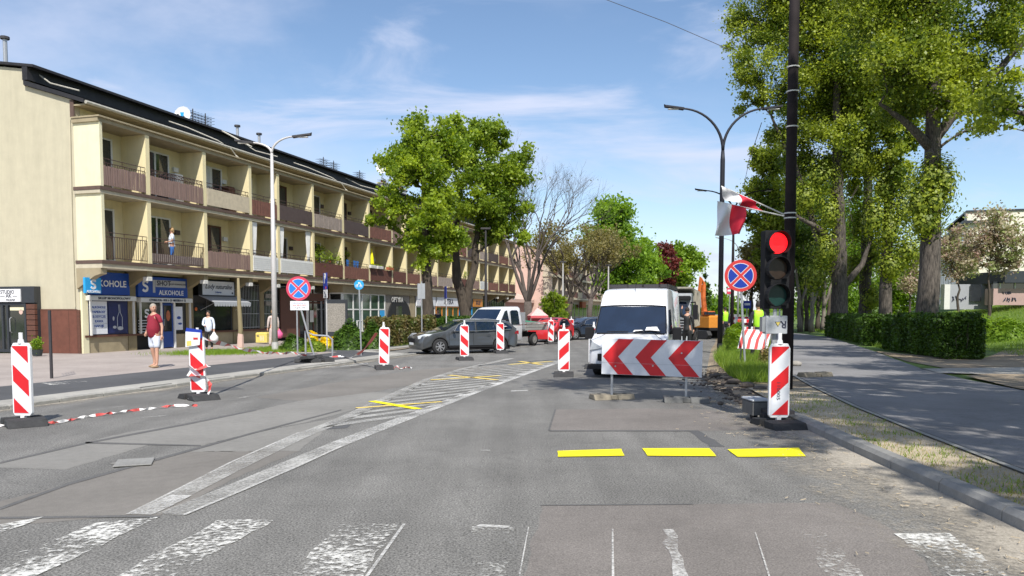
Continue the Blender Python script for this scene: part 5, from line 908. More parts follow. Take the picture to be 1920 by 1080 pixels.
# street lamps
def arm_pts(x, z, ex, ez, n=12):     # rises from the fork and swings out flat
    return [(x + (ex - x) * (1 - math.cos(t * math.pi / 2)) ** 1.0, 0, z + (ez - z) * math.sin(t * math.pi / 2) ** 1.0) for t in [i / n for i in range(n + 1)]]
def lamp(p, zf_, ex, ez, label, m, r0, r1, double=True, rz=0, ex2=None, ez2=None, zsl=None):
    t = thing('street_lamp', label, 'street lamp', p, rz); zsl = zsl or zf_ * .45
    b = MB(); b.tube([(0, 0, 0), (0, 0, zsl), (0, 0, zf_)], [r0, r0 * .9, r1 * 1.25], 10); b.build('pole', m, t, smooth=True); b = MB(); b.cyl((0, 0, 0), (0, 0, .35), r0 * 1.15, r0 * 1.1, 10); b.build('foot_collar', m, t)
    for e, zz in ((ex, ez), (-(ex2 or ex), ez2 or ez)) if double else ((ex, ez),):
        b = MB(); pts = arm_pts(0, zf_, e, zz); b.tube(pts, [r1 * 1.2 - r1 * .5 * i / 12 for i in range(13)], 7); a = b.build('arm', m, t, smooth=True)
        s = 1 if e > 0 else -1; b = MB(); q = Vector(pts[-1]); b.prism([q + Vector((s * -.1, -.12, -.05)), q + Vector((s * .62, -.1, .05)), q + Vector((s * .66, 0, .10)), q + Vector((s * .62, .1, .05)), q + Vector((s * -.1, .12, -.05))], (0, 0, .07)); b.build('lamp_head', m if m != 'pole_white' else 'steel_dark', t); b = MB(); b.box(q.x + min(s * .1, s * .5), q.x + max(s * .1, s * .5), -.07, .07, q.z - .035, q.z - .01); b.build('lamp_lens', 'offwhite', t)
    return t
p = at(516, 658, .05); Yl = p.y; lamp(p, up(508, 290, Yl).z, (552 - 508) * Yl / FOC, up(552, 256, Yl).z - .05, 'tall pale street lamp with two curved arms before the cream block', 'pole_white', .115, .045, True, 0, (508 - 470) * Yl / FOC, up(455, 270, Yl).z)
Yl = 30.0; p = Vector((up(1349, 690, Yl).x, Yl, .05)); lamp(p, up(1353, 285, Yl).z, (1353 - 1275) * Yl / FOC, up(1262, 206, Yl).z, 'tall dark street lamp with two wide curved arms behind the flags', 'pole_navy', .10, .05, True, 0, zsl=up(1350, 303, Yl).z)
for px, Yq, lab in ((1372, 51, 'second dark street lamp of the right row, its arm just below the flags'), (1383, 84, 'third dark street lamp of the right row, small beside the second')): lamp(Vector((px * Yq / FOC - 960 * Yq / FOC, Yq, .0)), 8.0, 1.9, 9.5, lab, 'pole_brown' if Yq < 60 else 'galv', .12, .05, True, 0)
for px, Yq, py, lab in ((1055, 70, 492, 'thin pale lamp post before the second row of shops'), (1140, 75, 498, 'thin pale lamp post right of the budding tree'), (911, 47, 430, 'thin dark lamp post right of the forked tree trunk')):
    t = thing('lamp_post', lab, 'lamp post', Vector(((px - 960) * Yq / FOC, Yq, 0))); b = MB(); zt_ = up(px, py, Yq).z; b.cyl((0, 0, 0), (0, 0, zt_), .1, .06, 7); b.build('pole', 'steel_dark' if px < 1000 else 'pole_white', t); b = MB(); b.cbox(-.3, .3, -.12, .12, zt_, zt_ + .1, .03); b.build('lamp_head', 'steel_dark', t)
# dark overhead line pole with straps
bp = thing('utility_pole', 'thick dark steel pole with pale straps rising behind the traffic light', 'pole', Vector((5.42, 15.2, .08))); b = MB(); b.cyl((0, 0, 0), (0, 0, 11.5), .115, .085, 14); b.build('shaft', 'pole_brown', bp, smooth=True)
for py in (126, 172, 238, 400, 409): z = up(1478, py, 15.2).z - .08; b = MB(); b.cyl((0, 0, z - .012), (0, 0, z + .012), .12, .12, 14); b.build('strap', 'offwhite', bp)
# flags
def flag(label, root, tip, top_w, drop, seed, f0=.42, sway=.12, folded=False):
    t = thing('flag', label, 'flag', root); root, tip = Vector(root), Vector(tip); d = tip - root; b = MB(); b.cyl((0, 0, 0), d, .014, .012, 6); b.build('flag_pole', 'offwhite', t); rd = random.Random(seed)
    e = d.normalized(); nx, nz = 16, 12; b = MB(); vs = []
    for i in range(nx + 1):
        u_ = i / nx; base = d * (1 - top_w * u_)      # from the tip back along the pole
        for j in range(nz + 1):
            v = j / nz; off = Vector((sway * v * (1 if not folded else 2.2) + .05 * math.sin(u_ * 7 + v * 3 + seed) * v, .10 * math.sin(u_ * 9 + v * 4 + seed) * v ** .5 - .02, -drop * v * (1 - .25 * u_) ))
            vs.append(base + off)
    fs = [(i * (nz + 1) + j, i * (nz + 1) + j + 1, (i + 1) * (nz + 1) + j + 1, (i + 1) * (nz + 1) + j) for i in range(nx) for j in range(nz)]; b._add(vs, fs); b.m = [0 if f // nz < nx / 2 else 1 for f in range(len(fs))]
    o = b.build('cloth', ['flag_white', 'flag_red'], t, smooth=True); return t
flag('lower white and red flag hanging full from its stick on the dark pole', up(1470, 405, 15.1), up(1345, 378, 15.0), .42, .66, 1, sway=-.03)
flag('upper white and red flag blown flat against its stick on the dark pole', up(1470, 402, 15.25), up(1352, 349, 15.3), .56, .26, 4, sway=.06)
b = MB(); b.tube([up(1133, -2, 30), up(1250, 42, 29), up(1368, 93, 28.5)], .012, 4); o = b.build('overhead_wire', 'steel_dark'); tag(o, 'thin overhead wire crossing the sky towards the poplars', 'wire')
b = MB(); b.tube([up(1428, 230, 15.8), up(1405, 300, 20), up(1390, 370, 30)], .008, 4); o = b.build('overhead_wire', 'steel_dark'); tag(o, 'faint slanting wire between the dark lamp and the dark pole', 'wire')

# portable traffic light
TL = thing('traffic_light', 'portable traffic light showing red, with a grey control box under it', 'traffic light', Vector((3.93, 11.4, 0)), R(3)); Yt = 11.36; X0 = TL.location.x
def tz(py): return up(1457, py, Yt).z
xh0, xh1 = up(1433, 500, Yt).x - X0, up(1481, 500, Yt).x - X0; xc = (xh0 + xh1) / 2 - .01
b = MB(); b.box(xh0, xh1, -.04, .14, tz(579), tz(432)); hd_ = b.build('signal_head', 'trim_black', TL, bevel=.012)
for i, (py, m) in enumerate(((456, 'signal_red'), (504, 'lens_amber'), (554, 'lens_green'))):
    z = tz(py); r = .163; b = MB(); b.prism(disc(xc, r * .94, -.05, z, 28), (0, .008, 0)); ln = b.build('lens', m, TL)
    b = MB(); n = 18; vs = []
    for j in range(n + 1): a = R(-62) + R(304) * j / n; vs += [(xc + r * math.cos(a), -.04, z + r * math.sin(a)), (xc + r * math.cos(a), -.22 + .05 * abs(math.cos(a)), z + r * math.sin(a) - .0), (xc + r * 1.04 * math.cos(a), -.22 + .05 * abs(math.cos(a)), z + r * 1.04 * math.sin(a)), (xc + r * 1.04 * math.cos(a), -.04, z + r * 1.04 * math.sin(a))]
    b._add(vs, [(4 * j + k, 4 * j + (k + 1) % 4, 4 * j + 4 + (k + 1) % 4, 4 * j + 4 + k) for j in range(n) for k in range(4)]); b.build('visor', 'trim_black', TL)
    b = MB(); 
    for q in range(5):
        if i == 0: b.box(xc - .07 + .01 * (q % 2), xc + .07, -.0535, -.051, z + .07 - q * .025, z + .074 - q * .025)
    if i == 0: b.build('lens_marks', 'red_dull', ln)
bars('joint_line', 'black', hd_, [(xh0 + .01, xh1 - .01, -.043, -.0405, tz(q) - .004, tz(q) + .004) for q in (480, 529)])
xm = up(1452, 600, Yt).x - X0
b = MB(); b.box(xm - .13, xm + .19, -.05, .1, tz(626), tz(592)); bx = b.build('control_box', 'box_grey', TL, bevel=.008)
b = MB(); b.box(xm - .18, xm - .13, -.03, .08, tz(622), tz(594)); b.build('box_hinge', 'galv', TL)
text('R', .15, 'ink', bx, face_T(xm + .13, -.053, tz(608)) @ Matrix.Rotation(R(180), 4, 'Z'), bold=.003, depth=.001)
b = MB(); zz = tz(609); b.prism([(xm + .0, -.054, zz + .045), (xm + .09, -.054, zz + .045), (xm + .045, -.054, zz - .03)], (0, .003, 0)); b.build('emblem', 'ink', bx); b = MB(); b.prism([(xm + .012, -.057, zz + .038), (xm + .078, -.057, zz + .038), (xm + .045, -.057, zz - .018)], (0, .002, 0)); b.build('emblem_field', 'bin_yellow', bx)
b = MB(); b.cyl((xm + .03, .03, tz(592)), (xm + .03, .03, tz(579)), .03, .03, 8); b.cyl((xm + .1, .03, tz(592)), (xm + .1, .03, tz(579)), .012, .012, 6); b.build('neck', 'galv', TL)
b = MB(); b.box(xm + .0, xm + .05, .03, .08, .2, tz(626)); b.build('mast', 'galv', TL); b = MB(); b.box(xm - .14, xm + .22, -.3, .45, .16, .21); b.box(xm - .1, xm - .05, -.3, .45, .1, .16); b.build('frame', 'steel_dark', TL)
b = MB(); b.cbox(xm - .27, xm - .0, .05, .5, .1, .31, .03); bt = b.build('battery_box', 'rubber_grey', TL); b = MB(); b.cbox(xm - .28, xm + .01, .04, .51, .312, .34, .015); b.build('lid', 'box_grey', bt)
for x, y in ((xm - .2, -.2), (xm - .16, .3), (xm + .2, .38)): b = MB(); b.cyl((x - .03, y, .09), (x + .03, y, .09), .09, .09, 12); b.build('wheel', 'tyre', TL)
# left side odds
t = thing('railing_post', 'thin dark post with wire mesh beside the salon on the left pavement', 'post', at(97, 710, .05), 0); b = MB(); b.box(-.025, .025, -.025, .025, 0, 1.62); b.build('post', 'steel_dark', t)
b = MB(); [b.cyl((-x * .06, x * .1, .75), (-x * .06, x * .1, 1.58), .004, .004, 3) for x in range(1, 11)]; [b.tube([(0, 0, z), (-.62, 1.0, z)], .005, 3) for z in (.78, 1.0, 1.2, 1.4, 1.57)]; b.build('wire_mesh', 'steel_dark', t)
t = thing('planter', 'dark round planter with a small green shrub beside the salon door', 'planter', at(70, 667, .02), 0); b = MB(); b.cyl((0, 0, 0), (0, 0, .22), .15, .2, 14); b.build('pot', 'planter', t); leaves('foliage', np.random.default_rng(3).normal(0, 1, (900, 3)) * np.array([.08, .08, .1]) + np.array([0, 0, .42]), .06, 'leaf_bright', t)
t = thing('young_tree_trunk', 'bare thin tree stem with a pale peeled foot before the grilled shop window', 'tree', at(451, 655, .04), 0); b = MB(); b.tube([(0, 0, 0), (.02, 0, .9), (-.02, 0, 1.9), (-.04, 0, 3.0)], [.14, .1, .085, .05], 8); b.build('trunk', 'olive', t, smooth=True); b = MB(); b.tube([(0, 0, 0), (.01, 0, .5), (.02, 0, 1.0)], [.15, .13, .07], 8); b.build('peeled_bark', 'pink_wall', t)
t = thing('yellow_bin', 'square yellow box bin at the foot of the shop wall', 'bin', at(495, 644, .03), R(-8)); k = t.location.y / FOC; b = MB(); b.cbox(-11 * k, 11 * k, -.3, .3, .05, 21 * k, .04); b.build('body', 'bin_yellow', t, bevel=.02); b = MB(); [b.box(-2 * k + i * 3 * k, -1 * k + i * 3 * k, -.31, -.3, .15, .4) for i in range(3)]; b.build('print', 'offwhite', t); b = MB(); b.prism([(-9 * k, -.31, 16 * k), (-5 * k, -.31, 17 * k), (-4 * k, -.31, 13 * k), (-8 * k, -.31, 13 * k)], (0, .01, 0)); b.build('print', 'olive', t)
t = thing('bicycle_rack', 'bent grey tube rack among the yellow bushes', 'bicycle rack', at(605, 668, .05), 0); b = MB(); b.tube([(-.6, 0, 0), (-.6, 0, .9), (-.3, 0, .75), (.2, 0, .72), (.35, 0, .6), (.35, 0, 0)], .035, 7); b.build('tube', 'galv', t)
t = thing('menu_stand', 'dark framed stand with a grey printed board before the cafe', 'menu stand', at(612, 648, .03) + Vector((0, 2, 0)), R(-5)); b = MB(); b.box(-.55, .6, -.04, .04, .35, 2.2); b.box(-.75, -.68, -.04, .04, 0, 2.1); b.build('frame', 'anthracite', t); b = MB(); b.box(-.45, .5, -.06, -.04, .6, 2.0); b.build('board', 'stone_patch', t)
t = thing('market_tent', 'small pink and red peaked tent beside the bare tree', 'tent', Vector((up(1008, 600, 60).x, 60, 0)), R(10)); t.scale = (.46, .46, .62); b = MB(); b._add([(-1.5, -1.5, 2.1), (1.5, -1.5, 2.1), (1.5, 1.5, 2.1), (-1.5, 1.5, 2.1), (0, 0, 3.1)], [(0, 1, 4), (1, 2, 4), (2, 3, 4), (3, 0, 4)]); b.build('roof', 'tent_pink', t)
b = MB(); [b.prism(q, (0, 0, -.3)) for q in ([(-1.5, -1.5, 2.1), (1.5, -1.5, 2.1), (1.5, -1.47, 2.1), (-1.5, -1.47, 2.1)], [(-1.5, -1.5, 2.1), (-1.47, -1.5, 2.1), (-1.47, 1.5, 2.1), (-1.5, 1.5, 2.1)])]; b.box(-1.45, 1.45, 1.4, 1.44, .3, 2.1); b.build('valance', 'tent_red', t)
for x in (-1.45, 1.45):
    for y in (-1.45, 1.45): b = MB(); b.cyl((x, y, 0), (x, y, 2.1), .03, .03, 5); b.build('leg', 'offwhite', t)
# far clutter along the right side
for px, Yq, m, lab, h in ((1400, 60, 'sign_blue_deep', 'small far blue sign with a white panel right of the dark lamps', 1.75), (1367, 75, 'sign_pink', 'tiny far pink banner beside the dark lamp post', 3.2)):
    t = thing('far_sign', lab, 'sign', Vector(((px - 960) * Yq / FOC, Yq, .1))); b = MB(); b.cyl((0, .05, 0), (0, .05, h + .9), .05, .05, 5); b.build('post', 'galv', t); b = MB(); b.box(-.3, .3, -.02, .02, h, h + .6); p = b.build('plate', m, t); b = MB(); b.box(-.22, .22, -.03, -.02, h + .25, h + .42); b.build('print', 'white', p)
for i, (px, Yq) in enumerate(((1340, 70), (1352, 64), (1383, 55), (1415, 40))):
    t = thing('works_barrier', ('far red and white works barrier behind the orange digger', 'far works barrier just left of the dark lamp foot', 'far works barrier behind the clipped bushes', 'works barrier behind the worker in the yellow vest')[i], 'barrier', Vector(((px - 960) * Yq / FOC, Yq, .1)), R(-10 + 8 * i), 'red and white works barriers'); b = MB(); [b.box(-1, 1, -.02, .02, z, z + .2) for z in (.55, .95)]; bo = b.build('rail', 'sheet_white', t); b = MB(); [b.box(-1 + j * .5, -.75 + j * .5, -.025, -.02, z + .01, z + .19) for j in range(4) for z in (.55, .95)]; b.build('red_blocks', 'red_sheet', bo); bars('stand', 'galv', t, [(x - .04, x + .04, -.2, .2, 0, 1.1) for x in (-.8, .8)])
# ================================================================ VEHICLES
def car_body(name, parent, side, hwf, m, taper=.12, ends=.5):
    """side = outline (x, z) of the car seen from its left; hwf(z) = half width at a height"""
    bm = bmesh.new(); n = len(side); xs_ = [p[0] for p in side]; x0, x1 = min(xs_), max(xs_); P_ = [Vector((p[0], p[1])) for p in side]
    area = sum(P_[i].x * P_[(i + 1) % n].y - P_[(i + 1) % n].x * P_[i].y for i in range(n)); sg = 1 if area > 0 else -1
    inn = []
    for i in range(n):
        a, c, d = P_[i - 1], P_[i], P_[(i + 1) % n]; e1 = (c - a).normalized(); e2 = (d - c).normalized(); nn = Vector((-(e1 + e2).y, (e1 + e2).x)) * sg
        nn = nn.normalized() if nn.length > 1e-5 else Vector((-e1.y, e1.x)) * sg; inn.append(nn)
    layers = []
    for k, (fr, off) in enumerate(((-1, .055), (-.975, .018), (-.90, 0), (-.45, -.012), (0, -.016), (.45, -.012), (.90, 0), (.975, .018), (1, .055))):
        ring = []
        for p, nn in zip(P_, inn):
            low = p.y < .62; q = p + nn * (off if not low or off > 0 else 0); dx = 0; f = abs(fr) ** 4
            t = min(1, max(0, (p.x - (x1 - ends)) / ends)); u_ = min(1, max(0, ((x0 + ends) - p.x) / ends)); q = Vector((q.x - taper * f * t + taper * .8 * f * u_, q.y)); ring.append(bm.verts.new((q.x, fr * hwf(p.y), q.y)))
        layers.append(ring)
    for a, c in zip(layers, layers[1:]):
        for i in range(n): j = (i + 1) % n; bm.faces.new((a[i], a[j], c[j], c[i]) if sg > 0 else (a[j], a[i], c[i], c[j]))
    bm.faces.new(layers[0] if sg < 0 else layers[0][::-1]); bm.faces.new(layers[-1][::-1] if sg < 0 else layers[-1])
    bmesh.ops.triangulate(bm, faces=[f for f in bm.faces if len(f.verts) > 4]); bmesh.ops.recalc_face_normals(bm, faces=bm.faces[:])
    me = bpy.data.meshes.new(name); bm.to_mesh(me); bm.free(); me.materials.append(M[m]); me.polygons.foreach_set('use_smooth', [True] * len(me.polygons))
    o = bpy.data.objects.new(name, me); col.objects.link(o); o.parent = parent
    try: me.set_sharp_from_angle(angle=R(38))
    except Exception: pass
    return o
def arch(cx, r, z0, k=9): return [(cx + r * math.cos(R(180 * i / (k - 1))), max(z0, .32 + r * math.sin(R(180 * i / (k - 1))))) for i in range(k)]
def wheel(parent, x, y, r=.33, w=.21, rimm='alloy', spokes=7):
    s = 1 if y > 0 else -1; t = MB(); prof = [(w * .5, r * .62), (w * .5, r * .9), (w * .38, r), (-w * .38, r), (-w * .5, r * .9), (-w * .5, r * .62)]; K = 24; vs = [(x + rr * math.cos(2 * math.pi * j / K), y + yy, r + rr * math.sin(2 * math.pi * j / K)) for yy, rr in prof for j in range(K)]
    t._add(vs, [(i * K + j, i * K + (j + 1) % K, (i + 1) * K + (j + 1) % K, (i + 1) * K + j) for i in range(len(prof) - 1) for j in range(K)]); w_ = t.build('wheel', 'tyre', parent, smooth=True)
    b = MB(); yo = y + s * w * .34; b.prism([(x + r * .60 * math.cos(2 * math.pi * j / K), yo - s * .06, r + r * .60 * math.sin(2 * math.pi * j / K)) for j in range(K)], (0, s * .01, 0)); b.build('hub_disc', 'trim_black', w_)
    b = MB()
    for j in range(spokes):
        a = 2 * math.pi * j / spokes; d = Vector((math.cos(a), 0, math.sin(a))); e = Vector((-math.sin(a), 0, math.cos(a))); c = Vector((x, yo, r)); b.prism([c + d * r * .1 - e * r * .07, c + d * r * .6 - e * r * .1, c + d * r * .6 + e * r * .1, c + d * r * .1 + e * r * .07], (0, s * .02, 0))
    vs = [(x + rr * math.cos(2 * math.pi * j / K), yo + s * dy, r + rr * math.sin(2 * math.pi * j / K)) for rr, dy in ((r * .64, .03), (r * .57, .03), (r * .57, -.02)) for j in range(K)]; b._add(vs, [(i * K + j, i * K + (j + 1) % K, (i + 1) * K + (j + 1) % K, (i + 1) * K + j) for i in range(2) for j in range(K)]); b.ball((x, yo + s * .015, r), r * .13, 8, 5, (1, .4, 1)); b.build('rim', rimm, w_); return w_
def side_pane(parent, pts, hwf, side, m='car_glass', off=.006, nm='side_window'):
    b = MB(); b.prism([(x, side * (hwf(z) + off), z) for x, z in pts], (0, -side * .012, 0)); return b.build(nm, m, parent)
def front_pane(parent, A_, B_, wa, wb, m='car_glass', off=.02, nm='windscreen', crown=.0):
    """glass between the outline points A (low) and B (high), bowed slightly"""
    A_, B_ = Vector((A_[0], 0, A_[1])), Vector((B_[0], 0, B_[1])); d = (B_ - A_); n_ = Vector((-d.z, 0, d.x)).normalized() 
    if n_.z < 0: n_ = -n_
    b = MB(); K = 8; vs = []
    for t, w_ in ((0, wa), (.5, (wa + wb) / 2), (1, wb)):
        for j in range(K + 1): y = (j / K * 2 - 1); vs.append(A_ + d * t + n_ * off + Vector((0, y * w_, 0)) - Vector((1, 0, 0)) * math.copysign(1, A_.x - B_.x) * crown * y ** 4)
    b._add(vs, [(i * (K + 1) + j, i * (K + 1) + j + 1, (i + 1) * (K + 1) + j + 1, (i + 1) * (K + 1) + j) for i in range(2) for j in range(K)]); o = b.build(nm, m, parent, smooth=True); return o
def under(parent, x0, x1, w, z0=.16, z1=.6): b = MB(); b.box(x0, x1, -w, w, z0, z1); return b.build('underbody', 'trim_black', parent)
def mirror(parent, x, y, z, m, s): b = MB(); b.ball((x, y + s * .1, z), .1, 8, 6, (.7, 1.1, .75)); b.tube([(x, y - s * .02, z - .04), (x, y + s * .08, z - .01)], .03, 5); return b.build('wing_mirror', m, parent, smooth=True)
def car(name, label, p, heading, L_, H_, hw, prof, wx, belt, m, panes, scr, rear, r=.33, roofr=.16, rim='alloy', lights=True, taper=.16):
    C = thing(name, label, 'car', p, heading)
    def hwf(z): return hw if z < belt else hw - (z - belt) * (roofr / (H_ - belt)) - .01
    hwf_ = lambda z: hw * (.965 if z < .3 else 1) if z < belt else hwf(z)
    body = car_body('body', C, prof, hwf_, m, taper)
    for side in (1, -1):
        b = MB(); zt = [q for p_ in panes for q in p_]; lo = [p_[0] for p_ in panes] + [panes[-1][-1]]; b.tube([(x, side * (hwf(z) + .012), z - .01) for x, z in lo], .012, 4); hi = [q for p_ in panes for q in p_ if q[1] > belt + .25]; hi = sorted(hi, key=lambda q: -q[0]); b.tube([(panes[0][0][0], side * (hwf(panes[0][0][1]) + .012), panes[0][0][1])] + [(x, side * (hwf(z) + .012), z + .012) for x, z in hi], .011, 4)
        b.build('window_trim', 'alloy', body)
        for q in panes: side_pane(C, q, lambda z: hwf(z) if z > belt else hw, side)
        for x in wx: wheel(C, x, side * (hw - .11), r, rimm=rim)
        mirror(C, panes[0][0][0] + .12 if False else wx[0] - .62, side * (hw - .02), belt + .03, m, side)
        b = MB(); b.prism([(wx[1] - .05, side * (hw + .004), .28), (wx[0] - .4, side * (hw + .004), .28), (wx[0] - .4, side * (hw + .004), .34), (wx[1] + .38, side * (hw + .004), .34)], (0, -side * .01, 0)); b.build('sill_trim', 'trim_black', body)
        for xx in (wx[0] - .42, (wx[0] + wx[1]) / 2 - .12): b = MB(); b.tube([(xx, side * (hw + .002), .38), (xx + .02, side * (hw + .002), belt)], .005, 4); b.build('door_gap', 'trim_black', body)
        for xx in (wx[0] - 1.2, (wx[0] + wx[1]) / 2 - .95): b = MB(); b.tube([(xx, side * (hw + .012), belt - .12), (xx + .18, side * (hw + .012), belt - .12)], .014, 5); b.build('door_handle', m, body)
    under(C, wx[1] - .5, wx[0] + .5, hw - .12)
    front_pane(C, *scr); front_pane(C, *rear, nm='rear_window')
    return C, hwf
# dark grey estate car
fw = at(826, 664.5); rw = fw + Vector((2.3, 1.12, 0)); hdg = math.atan2(-1.12, -2.3); hw = .91; CS = .89
prof = [(2.32, .2), (2.36, .45), (2.34, .62), (2.22, .78), (1.7, .92), (1.12, 1.01), (.72, 1.2), (.30, 1.38), (-.1, 1.46), (-.8, 1.48), (-1.6, 1.44), (-2.0, 1.38), (-2.25, 1.18), (-2.42, .98), (-2.46, .7), (-2.44, .4), (-2.3, .22)] + [(-1.50 - .37 * math.cos(R(a)), .33 + .37 * math.sin(R(a))) for a in range(0, 181, 20)] + [(1.37 - .37 * math.cos(R(a)), .33 + .37 * math.sin(R(a))) for a in range(0, 181, 20)] 
left = Vector((-math.sin(hdg), math.cos(hdg), 0)); mid = (fw + rw) / 2 - left * hw * CS     # the wheels seen are those on its left
ctr = mid + Vector((math.cos(hdg), math.sin(hdg), 0)) * .065
panes = [[(.72, 1.00), (.50, 1.26), (.14, 1.38), (-.28, 1.40), (-.28, 1.00)], [(-.36, 1.0), (-.36, 1.40), (-1.2, 1.39), (-1.32, 1.02)], [(-1.4, 1.03), (-1.3, 1.38), (-1.78, 1.34), (-2.08, 1.12), (-2.0, 1.06)]]
G, hwf = car('estate_car', 'dark grey estate car parked at an angle with its nose to the left kerb', ctr, hdg, 4.8, 1.48, hw, prof, (1.37, -1.50), .96, 'paint_grey_car', panes, ((1.10, 1.02), (.30, 1.38), .74, .60), ((-2.40, 1.02), (-2.02, 1.36), .68, .58), r=.335)
for s in (1, -1):
    b = MB(); b.prism([(2.27, s * .55, .76), (2.05, s * .84, .86), (1.75, s * .915, .86), (2.0, s * .905, .72), (2.3, s * .7, .66)], (0, 0, .02)); b.build('headlight', 'lamp_glass', G); b = MB(); b.prism([(-2.2, s * .915, .92), (-2.36, s * .89, 1.0), (-2.42, s * .84, .95), (-2.42, s * .84, .82), (-2.2, s * .918, .84)], (0, s * -.01, 0)); b.build('tail_light', 'tail_red', G)
b = MB(); b.box(2.33, 2.37, -.42, .42, .5, .68); b.build('grille', 'trim_black', G); b = MB(); b.box(2.36, 2.375, -.26, .26, .4, .5); b.build('number_plate', 'white', G); b = MB(); [b.tube([(.2, s * .60, 1.44), (-.9, s * .6, 1.51), (-1.9, s * .57, 1.42)], .014, 5) for s in (1, -1)]; b.build('roof_rail', 'galv', G); G.scale = (CS, CS, CS)
# red hatchback and black estate, partly hidden
profh = [(2.0, .2), (2.05, .5), (1.98, .72), (1.5, .9), (1.05, .98), (.6, 1.25), (.2, 1.43), (-.3, 1.5), (-1.1, 1.46), (-1.55, 1.3), (-1.85, 1.0), (-1.95, .75), (-1.93, .4), (-1.85, .22)] + [(-1.2 - .35 * math.cos(R(a)), .31 + .35 * math.sin(R(a))) for a in range(0, 181, 20)] + [(1.28 - .35 * math.cos(R(a)), .31 + .35 * math.sin(R(a))) for a in range(0, 181, 20)]
panesh = [[(.7, .99), (.35, 1.3), (.0, 1.41), (-.2, 1.42), (-.2, 1.0)], [(-.28, 1.0), (-.28, 1.42), (-.95, 1.4), (-1.2, 1.05)]]
Rc, _ = car('hatchback', 'red small car behind the dropside truck, cut by a far delineator', Vector((up(1034, 640, 42.5).x, 42.5, 0)), R(-116), 4, 1.5, .84, profh, (1.28, -1.2), .94, 'paint_red_car', panesh, ((1.02, 1.0), (.2, 1.43), .68, .56), ((-1.8, 1.05), (-1.5, 1.36), .6, .54), r=.31)
Rc.scale = (.86, .86, .86)
Bc, _ = car('estate_car', 'black estate car behind the far delineator, just left of the van', Vector((up(1098, 640, 45.5).x, 45.5, 0)), hdg + R(2), 4.8, 1.48, .9, prof, (1.37, -1.50), .96, 'paint_black_car', panes, ((1.10, 1.02), (.30, 1.38), .74, .60), ((-2.40, 1.02), (-2.02, 1.36), .68, .58), r=.33)
Bc.scale = (.88, .88, .88)
# white dropside truck with a crew cab
rwt = at(1003, 648) ; hd2 = R(-123.5); T = thing('dropside_truck', 'white crew cab truck with a low grey open bed, behind the dark grey car', 'truck', rwt + Vector((math.sin(hd2), -math.cos(hd2), 0)) * .85, hd2); T.scale = (.96, .92, .94)   # origin at the rear axle
hwt = .92
tp = [(4.35, .25), (4.42, .55), (4.32, .85), (3.95, 1.05), (3.35, 1.22), (2.62, 1.86), (2.3, 1.95), (1.25, 1.98), (1.06, 1.9), (1.0, 1.1), (1.0, .32), (2.9, .3)] + [(3.35 - .36 * math.cos(R(a)), .32 + .36 * math.sin(R(a))) for a in range(0, 181, 20)]
thw = lambda z: hwt if z < 1.1 else hwt - (z - 1.1) * .15
car_body('cab', T, tp, thw, 'paint_white_car', .2)
for s in (1, -1):
    side_pane(T, [(3.05, 1.17), (2.55, 1.75), (2.35, 1.8), (2.25, 1.17)], thw, s); side_pane(T, [(2.1, 1.1), (2.1, 1.74), (1.95, 1.8), (1.5, 1.8), (1.4, 1.72), (1.4, 1.1)], thw, s)
    wheel(T, 3.35, s * .8, .32, rimm='rim_dull'); wheel(T, 0, s * .8, .33, .22, 'rim_dull', 9); b = MB(); b.cbox(2.75, 2.95, min(s * .95, s * 1.15), max(s * .95, s * 1.15), 1.12, 1.38, .02); b.build('wing_mirror', 'trim_black', T)
    b = MB(); b.prism([(4.36, s * .5, .72), (4.1, s * .84, .9), (3.9, s * .915, .86), (4.15, s * .89, .66)], (0, 0, .03)); b.build('headlight', 'lamp_glass', T)
    for xx in (2.18, 1.28): b = MB(); b.tube([(xx, s * (hwt + .002), .4), (xx, s * (thw(1.75) + .01), 1.75)], .005, 4); b.build('door_gap', 'trim_black', T)
front_pane(T, (3.32, 1.25), (2.66, 1.83), .80, .70)
b = MB(); b.box(-1.1, .95, -.95, .95, .78, .84); b.build('bed_floor', 'bed_grey', T)
for s in (1, -1): b = MB(); [b.box(-1.1, .95, s * .97 - .02, s * .97 + .02, .80 + j * .14, .925 + j * .14) for j in range(3)]; b.build('side_board', 'bed_grey', T)
b = MB(); [b.box(-1.14, -1.1, -.97, .97, .80 + j * .14, .925 + j * .14) for j in range(3)]; b.build('tailboard', 'bed_grey', T); b = MB(); b.box(.93, .98, -.95, .95, .84, 1.7); b.build('headboard', 'galv', T); b = MB(); b._add([(-1.05, -.9, 1.1), (.9, -.9, 1.15), (.9, .9, 1.22), (-1.05, .9, 1.15), (0, 0, 1.32)], [(0, 1, 4), (1, 2, 4), (2, 3, 4), (3, 0, 4)]); b.build('tarpaulin', 'tarp_green', T); b = MB(); b.box(-1.0, 3.0, -.35, .35, .45, .68); b.build('chassis', 'trim_black', T)

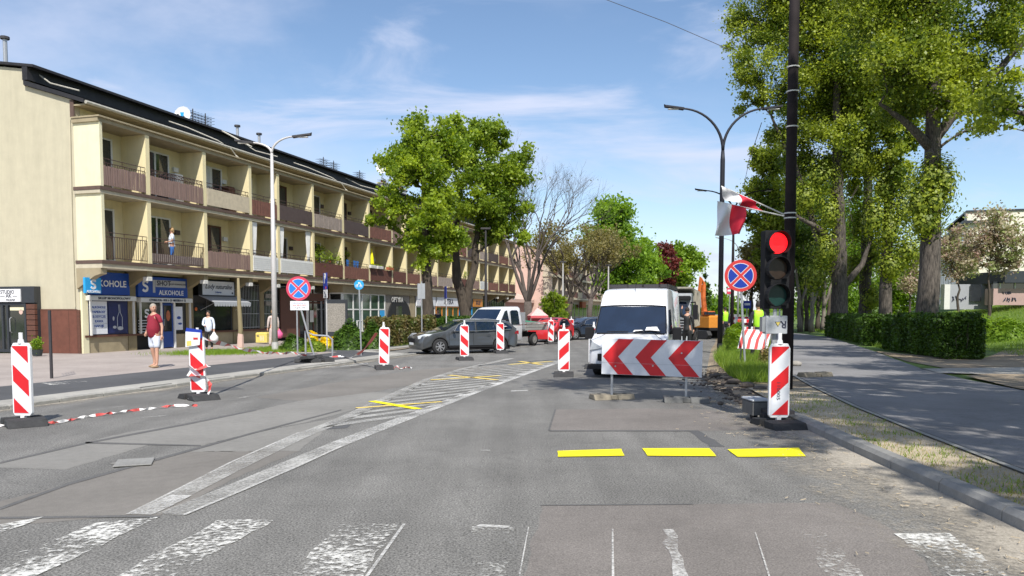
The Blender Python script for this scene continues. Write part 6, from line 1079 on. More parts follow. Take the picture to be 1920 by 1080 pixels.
# white van with its front to the camera: x runs forwards, towards the camera
VN = thing('white_van', 'white panel van facing us behind the arrow board, papers on its dashboard', 'van', SN(19.0, 2.70), ROT + R(180)); hv = .96
vp = [(.0, .28), (.05, .55), (.0, .76), (-.10, .90), (-.72, 1.06), (-1.22, 1.78), (-1.42, 2.06), (-1.7, 2.2), (-2.2, 2.26), (-5.3, 2.26), (-5.42, 2.14), (-5.45, .4)] + [(-4.3 - .38 * math.cos(R(a)), .36 + .38 * math.sin(R(a))) for a in range(0, 181, 20)] + [(-.95 - .39 * math.cos(R(a)), .36 + .39 * math.sin(R(a))) for a in range(0, 181, 20)]
vp = [(x, z) for x, z in vp]
vhw = lambda z: hv if z < 1.0 else hv - (z - 1.0) * .10
car_body('body', VN, vp, vhw, 'paint_white_car', .22, .6); under(VN, -4.9, -.3, .85, .16, .7)
for s in (1, -1):
    wheel(VN, -.95, s * .86, .345, rimm='rim_dull'); wheel(VN, -4.3, s * .86, .345, rimm='rim_dull')
    side_pane(VN, [(-1.0, 1.08), (-1.42, 1.68), (-1.95, 1.70), (-1.95, 1.06)], vhw, s)
    b = MB(); b.cbox(-1.2, -1.08, min(s * 1.02, s * 1.24), max(s * 1.02, s * 1.24), .92, 1.24, .03); b.tube([(-1.2, s * .94, 1.1), (-1.12, s * 1.06, 1.12)], .05, 6); b.build('wing_mirror', 'trim_black', VN)
    b = MB(); b.prism([(-.03, s * .58, .72), (-.10, s * .86, .88), (-.30, s * .955, .95), (-.42, s * .985, .88), (-.12, s * .93, .66)], (.03, 0, .02)); b.build('headlight', 'lamp_glass', VN)
    b = MB(); b.box(-4.9, -1.4, s * (hv + .004) - .012, s * (hv + .004) + .012, .42, .56); b.build('side_strip', 'trim_black', VN); b = MB(); b.box(-2.62, -2.6, s * (hv - .02) - .02, s * (hv - .02) + .026, .4, 1.2); b.build('door_gap', 'trim_black', VN)
ws = front_pane(VN, (-.74, 1.085), (-1.205, 1.755), .90, .84, crown=.0, off=.02)
b = MB(); b.box(.03, .075, -.7, .7, .42, .6); b.build('grille', 'trim_black', VN); b = MB(); b.box(.06, .09, -.26, .26, .34, .45); b.build('number_plate', 'white', VN); b = MB(); b.cbox(-.2, .07, -.93, .93, .22, .34, .03); b.build('lower_bumper', 'trim_black', VN)
wn = Vector((.67, 0, .465)).normalized()
def on_ws(t, y, o=.045): p = Vector((-.74, 0, 1.085)).lerp(Vector((-1.205, 0, 1.755)), t); return p + wn * o + Vector((0, y, 0))
b = MB(); b._add([on_ws(.05, .74), on_ws(.22, .66), on_ws(.20, .40), on_ws(.05, .36)], [(0, 1, 2, 3)]); b._add([on_ws(.03, .34), on_ws(.10, .30), on_ws(.09, .10), on_ws(.03, .06)], [(0, 1, 2, 3)]); b.build('dashboard_paper', 'white', VN)
b = MB(); b.tube([on_ws(.02, .78, .06), on_ws(.06, .5, .06), on_ws(.02, .12, .06)], .012, 5); b.tube([on_ws(.01, -.05, .06), on_ws(.02, -.4, .06), on_ws(.0, -.6, .06)], .012, 5); b.build('wiper', 'trim_black', VN); b = MB(); b.box(-.78, -.70, -.86, .86, 1.04, 1.09); b.build('scuttle', 'trim_black', VN)
b = MB(); b.tube([(-1.55, 0, 2.12), (-1.75, .0, 2.42)], .006, 4); b.ball((-1.55, 0, 2.13), .02, 6, 4); b.build('aerial', 'trim_black', VN)
b = MB(); [b.box(-2.5 - i * .9, -2.42 - i * .9, -.8, .8, 2.33, 2.37) for i in range(4)]; [b.box(-5.3, -2.3, y - .025, y + .025, 2.28, 2.38) for y in (-.78, -.3, .12, .56, .78)]; b.box(-2.36, -2.3, -.8, .8, 2.29, 2.38); b.build('roof_rack', 'steel_dark', VN)
b = MB(); b.tube([(-.11, -.93, .91), (-.45, -.72, 1.01), (-.7, -.62, 1.075)], .005, 4); b.tube([(-.11, .93, .91), (-.45, .72, 1.01), (-.7, .62, 1.075)], .005, 4); b.build('bonnet_gap', 'trim_black', VN)
b = MB(); b.tube([on_ws(-.01, -.90, .03), on_ws(.5, -.875, .03), on_ws(1.0, -.84, .03), on_ws(1.03, -.5, .03), on_ws(1.04, 0, .03), on_ws(1.03, .5, .03), on_ws(1.0, .84, .03), on_ws(.5, .875, .03), on_ws(-.01, .90, .03)], .016, 5); b.build('windscreen_seal', 'trim_black', VN)
b = MB(); b.tube([(-1.3, -.55, 1.93), (-1.9, -.55, 2.235), (-5.2, -.55, 2.275)], .006, 4); b.tube([(-1.3, .55, 1.93), (-1.9, .55, 2.235), (-5.2, .55, 2.275)], .006, 4); b.build('roof_seam', 'trim_black', VN)
b = MB(); b.cyl((-.03, 0, .82), (.03, 0, .79), .07, .07, 14); b.build('badge', 'galv', VN)
b = MB(); b.box(-.06, .0, -.55, .55, .84, .87); b.build('upper_grille', 'trim_black', VN)

# tipper truck behind the van
TK = thing('tipper_truck', 'grey cabbed tipper truck parked behind the white van', 'truck', SN(32.6, 3.05), ROT + R(180))
b = MB(); b.prism([(x, -1.22, z) for x, z in ((0, .75), (.02, 1.6), (-.2, 2.35), (-.35, 2.75), (-1.9, 2.8), (-1.9, .75))], (0, 2.44, 0)); cabn = b.build('cab', 'truck_grey', TK, bevel=.06)
front_pane(TK, (.02, 1.62), (-.2, 2.33), 1.12, 1.08, off=.02, crown=.02); b = MB(); b.box(-.0, .06, -1.0, 1.0, .95, 1.5); b.build('grille', 'trim_black', TK); b = MB(); [b.box(.06, .08, -.95, .95, .98 + i * .13, 1.03 + i * .13) for i in range(4)]; b.build('grille_bar', 'galv', TK); b = MB(); b.cbox(-.2, .2, -1.25, 1.25, .35, .85, .05); b.build('bumper', 'trim_black', TK)
b = MB(); b.cbox(-.25, .15, -1.2, 1.2, 2.45, 2.62, .04); b.build('sun_visor', 'trim_black', TK)
for s in (1, -1):
    b = MB(); b.box(.2, .22, s * .9 - .18, s * .9 + .18, .5, .72); b.build('headlight', 'lamp_glass', TK); b = MB(); b.cbox(.0, .14, s * 1.42 - .12, s * 1.42 + .12, 1.5, 2.2, .03); b.tube([(-.1, s * 1.2, 2.3), (.07, s * 1.42, 2.32), (.07, s * 1.42, 2.2)], .03, 5); b.build('wing_mirror', 'trim_black', TK)
    wheel(TK, -1.0, s * 1.05, .5, .3, 'rim_dull', 8); wheel(TK, -5.2, s * 1.05, .5, .34, 'rim_dull', 8); wheel(TK, -6.5, s * 1.05, .5, .34, 'rim_dull', 8)
    b = MB(); b.prism([(-.5, s * 1.235, 1.6), (-.4, s * 1.235, 2.3), (-1.3, s * 1.235, 2.3), (-1.3, s * 1.235, 1.6)], (0, s * .01, 0)); b.build('side_window', 'car_glass', TK)
b = MB(); b.box(-7.4, -.8, -.45, .45, .7, 1.0); b.build('chassis', 'trim_black', TK)
b = MB(); b.prism([(x, -1.25, z) for x, z in ((-1.95, 1.1), (-2.0, 2.7), (-.9, 2.92), (-.5, 2.98), (-.5, 3.06), (-2.0, 3.0), (-7.3, 3.0), (-7.5, 1.1))], (0, 2.5, 0)); tb = b.build('tipper_body', 'tipper', TK); b = MB(); [b.box(-2.6 - i * 1.1, -2.5 - i * 1.1, s * 1.25 - .04, s * 1.25 + .04, 1.1, 2.95) for i in range(5) for s in (1, -1)]; b.build('rib', 'tipper', tb)
b = MB(); b.cyl((-.7, -.6, 2.8), (-.7, -.6, 2.92), .1, .1, 10); b.build('beacon', 'orange_panel', TK); TK.scale = (.87, .87, .87)
# orange excavator further back
EX = thing('excavator', 'orange excavator with raised jointed arm behind the tipper truck', 'excavator', Vector((up(1328, 600, 46).x, 46, .0)), R(20)); EX.scale = (.68, .68, .72)
b = MB(); b.cbox(-.75, .75, -1.2, 1.2, .95, 1.95, .15); b.build('engine_housing', 'orange_panel', EX); b = MB(); b.box(-.7, .7, -1.25, 1.25, .72, .95); b.build('turntable', 'trim_black', EX)
for s in (1, -1): b = MB(); b.prism([(s * .8 - .2, y, z) for y, z in ((-1.5, .35), (-1.2, .05), (1.2, .05), (1.5, .35), (1.2, .7), (-1.2, .7))], (.4, 0, 0)); b.build('crawler_track', 'rubber', EX)
b = MB(); b.box(-.75, -.05, -1.1, -.0, 1.95, 2.3); b.build('cab', 'orange', EX, bevel=.05); b = MB(); b.box(-.76, -.04, -1.12, -.5, 2.0, 2.22); b.build('cab_window', 'car_glass', EX)
zz = lambda px, py: up(px, py, 46) - EX.location
Ri = Matrix.Rotation(R(-20), 3, 'Z')
def ex(px, py, d=0): return (Ri @ (zz(px, py) + Vector((0, d, 0)))) / .70
b = MB(); b.tube([ex(1322, 598), ex(1318, 560), ex(1320, 535)], [.28, .24, .17], 6); b.build('boom', 'orange', EX); b = MB(); b.tube([ex(1320, 535), ex(1314, 524), ex(1311, 545), ex(1308, 565)], [.15, .2, .15, .12], 6); b.build('dipper_arm', 'orange', EX); b = MB(); b.tube([ex(1314, 578), ex(1312, 550)], .07, 6); b.build('hydraulic_ram', 'galv', EX); b = MB(); b.prism([ex(1302, 562), ex(1312, 562), ex(1314, 572), ex(1304, 575)], (0, .8, 0)); b.build('bucket', 'trim_black', EX)
# ================================================================ PEOPLE
def skinned(name, chains, m, parent, sub=1):
    """chains of (x, y, z, radius); chains share a vertex where their points coincide; first point is the root"""
    vs, rad, es, idx = [], [], [], {}
    for ch in chains:
        prev = None
        for x, y, z, r in ch:
            k = (round(x, 4), round(y, 4), round(z, 4))
            if k not in idx: idx[k] = len(vs); vs.append((x, y, z)); rad.append(r)
            if prev is not None and prev != idx[k]: es.append((prev, idx[k]))
            prev = idx[k]
    me = bpy.data.meshes.new('tmp'); me.from_pydata(vs, es, []); o = bpy.data.objects.new('tmp', me); col.objects.link(o)
    sk = o.modifiers.new('s', 'SKIN'); sk.use_smooth_shade = True
    if not me.skin_vertices: return None
    for i, r in enumerate(rad):
        rr = r if isinstance(r, tuple) else (r, r); me.skin_vertices[0].data[i].radius = rr; me.skin_vertices[0].data[i].use_root = (i == 0)
    su = o.modifiers.new('u', 'SUBSURF'); su.levels = su.render_levels = sub
    dg = bpy.context.evaluated_depsgraph_get(); m2 = bpy.data.meshes.new_from_object(o.evaluated_get(dg)); bpy.data.objects.remove(o); m2.name = name
    m2.materials.clear(); m2.materials.append(M[m]); q = bpy.data.objects.new(name, m2); col.objects.link(q); q.parent = parent; return q
def person(label, p, rz, h=1.75, arms=None, legs=None, top=('shirt_red', 'short'), bottom=('shorts_white', 'short'), shoes='sandal', hair='hair_grey', hair_style='short', belly=0, skin='skin', head_turn=0, vest=None, narrow=1.0):
    """faces -y before turning by rz"""
    T_ = thing('person', label, 'person', p, rz); s = h / 1.75; T_.scale = (s, s, s); w = narrow
    sh = .185 * w
    arms = arms or {1: [(.235, .0, 1.13), (.25, -.06, .88)], -1: [(-.235, .0, 1.13), (-.25, -.06, .88)]}; legs = legs or {1: [(.125, -.03, .5), (.15, -.06, .08)], -1: [(-.105, .0, .5), (-.12, .07, .08)]}
    ch = [[(0, 0, .95, .13), (0, -.0, 1.12, .125 + belly * .5), (0, .0, 1.30, .135), (0, .01, 1.43, .09), (0, .0, 1.52, .052), (0, -.005, 1.58, .06)]]
    for sd in (1, -1):
        e, wr = arms[sd]; ch.append([(0, .01, 1.43, .09), (sd * sh, .01, 1.42, .058), (*e, .04), (*wr, .027)])
        k, a = legs[sd]; ch.append([(0, 0, .95, .13), (sd * .095, .0, .88, .095), (*k, .055), (a[0], a[1] + .01, a[2] + .16, .048), (*a, .036), (a[0], a[1] - .14, .035, .032)])
    body = skinned('body', ch, skin, T_, 1)
    b = MB(); hd = Matrix.Translation((0, -.01, 1.645)) @ Matrix.Rotation(head_turn, 4, 'Z'); b.T = hd
    b.ball((0, 0, 0), .1, 14, 10, (.80, .95, 1.18)); b.ball((0, -.012, -.055), .065, 10, 6, (.9, .95, .95)); b.prism([(-.012, -.088, .0), (.012, -.088, .0), (0, -.086, .035)], (0, -.02, -.02)); b.ball((0, -.1, -.012), .016, 6, 4); b.ball((.08, .005, 0), .025, 6, 5, (.4, .8, 1.2)); b.ball((-.08, .005, 0), .025, 6, 5, (.4, .8, 1.2))
    for sd in (1, -1):
        (ex_, ey, ez), (wx_, wy, wz) = arms[sd]; d = (Vector((wx_, wy, wz)) - Vector((ex_, ey, ez))).normalized(); c = Vector((wx_, wy, wz)); b.T = None
        q = d.cross(Vector((1, 0, 0))); q = q.normalized() if q.length > .1 else Vector((0, 1, 0)); b.tube([c - d * .01, c + d * .04, c + d * .09], [.024, .034, .03], 7)
        for f in range(4): o_ = q * (-.027 + f * .018); b.tube([c + d * .07 + o_, c + d * .12 + o_, c + d * (.155 - .006 * abs(f - 1.5) * 2) + o_ + Vector((0, -.012, 0))], [.011, .01, .007], 5)
        b.tube([c + d * .02 - q * .03, c + d * .05 - q * .055, c + d * .085 - q * .058], [.012, .011, .008], 5)
    ho = b.build('head_and_hands', skin, T_, smooth=True)
    # one continuous body
    for o in (ho,):
        bm = bmesh.new(); bm.from_mesh(body.data); bm.from_mesh(o.data); bm.to_mesh(body.data); bm.free(); bpy.data.objects.remove(o); body.data.polygons.foreach_set('use_smooth', [True] * len(body.data.polygons))
    b = MB(); b.T = hd; [b.ball((x, -.086, .012), .011, 6, 4) for x in (.03, -.03)]; [b.box(x - .02, x + .02, -.096, -.088, .032, .038) for x in (.03, -.03)]; b.box(-.022, .022, -.088, -.083, -.06, -.055); b.build('eyes', 'hair_dark', T_)
    b = MB(); b.T = hd
    if hair_style == 'short': b.ball((0, .014, .03), .104, 12, 8, (.83, .95, 1.02))
    elif hair_style == 'cap': b.ball((0, .0, .04), .108, 12, 8, (.85, 1, .95)); b.box(-.06, .06, -.17, -.08, .04, .055)
    else: b.ball((0, .02, .03), .112, 12, 8, (.9, .95, 1.1)); b.ball((0, .085, -.03), .06, 8, 6, (1, .8, 1.4))
    b.build('hair', hair, T_, smooth=True)
    # clothes a little outside the body
    tm, tl = top; g = 1.13 if belly < .03 else 1.16; bl = belly
    ch = [[(0, 0, .80, .175), (0, 0, .92, .172), (0, -.01 - bl * .4, 1.05, .15 + bl), (0, -.005 - bl * .2, 1.18, .145 + bl * .7), (0, .0, 1.31, .15), (0, .01, 1.44, .10), (0, .01, 1.49, .065)]]
    for sd in (1, -1):
        e, wr = arms[sd]; S_ = Vector((sd * sh, .01, 1.42)); E = Vector(e); Wr = Vector(wr); c = [(0, .01, 1.44, .10), (*S_, .072)]
        if tl == 'short': mm = S_.lerp(E, .75); c += [(*mm, .062)]
        else: c += [(*E, .055), (*E.lerp(Wr, .92), .04)]
        ch.append(c)
    skinned('shirt' if tl == 'short' else 'jacket', ch, tm, T_, 1)
    if vest: skinned('safety_vest', [[(0, 0, .92, .172), (0, -.01, 1.1, .165), (0, 0, 1.31, .168), (0, .01, 1.44, .12)], [(0, .01, 1.44, .12), (.13, .01, 1.45, .08)], [(0, .01, 1.44, .12), (-.13, .01, 1.45, .08)]], vest, T_, 1)
    bmat, bl_ = bottom; ch = [[(0, 0, .97, .128), (0, 0, .90, .14)]]
    for sd in (1, -1):
        k, a = legs[sd]; c = [(0, 0, .90, .14), (sd * .10, 0, .82, .115)]
        if bl_ == 'short': c += [(sd * .108, k[1] * .7, .62, .095), (k[0] * 1.03, k[1], k[2] + .03, .09)]
        else: c += [(*k, .075), (a[0], a[1], a[2] + .02, .06)]
        ch.append(c)
    skinned('trousers' if bl_ != 'short' else 'shorts', ch, bmat, T_, 1)
    for sd in (1, -1):
        k, a = legs[sd]; b = MB(); b.ball((a[0], a[1] - .06, .035), .1, 8, 6, (.5, 1.35, .36)); b.build('shoe', shoes, T_, smooth=True)
    return T_
person('heavy man in a dark red t-shirt and white shorts looking over his shoulder', at(291, 689, .06), R(-28), 1.78, arms={-1: [(-.30, .05, 1.16), (-.2, -.1, .98)], 1: [(.28, .04, 1.14), (.33, -.02, .9)]}, belly=.055, head_turn=R(75))
w_ = person('woman in a pale blue blouse and black trousers carrying a white carrier bag', at(392, 656, .04), R(5), 1.6, arms={1: [(.24, .02, 1.15), (.26, -.08, .92)], -1: [(-.25, .0, 1.15), (-.1, -.2, 1.1)]}, top=('blouse', 'long'), bottom=('trousers_black', 'long'), shoes='black', hair='hair_dark', hair_style='long', belly=.045)
def bag(label, p, m, k=1): t = thing('carrier_bag', label, 'bag', p); b = MB(); b.tube([(0, 0, -.32 * k), (0, 0, -.28 * k), (0, 0, -.15 * k), (0, 0, -.05 * k), (0, 0, .04)], [.06 * k, .13 * k, .14 * k, .06 * k, .02], 9); b.build('body', m, t, smooth=True); b = MB(); b.tube([(-.03, 0, .0), (0, 0, .08), (.03, 0, 0)], .008, 4); b.build('handle', m, t)
bag('white carrier bag held by the woman in the pale blue blouse', w_.matrix_basis @ Vector((.27, -.12, .80)), 'bag_white', 1.25)
w2 = person('person in a pale coat half hidden by the grey lamp post, with a pink bag', at(513, 651, .04), R(-150), 1.65, top=('pale_coat', 'long'), bottom=('pale_coat', 'long'), shoes='black', hair='hair_blond', hair_style='long')
bag('pink shopping bag beside the grey lamp post', w2.matrix_basis @ Vector((-.28, -.1, .85)), 'pink_bag', 1.3)
bp_ = S3 = SN(24.05 + 4.15, 23.75, 3.62)
person('fair haired person in a white top and blue trousers standing on a lower balcony', bp_, R(-60), 1.62, arms={1: [(.24, .0, 1.13), (.12, -.2, 1.1)], -1: [(-.24, .0, 1.13), (-.1, -.2, 1.08)]}, top=('blouse', 'short'), bottom=('jeans', 'long'), shoes='white', hair='hair_blond', hair_style='long')
person('dark dressed worker reaching up to the tipper truck windscreen', Vector((up(1286, 640, 30.6).x, 30.4, 0)), R(150), 1.78, arms={1: [(.3, -.15, 1.52), (.33, -.35, 1.72)], -1: [(-.24, .0, 1.13), (-.22, -.1, .9)]}, top=('black', 'long'), bottom=('black', 'long'), shoes='black', hair='hair_dark')
person('worker with a yellow vest standing behind the foot of the dark street lamp', Vector((up(1359, 640, 41).x, 41, .1)), R(190), 1.75, top=('jacket_dark', 'long'), bottom=('trousers_black', 'long'), shoes='black', hair='hair_dark', vest='hivis')
person('worker in a bright yellow vest seen from behind, next to the traffic light', Vector((up(1421, 640, 24).x, 24, .12)), R(175), 1.80, top=('jacket_dark', 'long'), bottom=('trousers_black', 'long'), shoes='black', hair='hair_dark', vest='hivis')
person('dark figure standing beside the left tree trunk before the shops', Vector((up(821, 640, 46).x, 46, 0)), R(20), 1.75, top=('jacket_dark', 'long'), bottom=('trousers_black', 'long'), shoes='black', hair='hair_dark')

# ================================================================ TREES AND SHRUBS
def bez(p0, p1, p2, n): return [p0.lerp(p1, i / n).lerp(p1.lerp(p2, i / n), i / n) for i in range(n + 1)]
def tree(name, label, base, trunk, clumps, leafm, barkm, nleaf, lsize, seed, nsub=9, limb_r=.5, group=None, cat='tree', spread=.30, twigr=.022, leafscale=1, upb=.3, droop=0):
    """trunk: (height, lean x, lean y, radius, splits); clumps: ellipsoids (x, y, z, rx, ry, rz) from the tree's foot"""
    rd = random.Random(seed); rg = np.random.default_rng(seed); T_ = thing(name, label, cat, base, 0, group)
    th_, lx, ly, r0 = trunk[:4]; splits = trunk[4] if len(trunk) > 4 else [[(0, 0, 0), (lx, ly, th_)]]
    b = MB(); axes = []
    for pl in splits:
        P_ = [Vector(q) for q in pl]; pts = []; Lt = sum((c - a).length for a, c in zip(P_, P_[1:])); n = max(8, int(Lt / .6))
        for i in range(n + 1): q = along(P_, Lt * i / n); pts.append(q + Vector((rd.gauss(0, .03), rd.gauss(0, .03), 0)) * (i > 0))
        sc0 = 1 if pl is splits[0] or P_[0].z < .1 else (.46 if name == 'poplar_tree' else .72); rr = [r0 * sc0 * (1 - .72 * i / n) * (1 + (.35 * max(0, 1 - i / 2) if P_[0].z < .1 else 0)) for i in range(n + 1)]; b.tube(pts, rr, 12); axes.append((pts, rr))
    allp = [(p, r) for pts, rr in axes for p, r in zip(pts, rr)]
    LP, TI = [], []; per = max(4, nleaf // max(1, sum(1 for c in clumps) * nsub)); tot_v = sum((c[3] * c[4] * c[5]) ** (2 / 3) for c in clumps)
    for c in clumps:
        C_ = Vector(c[:3]); rad_ = Vector(c[3:6]); cand = [q for q in allp if q[0].z < C_.z - .1 * rad_.z and q[0].z > .12 * C_.z] or allp
        p0, r_ = min(cand, key=lambda q: (q[0] - C_).length + abs((C_.z - q[0].z) - .6 * ((Vector((C_.x, C_.y)) - Vector((q[0].x, q[0].y))).length)) * .8)
        limb = bez(p0, p0.lerp(C_, .5) + Vector((rd.gauss(0, .2), rd.gauss(0, .2), .12 * (C_ - p0).length)), C_, 7); lr = min(r_ * .7, .03 + .022 * (C_ - p0).length * limb_r * 2); b.tube(limb, [lr * (1 - .8 * i / 7) for i in range(8)], 7)
        share = (c[3] * c[4] * c[5]) ** (2 / 3) / tot_v; ns = max(4, int(nsub * len(clumps) * share)); nl = int(nleaf * share / ns)
        for k in range(ns):
            v = rg.normal(size=3); v /= np.linalg.norm(v); rr_ = rg.uniform(.35, 1.0) ** .6; q = C_ + Vector((v[0] * rad_.x, v[1] * rad_.y, v[2] * rad_.z)) * rr_
            st_ = limb[rd.randint(2, 7)]; tw = bez(st_, st_.lerp(q, .5) + Vector((rd.gauss(0, .12), rd.gauss(0, .12), rd.gauss(.1, .12))), q, 4); b.tube(tw, [twigr * 1.5, twigr * 1.2, twigr, twigr * .7, twigr * .3], 4, False)
            sg = (c[3] + c[4] + c[5]) / 3 * spread * rg.uniform(.6, 1.25); n1 = int(nl * .78); pts = rg.normal(0, 1, (n1, 3)) * sg * np.array([1, 1, .8]) + np.array(q); LP.append(pts); TI.append(np.full(n1, rg.uniform(.0, .95)))
            t_ = rg.uniform(0, 1, nl - n1); tp_ = np.array([tw[int(x * 4)] for x in t_]).reshape(-1, 3) + rg.normal(0, sg * .45, (nl - n1, 3)); LP.append(tp_); TI.append(np.full(nl - n1, rg.uniform(.0, .5)))
    b.build('trunk', barkm, T_, smooth=True)
    LP = np.concatenate(LP); leaves('crown', LP, lsize, leafm, T_, np.concatenate(TI), seed, upb)
    return T_
def rel(px, py, Y, base): q = up(px, py, Y) - base; return (q.x, q.y, q.z)
def cl(px, py, rpx, rpy, Y, base, dy=0, ry=None):
    k = (Y + dy) / FOC; q = up(px, py, Y + dy) - base; return (q.x, q.y, q.z, rpx * k, (ry if ry is not None else rpx * k), rpy * k)
def foot(px, Y, z=0): return Vector(((px - 960) * Y / FOC * .99, Y, z))
# left pair of lindens
B1 = foot(803, 42.6); Y = 42.6
tree('linden_tree', 'bright green street tree nearest the long block, with a straight dark trunk', B1, (9.5, -.3, 0, .36), [cl(*q, Y, B1, dy) for q, dy in (((800, 250, 50, 42), 0), ((745, 255 + 70, 40, 40), .6), ((785, 320, 55, 45), -.8), ((840, 300, 40, 50), .5), ((815, 365, 44, 40), .6), ((765, 435, 32, 26), .8), ((820, 470, 30, 24), 0), ((725, 385, 34, 32), -.5), ((800, 395, 45, 40), -1), ((835, 440, 40, 34), .4), ((795, 470, 34, 28), -.8), ((715, 420, 24, 22), .3), ((770, 300, 40, 40), 1.2))], 'leaf_linden', 'bark_dark', 36000, .16, 21, 15, spread=.2)
B2 = foot(874, 48.5); Y = 48.5; kx = Y / FOC
tree('linden_tree', 'broad green street tree with a trunk forking into a V above the white truck', B2, (9, 0, 0, .42, [[(0, 0, 0), (-.05, 0, 1.6), (-.55, 0, 3.6), (-.75, 0, 6), (-.4, 0, 9)], [(-.05, 0, 1.5), (.1, 0, 3.0), (.45, 0, 4.2), (.75, 0, 7), (1.2, 0, 10)]]), [cl(*q, Y, B2, dy) for q, dy in (((870, 255, 45, 38), 0), ((930, 260, 38, 34), .8), ((885, 320, 48, 44), -.9), ((945, 330, 46, 42), .3), ((975, 300, 24, 40), .6), ((890, 390, 46, 36), -1), ((950, 395, 44, 36), .2), ((915, 430, 34, 26), 0), ((860, 440, 30, 28), -1), ((968, 440, 22, 26), .2))], 'leaf_linden_dark', 'bark_dark', 34000, .17, 22, 15, spread=.2)
# bare and budding trees: fine branching
def bare(name, label, base, h, r0, spreadr, seed, leafm=None, nl=0, lsize=.14, forks=4, lean=.0, upw=.35, levels=6, z0=1.8, barkm='twig', t0=(.5, 1.0)):
    rd = random.Random(seed); T_ = thing(name, label, 'tree', base); b = MB(); tips = []
    def grow(p, d, L_, r, lv):
        n = 3 if lv > 1 else 2; pts = [p]; dd = d.copy()
        for i in range(n): dd = (dd + Vector((rd.gauss(0, .13), rd.gauss(0, .13), rd.gauss(.05 * upw, .08)))).normalized(); pts.append(pts[-1] + dd * L_ / n)
        b.tube(pts, [r * (1 - .38 * i / n) for i in range(n + 1)], 8 if lv >= levels - 1 else 5 if lv > 2 else 3, False)
        if lv <= 2: tips.extend(pts[1:])
        if lv == 0: return
        for k in range(rd.choice((2, 3, 3)) if lv < levels else forks):
            a = rd.uniform(0, 6.283); sp = rd.uniform(.35, .75) * (1.0 if lv < levels else .95); o_ = dd.orthogonal().normalized(); o_.rotate(Matrix.Rotation(a, 3, dd)); nd = (dd * math.cos(sp) + o_ * math.sin(sp) * spreadr + Vector((0, 0, upw * .3))).normalized(); st_ = pts[-1] if rd.random() < .6 else pts[-2].lerp(pts[-1], rd.random()); grow(st_, nd, L_ * rd.uniform(.62, .86), r * rd.uniform(.46, .6), lv - 1)
    b.tube([(0, 0, -.1), (lean * .3, 0, z0 * .5), (lean, 0, z0)], [r0 * 1.25, r0, r0 * .9], 12)
    for k in range(forks): a = 6.283 * k / forks + rd.uniform(-.4, .4); grow(Vector((lean, 0, z0 - .1)), Vector((math.cos(a) * t0[0] * spreadr, math.sin(a) * t0[0] * .6, t0[1])).normalized(), h * .27, r0 * .5, levels - 1)
    b.build('trunk', barkm, T_, smooth=True)
    if leafm:
        tp_ = np.array([tuple(q) for q in tips]); rg = np.random.default_rng(seed); ii = rg.integers(0, len(tp_), nl); leaves('crown', tp_[ii] + rg.normal(0, .16, (nl, 3)), lsize, leafm, T_, seed=seed)
    return T_
bare('bare_tree', 'leafless grey tree with a fan of fine twigs before the pink block', foot(990, 61), 13.6, .33, .8, 5, 'leaf_bud', 120, .12, 5, 0, .35, 7, 2.4, 'twig', (.62, 1.0))
bare('budding_tree', 'dark trunked street tree just opening brownish buds, right of the bare tree', foot(1066, 77), 9, .3, .7, 9, 'leaf_bud', 4500, .2, 5, .3, .35, 7, 3.0, 'bark_dark', (.8, .9))
bare('budding_tree', 'larger brown budding tree with its crown left of the van roof', foot(1106, 96), 8.6, .32, .62, 14, 'leaf_bud', 9000, .24, 6, .2, .3, 7, 3.2, 'twig', (.9, .9))
def far_tree(label, px, Y, top, wpx, bot, leafm, seed, n=9000, ls=.42, name='street_tree', z=0, bark='bark_dark', grp=None):
    B = foot(px, Y, z); rd = random.Random(seed); zt_ = up(px, top, Y).z; k = Y / FOC; cls = []
    for i in range(11): v = i / 10; py = top + (bot - top) * (.14 + .76 * v); rx = wpx * (.30 + .22 * math.sin(math.pi * min(1, v * 1.1 + .12))); cls.append(cl(px + rd.uniform(-.45, .45) * wpx * math.sin(math.pi * (v * .8 + .12)), py, rx, (bot - top) * .13, Y, B, rd.uniform(-1, 1)))
    return tree(name, label, B, (zt_ * .8, 0, 0, .012 * zt_ + .12), cls, leafm, bark, n, ls, seed, 9, spread=.32, group=grp, twigr=.03)
far_tree('tall deep green conical tree behind the van, left of the sky gap', 1163, 111, 372, 84, 565, 'leaf_far', 31, 24000, .40)
far_tree('mid green tree between the tall conical one and the dark red tree', 1212, 135, 446, 46, 565, 'leaf_far', 32, 7000, .5)
far_tree('dark red leaved tree above the van roof', 1240, 150, 456, 40, 560, 'leaf_red', 33, 10000, .5)
far_tree('light green rounded tree at the right end of the left tree row', 1270, 160, 456, 52, 560, 'leaf_bright', 34, 12000, .55)
far_tree('small green street tree before the pink block, behind the parked cars', 1040, 66, 548, 34, 612, 'leaf_linden_dark', 35, 5000, .2, z=0)
# far tree line closing the street
rg = np.random.default_rng(4); n = 30000; x = rg.uniform(20, 330, n); pts = np.column_stack([x, 420 + rg.uniform(-15, 15, n), np.abs(rg.normal(0, 1, n)) * (3 + 2.2 * np.sin(x * .08) + 1.5 * np.sin(x * .23)) + .2]); tag(leaves('far_trees', pts, 2.2, 'leaf_far', None, seed=4), kind='stuff')
for px, h in ((1325, 17), (1330, 13), (1318, 12)): B = foot(px, 300); tree('cypress_tree', {1325: 'tallest tiny pointed tree on the horizon beside the dark lamp post', 1330: 'tiny pointed tree on the horizon, right of the tallest one', 1318: 'tiny pointed tree on the horizon, left of the tallest one'}[px], B, (h * .8, 0, 0, .3), [(0, 0, h * .3, 1.2, 1.2, h * .3), (0, 0, h * .7, .7, .7, h * .3)], 'leaf_hedge', 'bark_dark', 1200, .9, 3, 6)

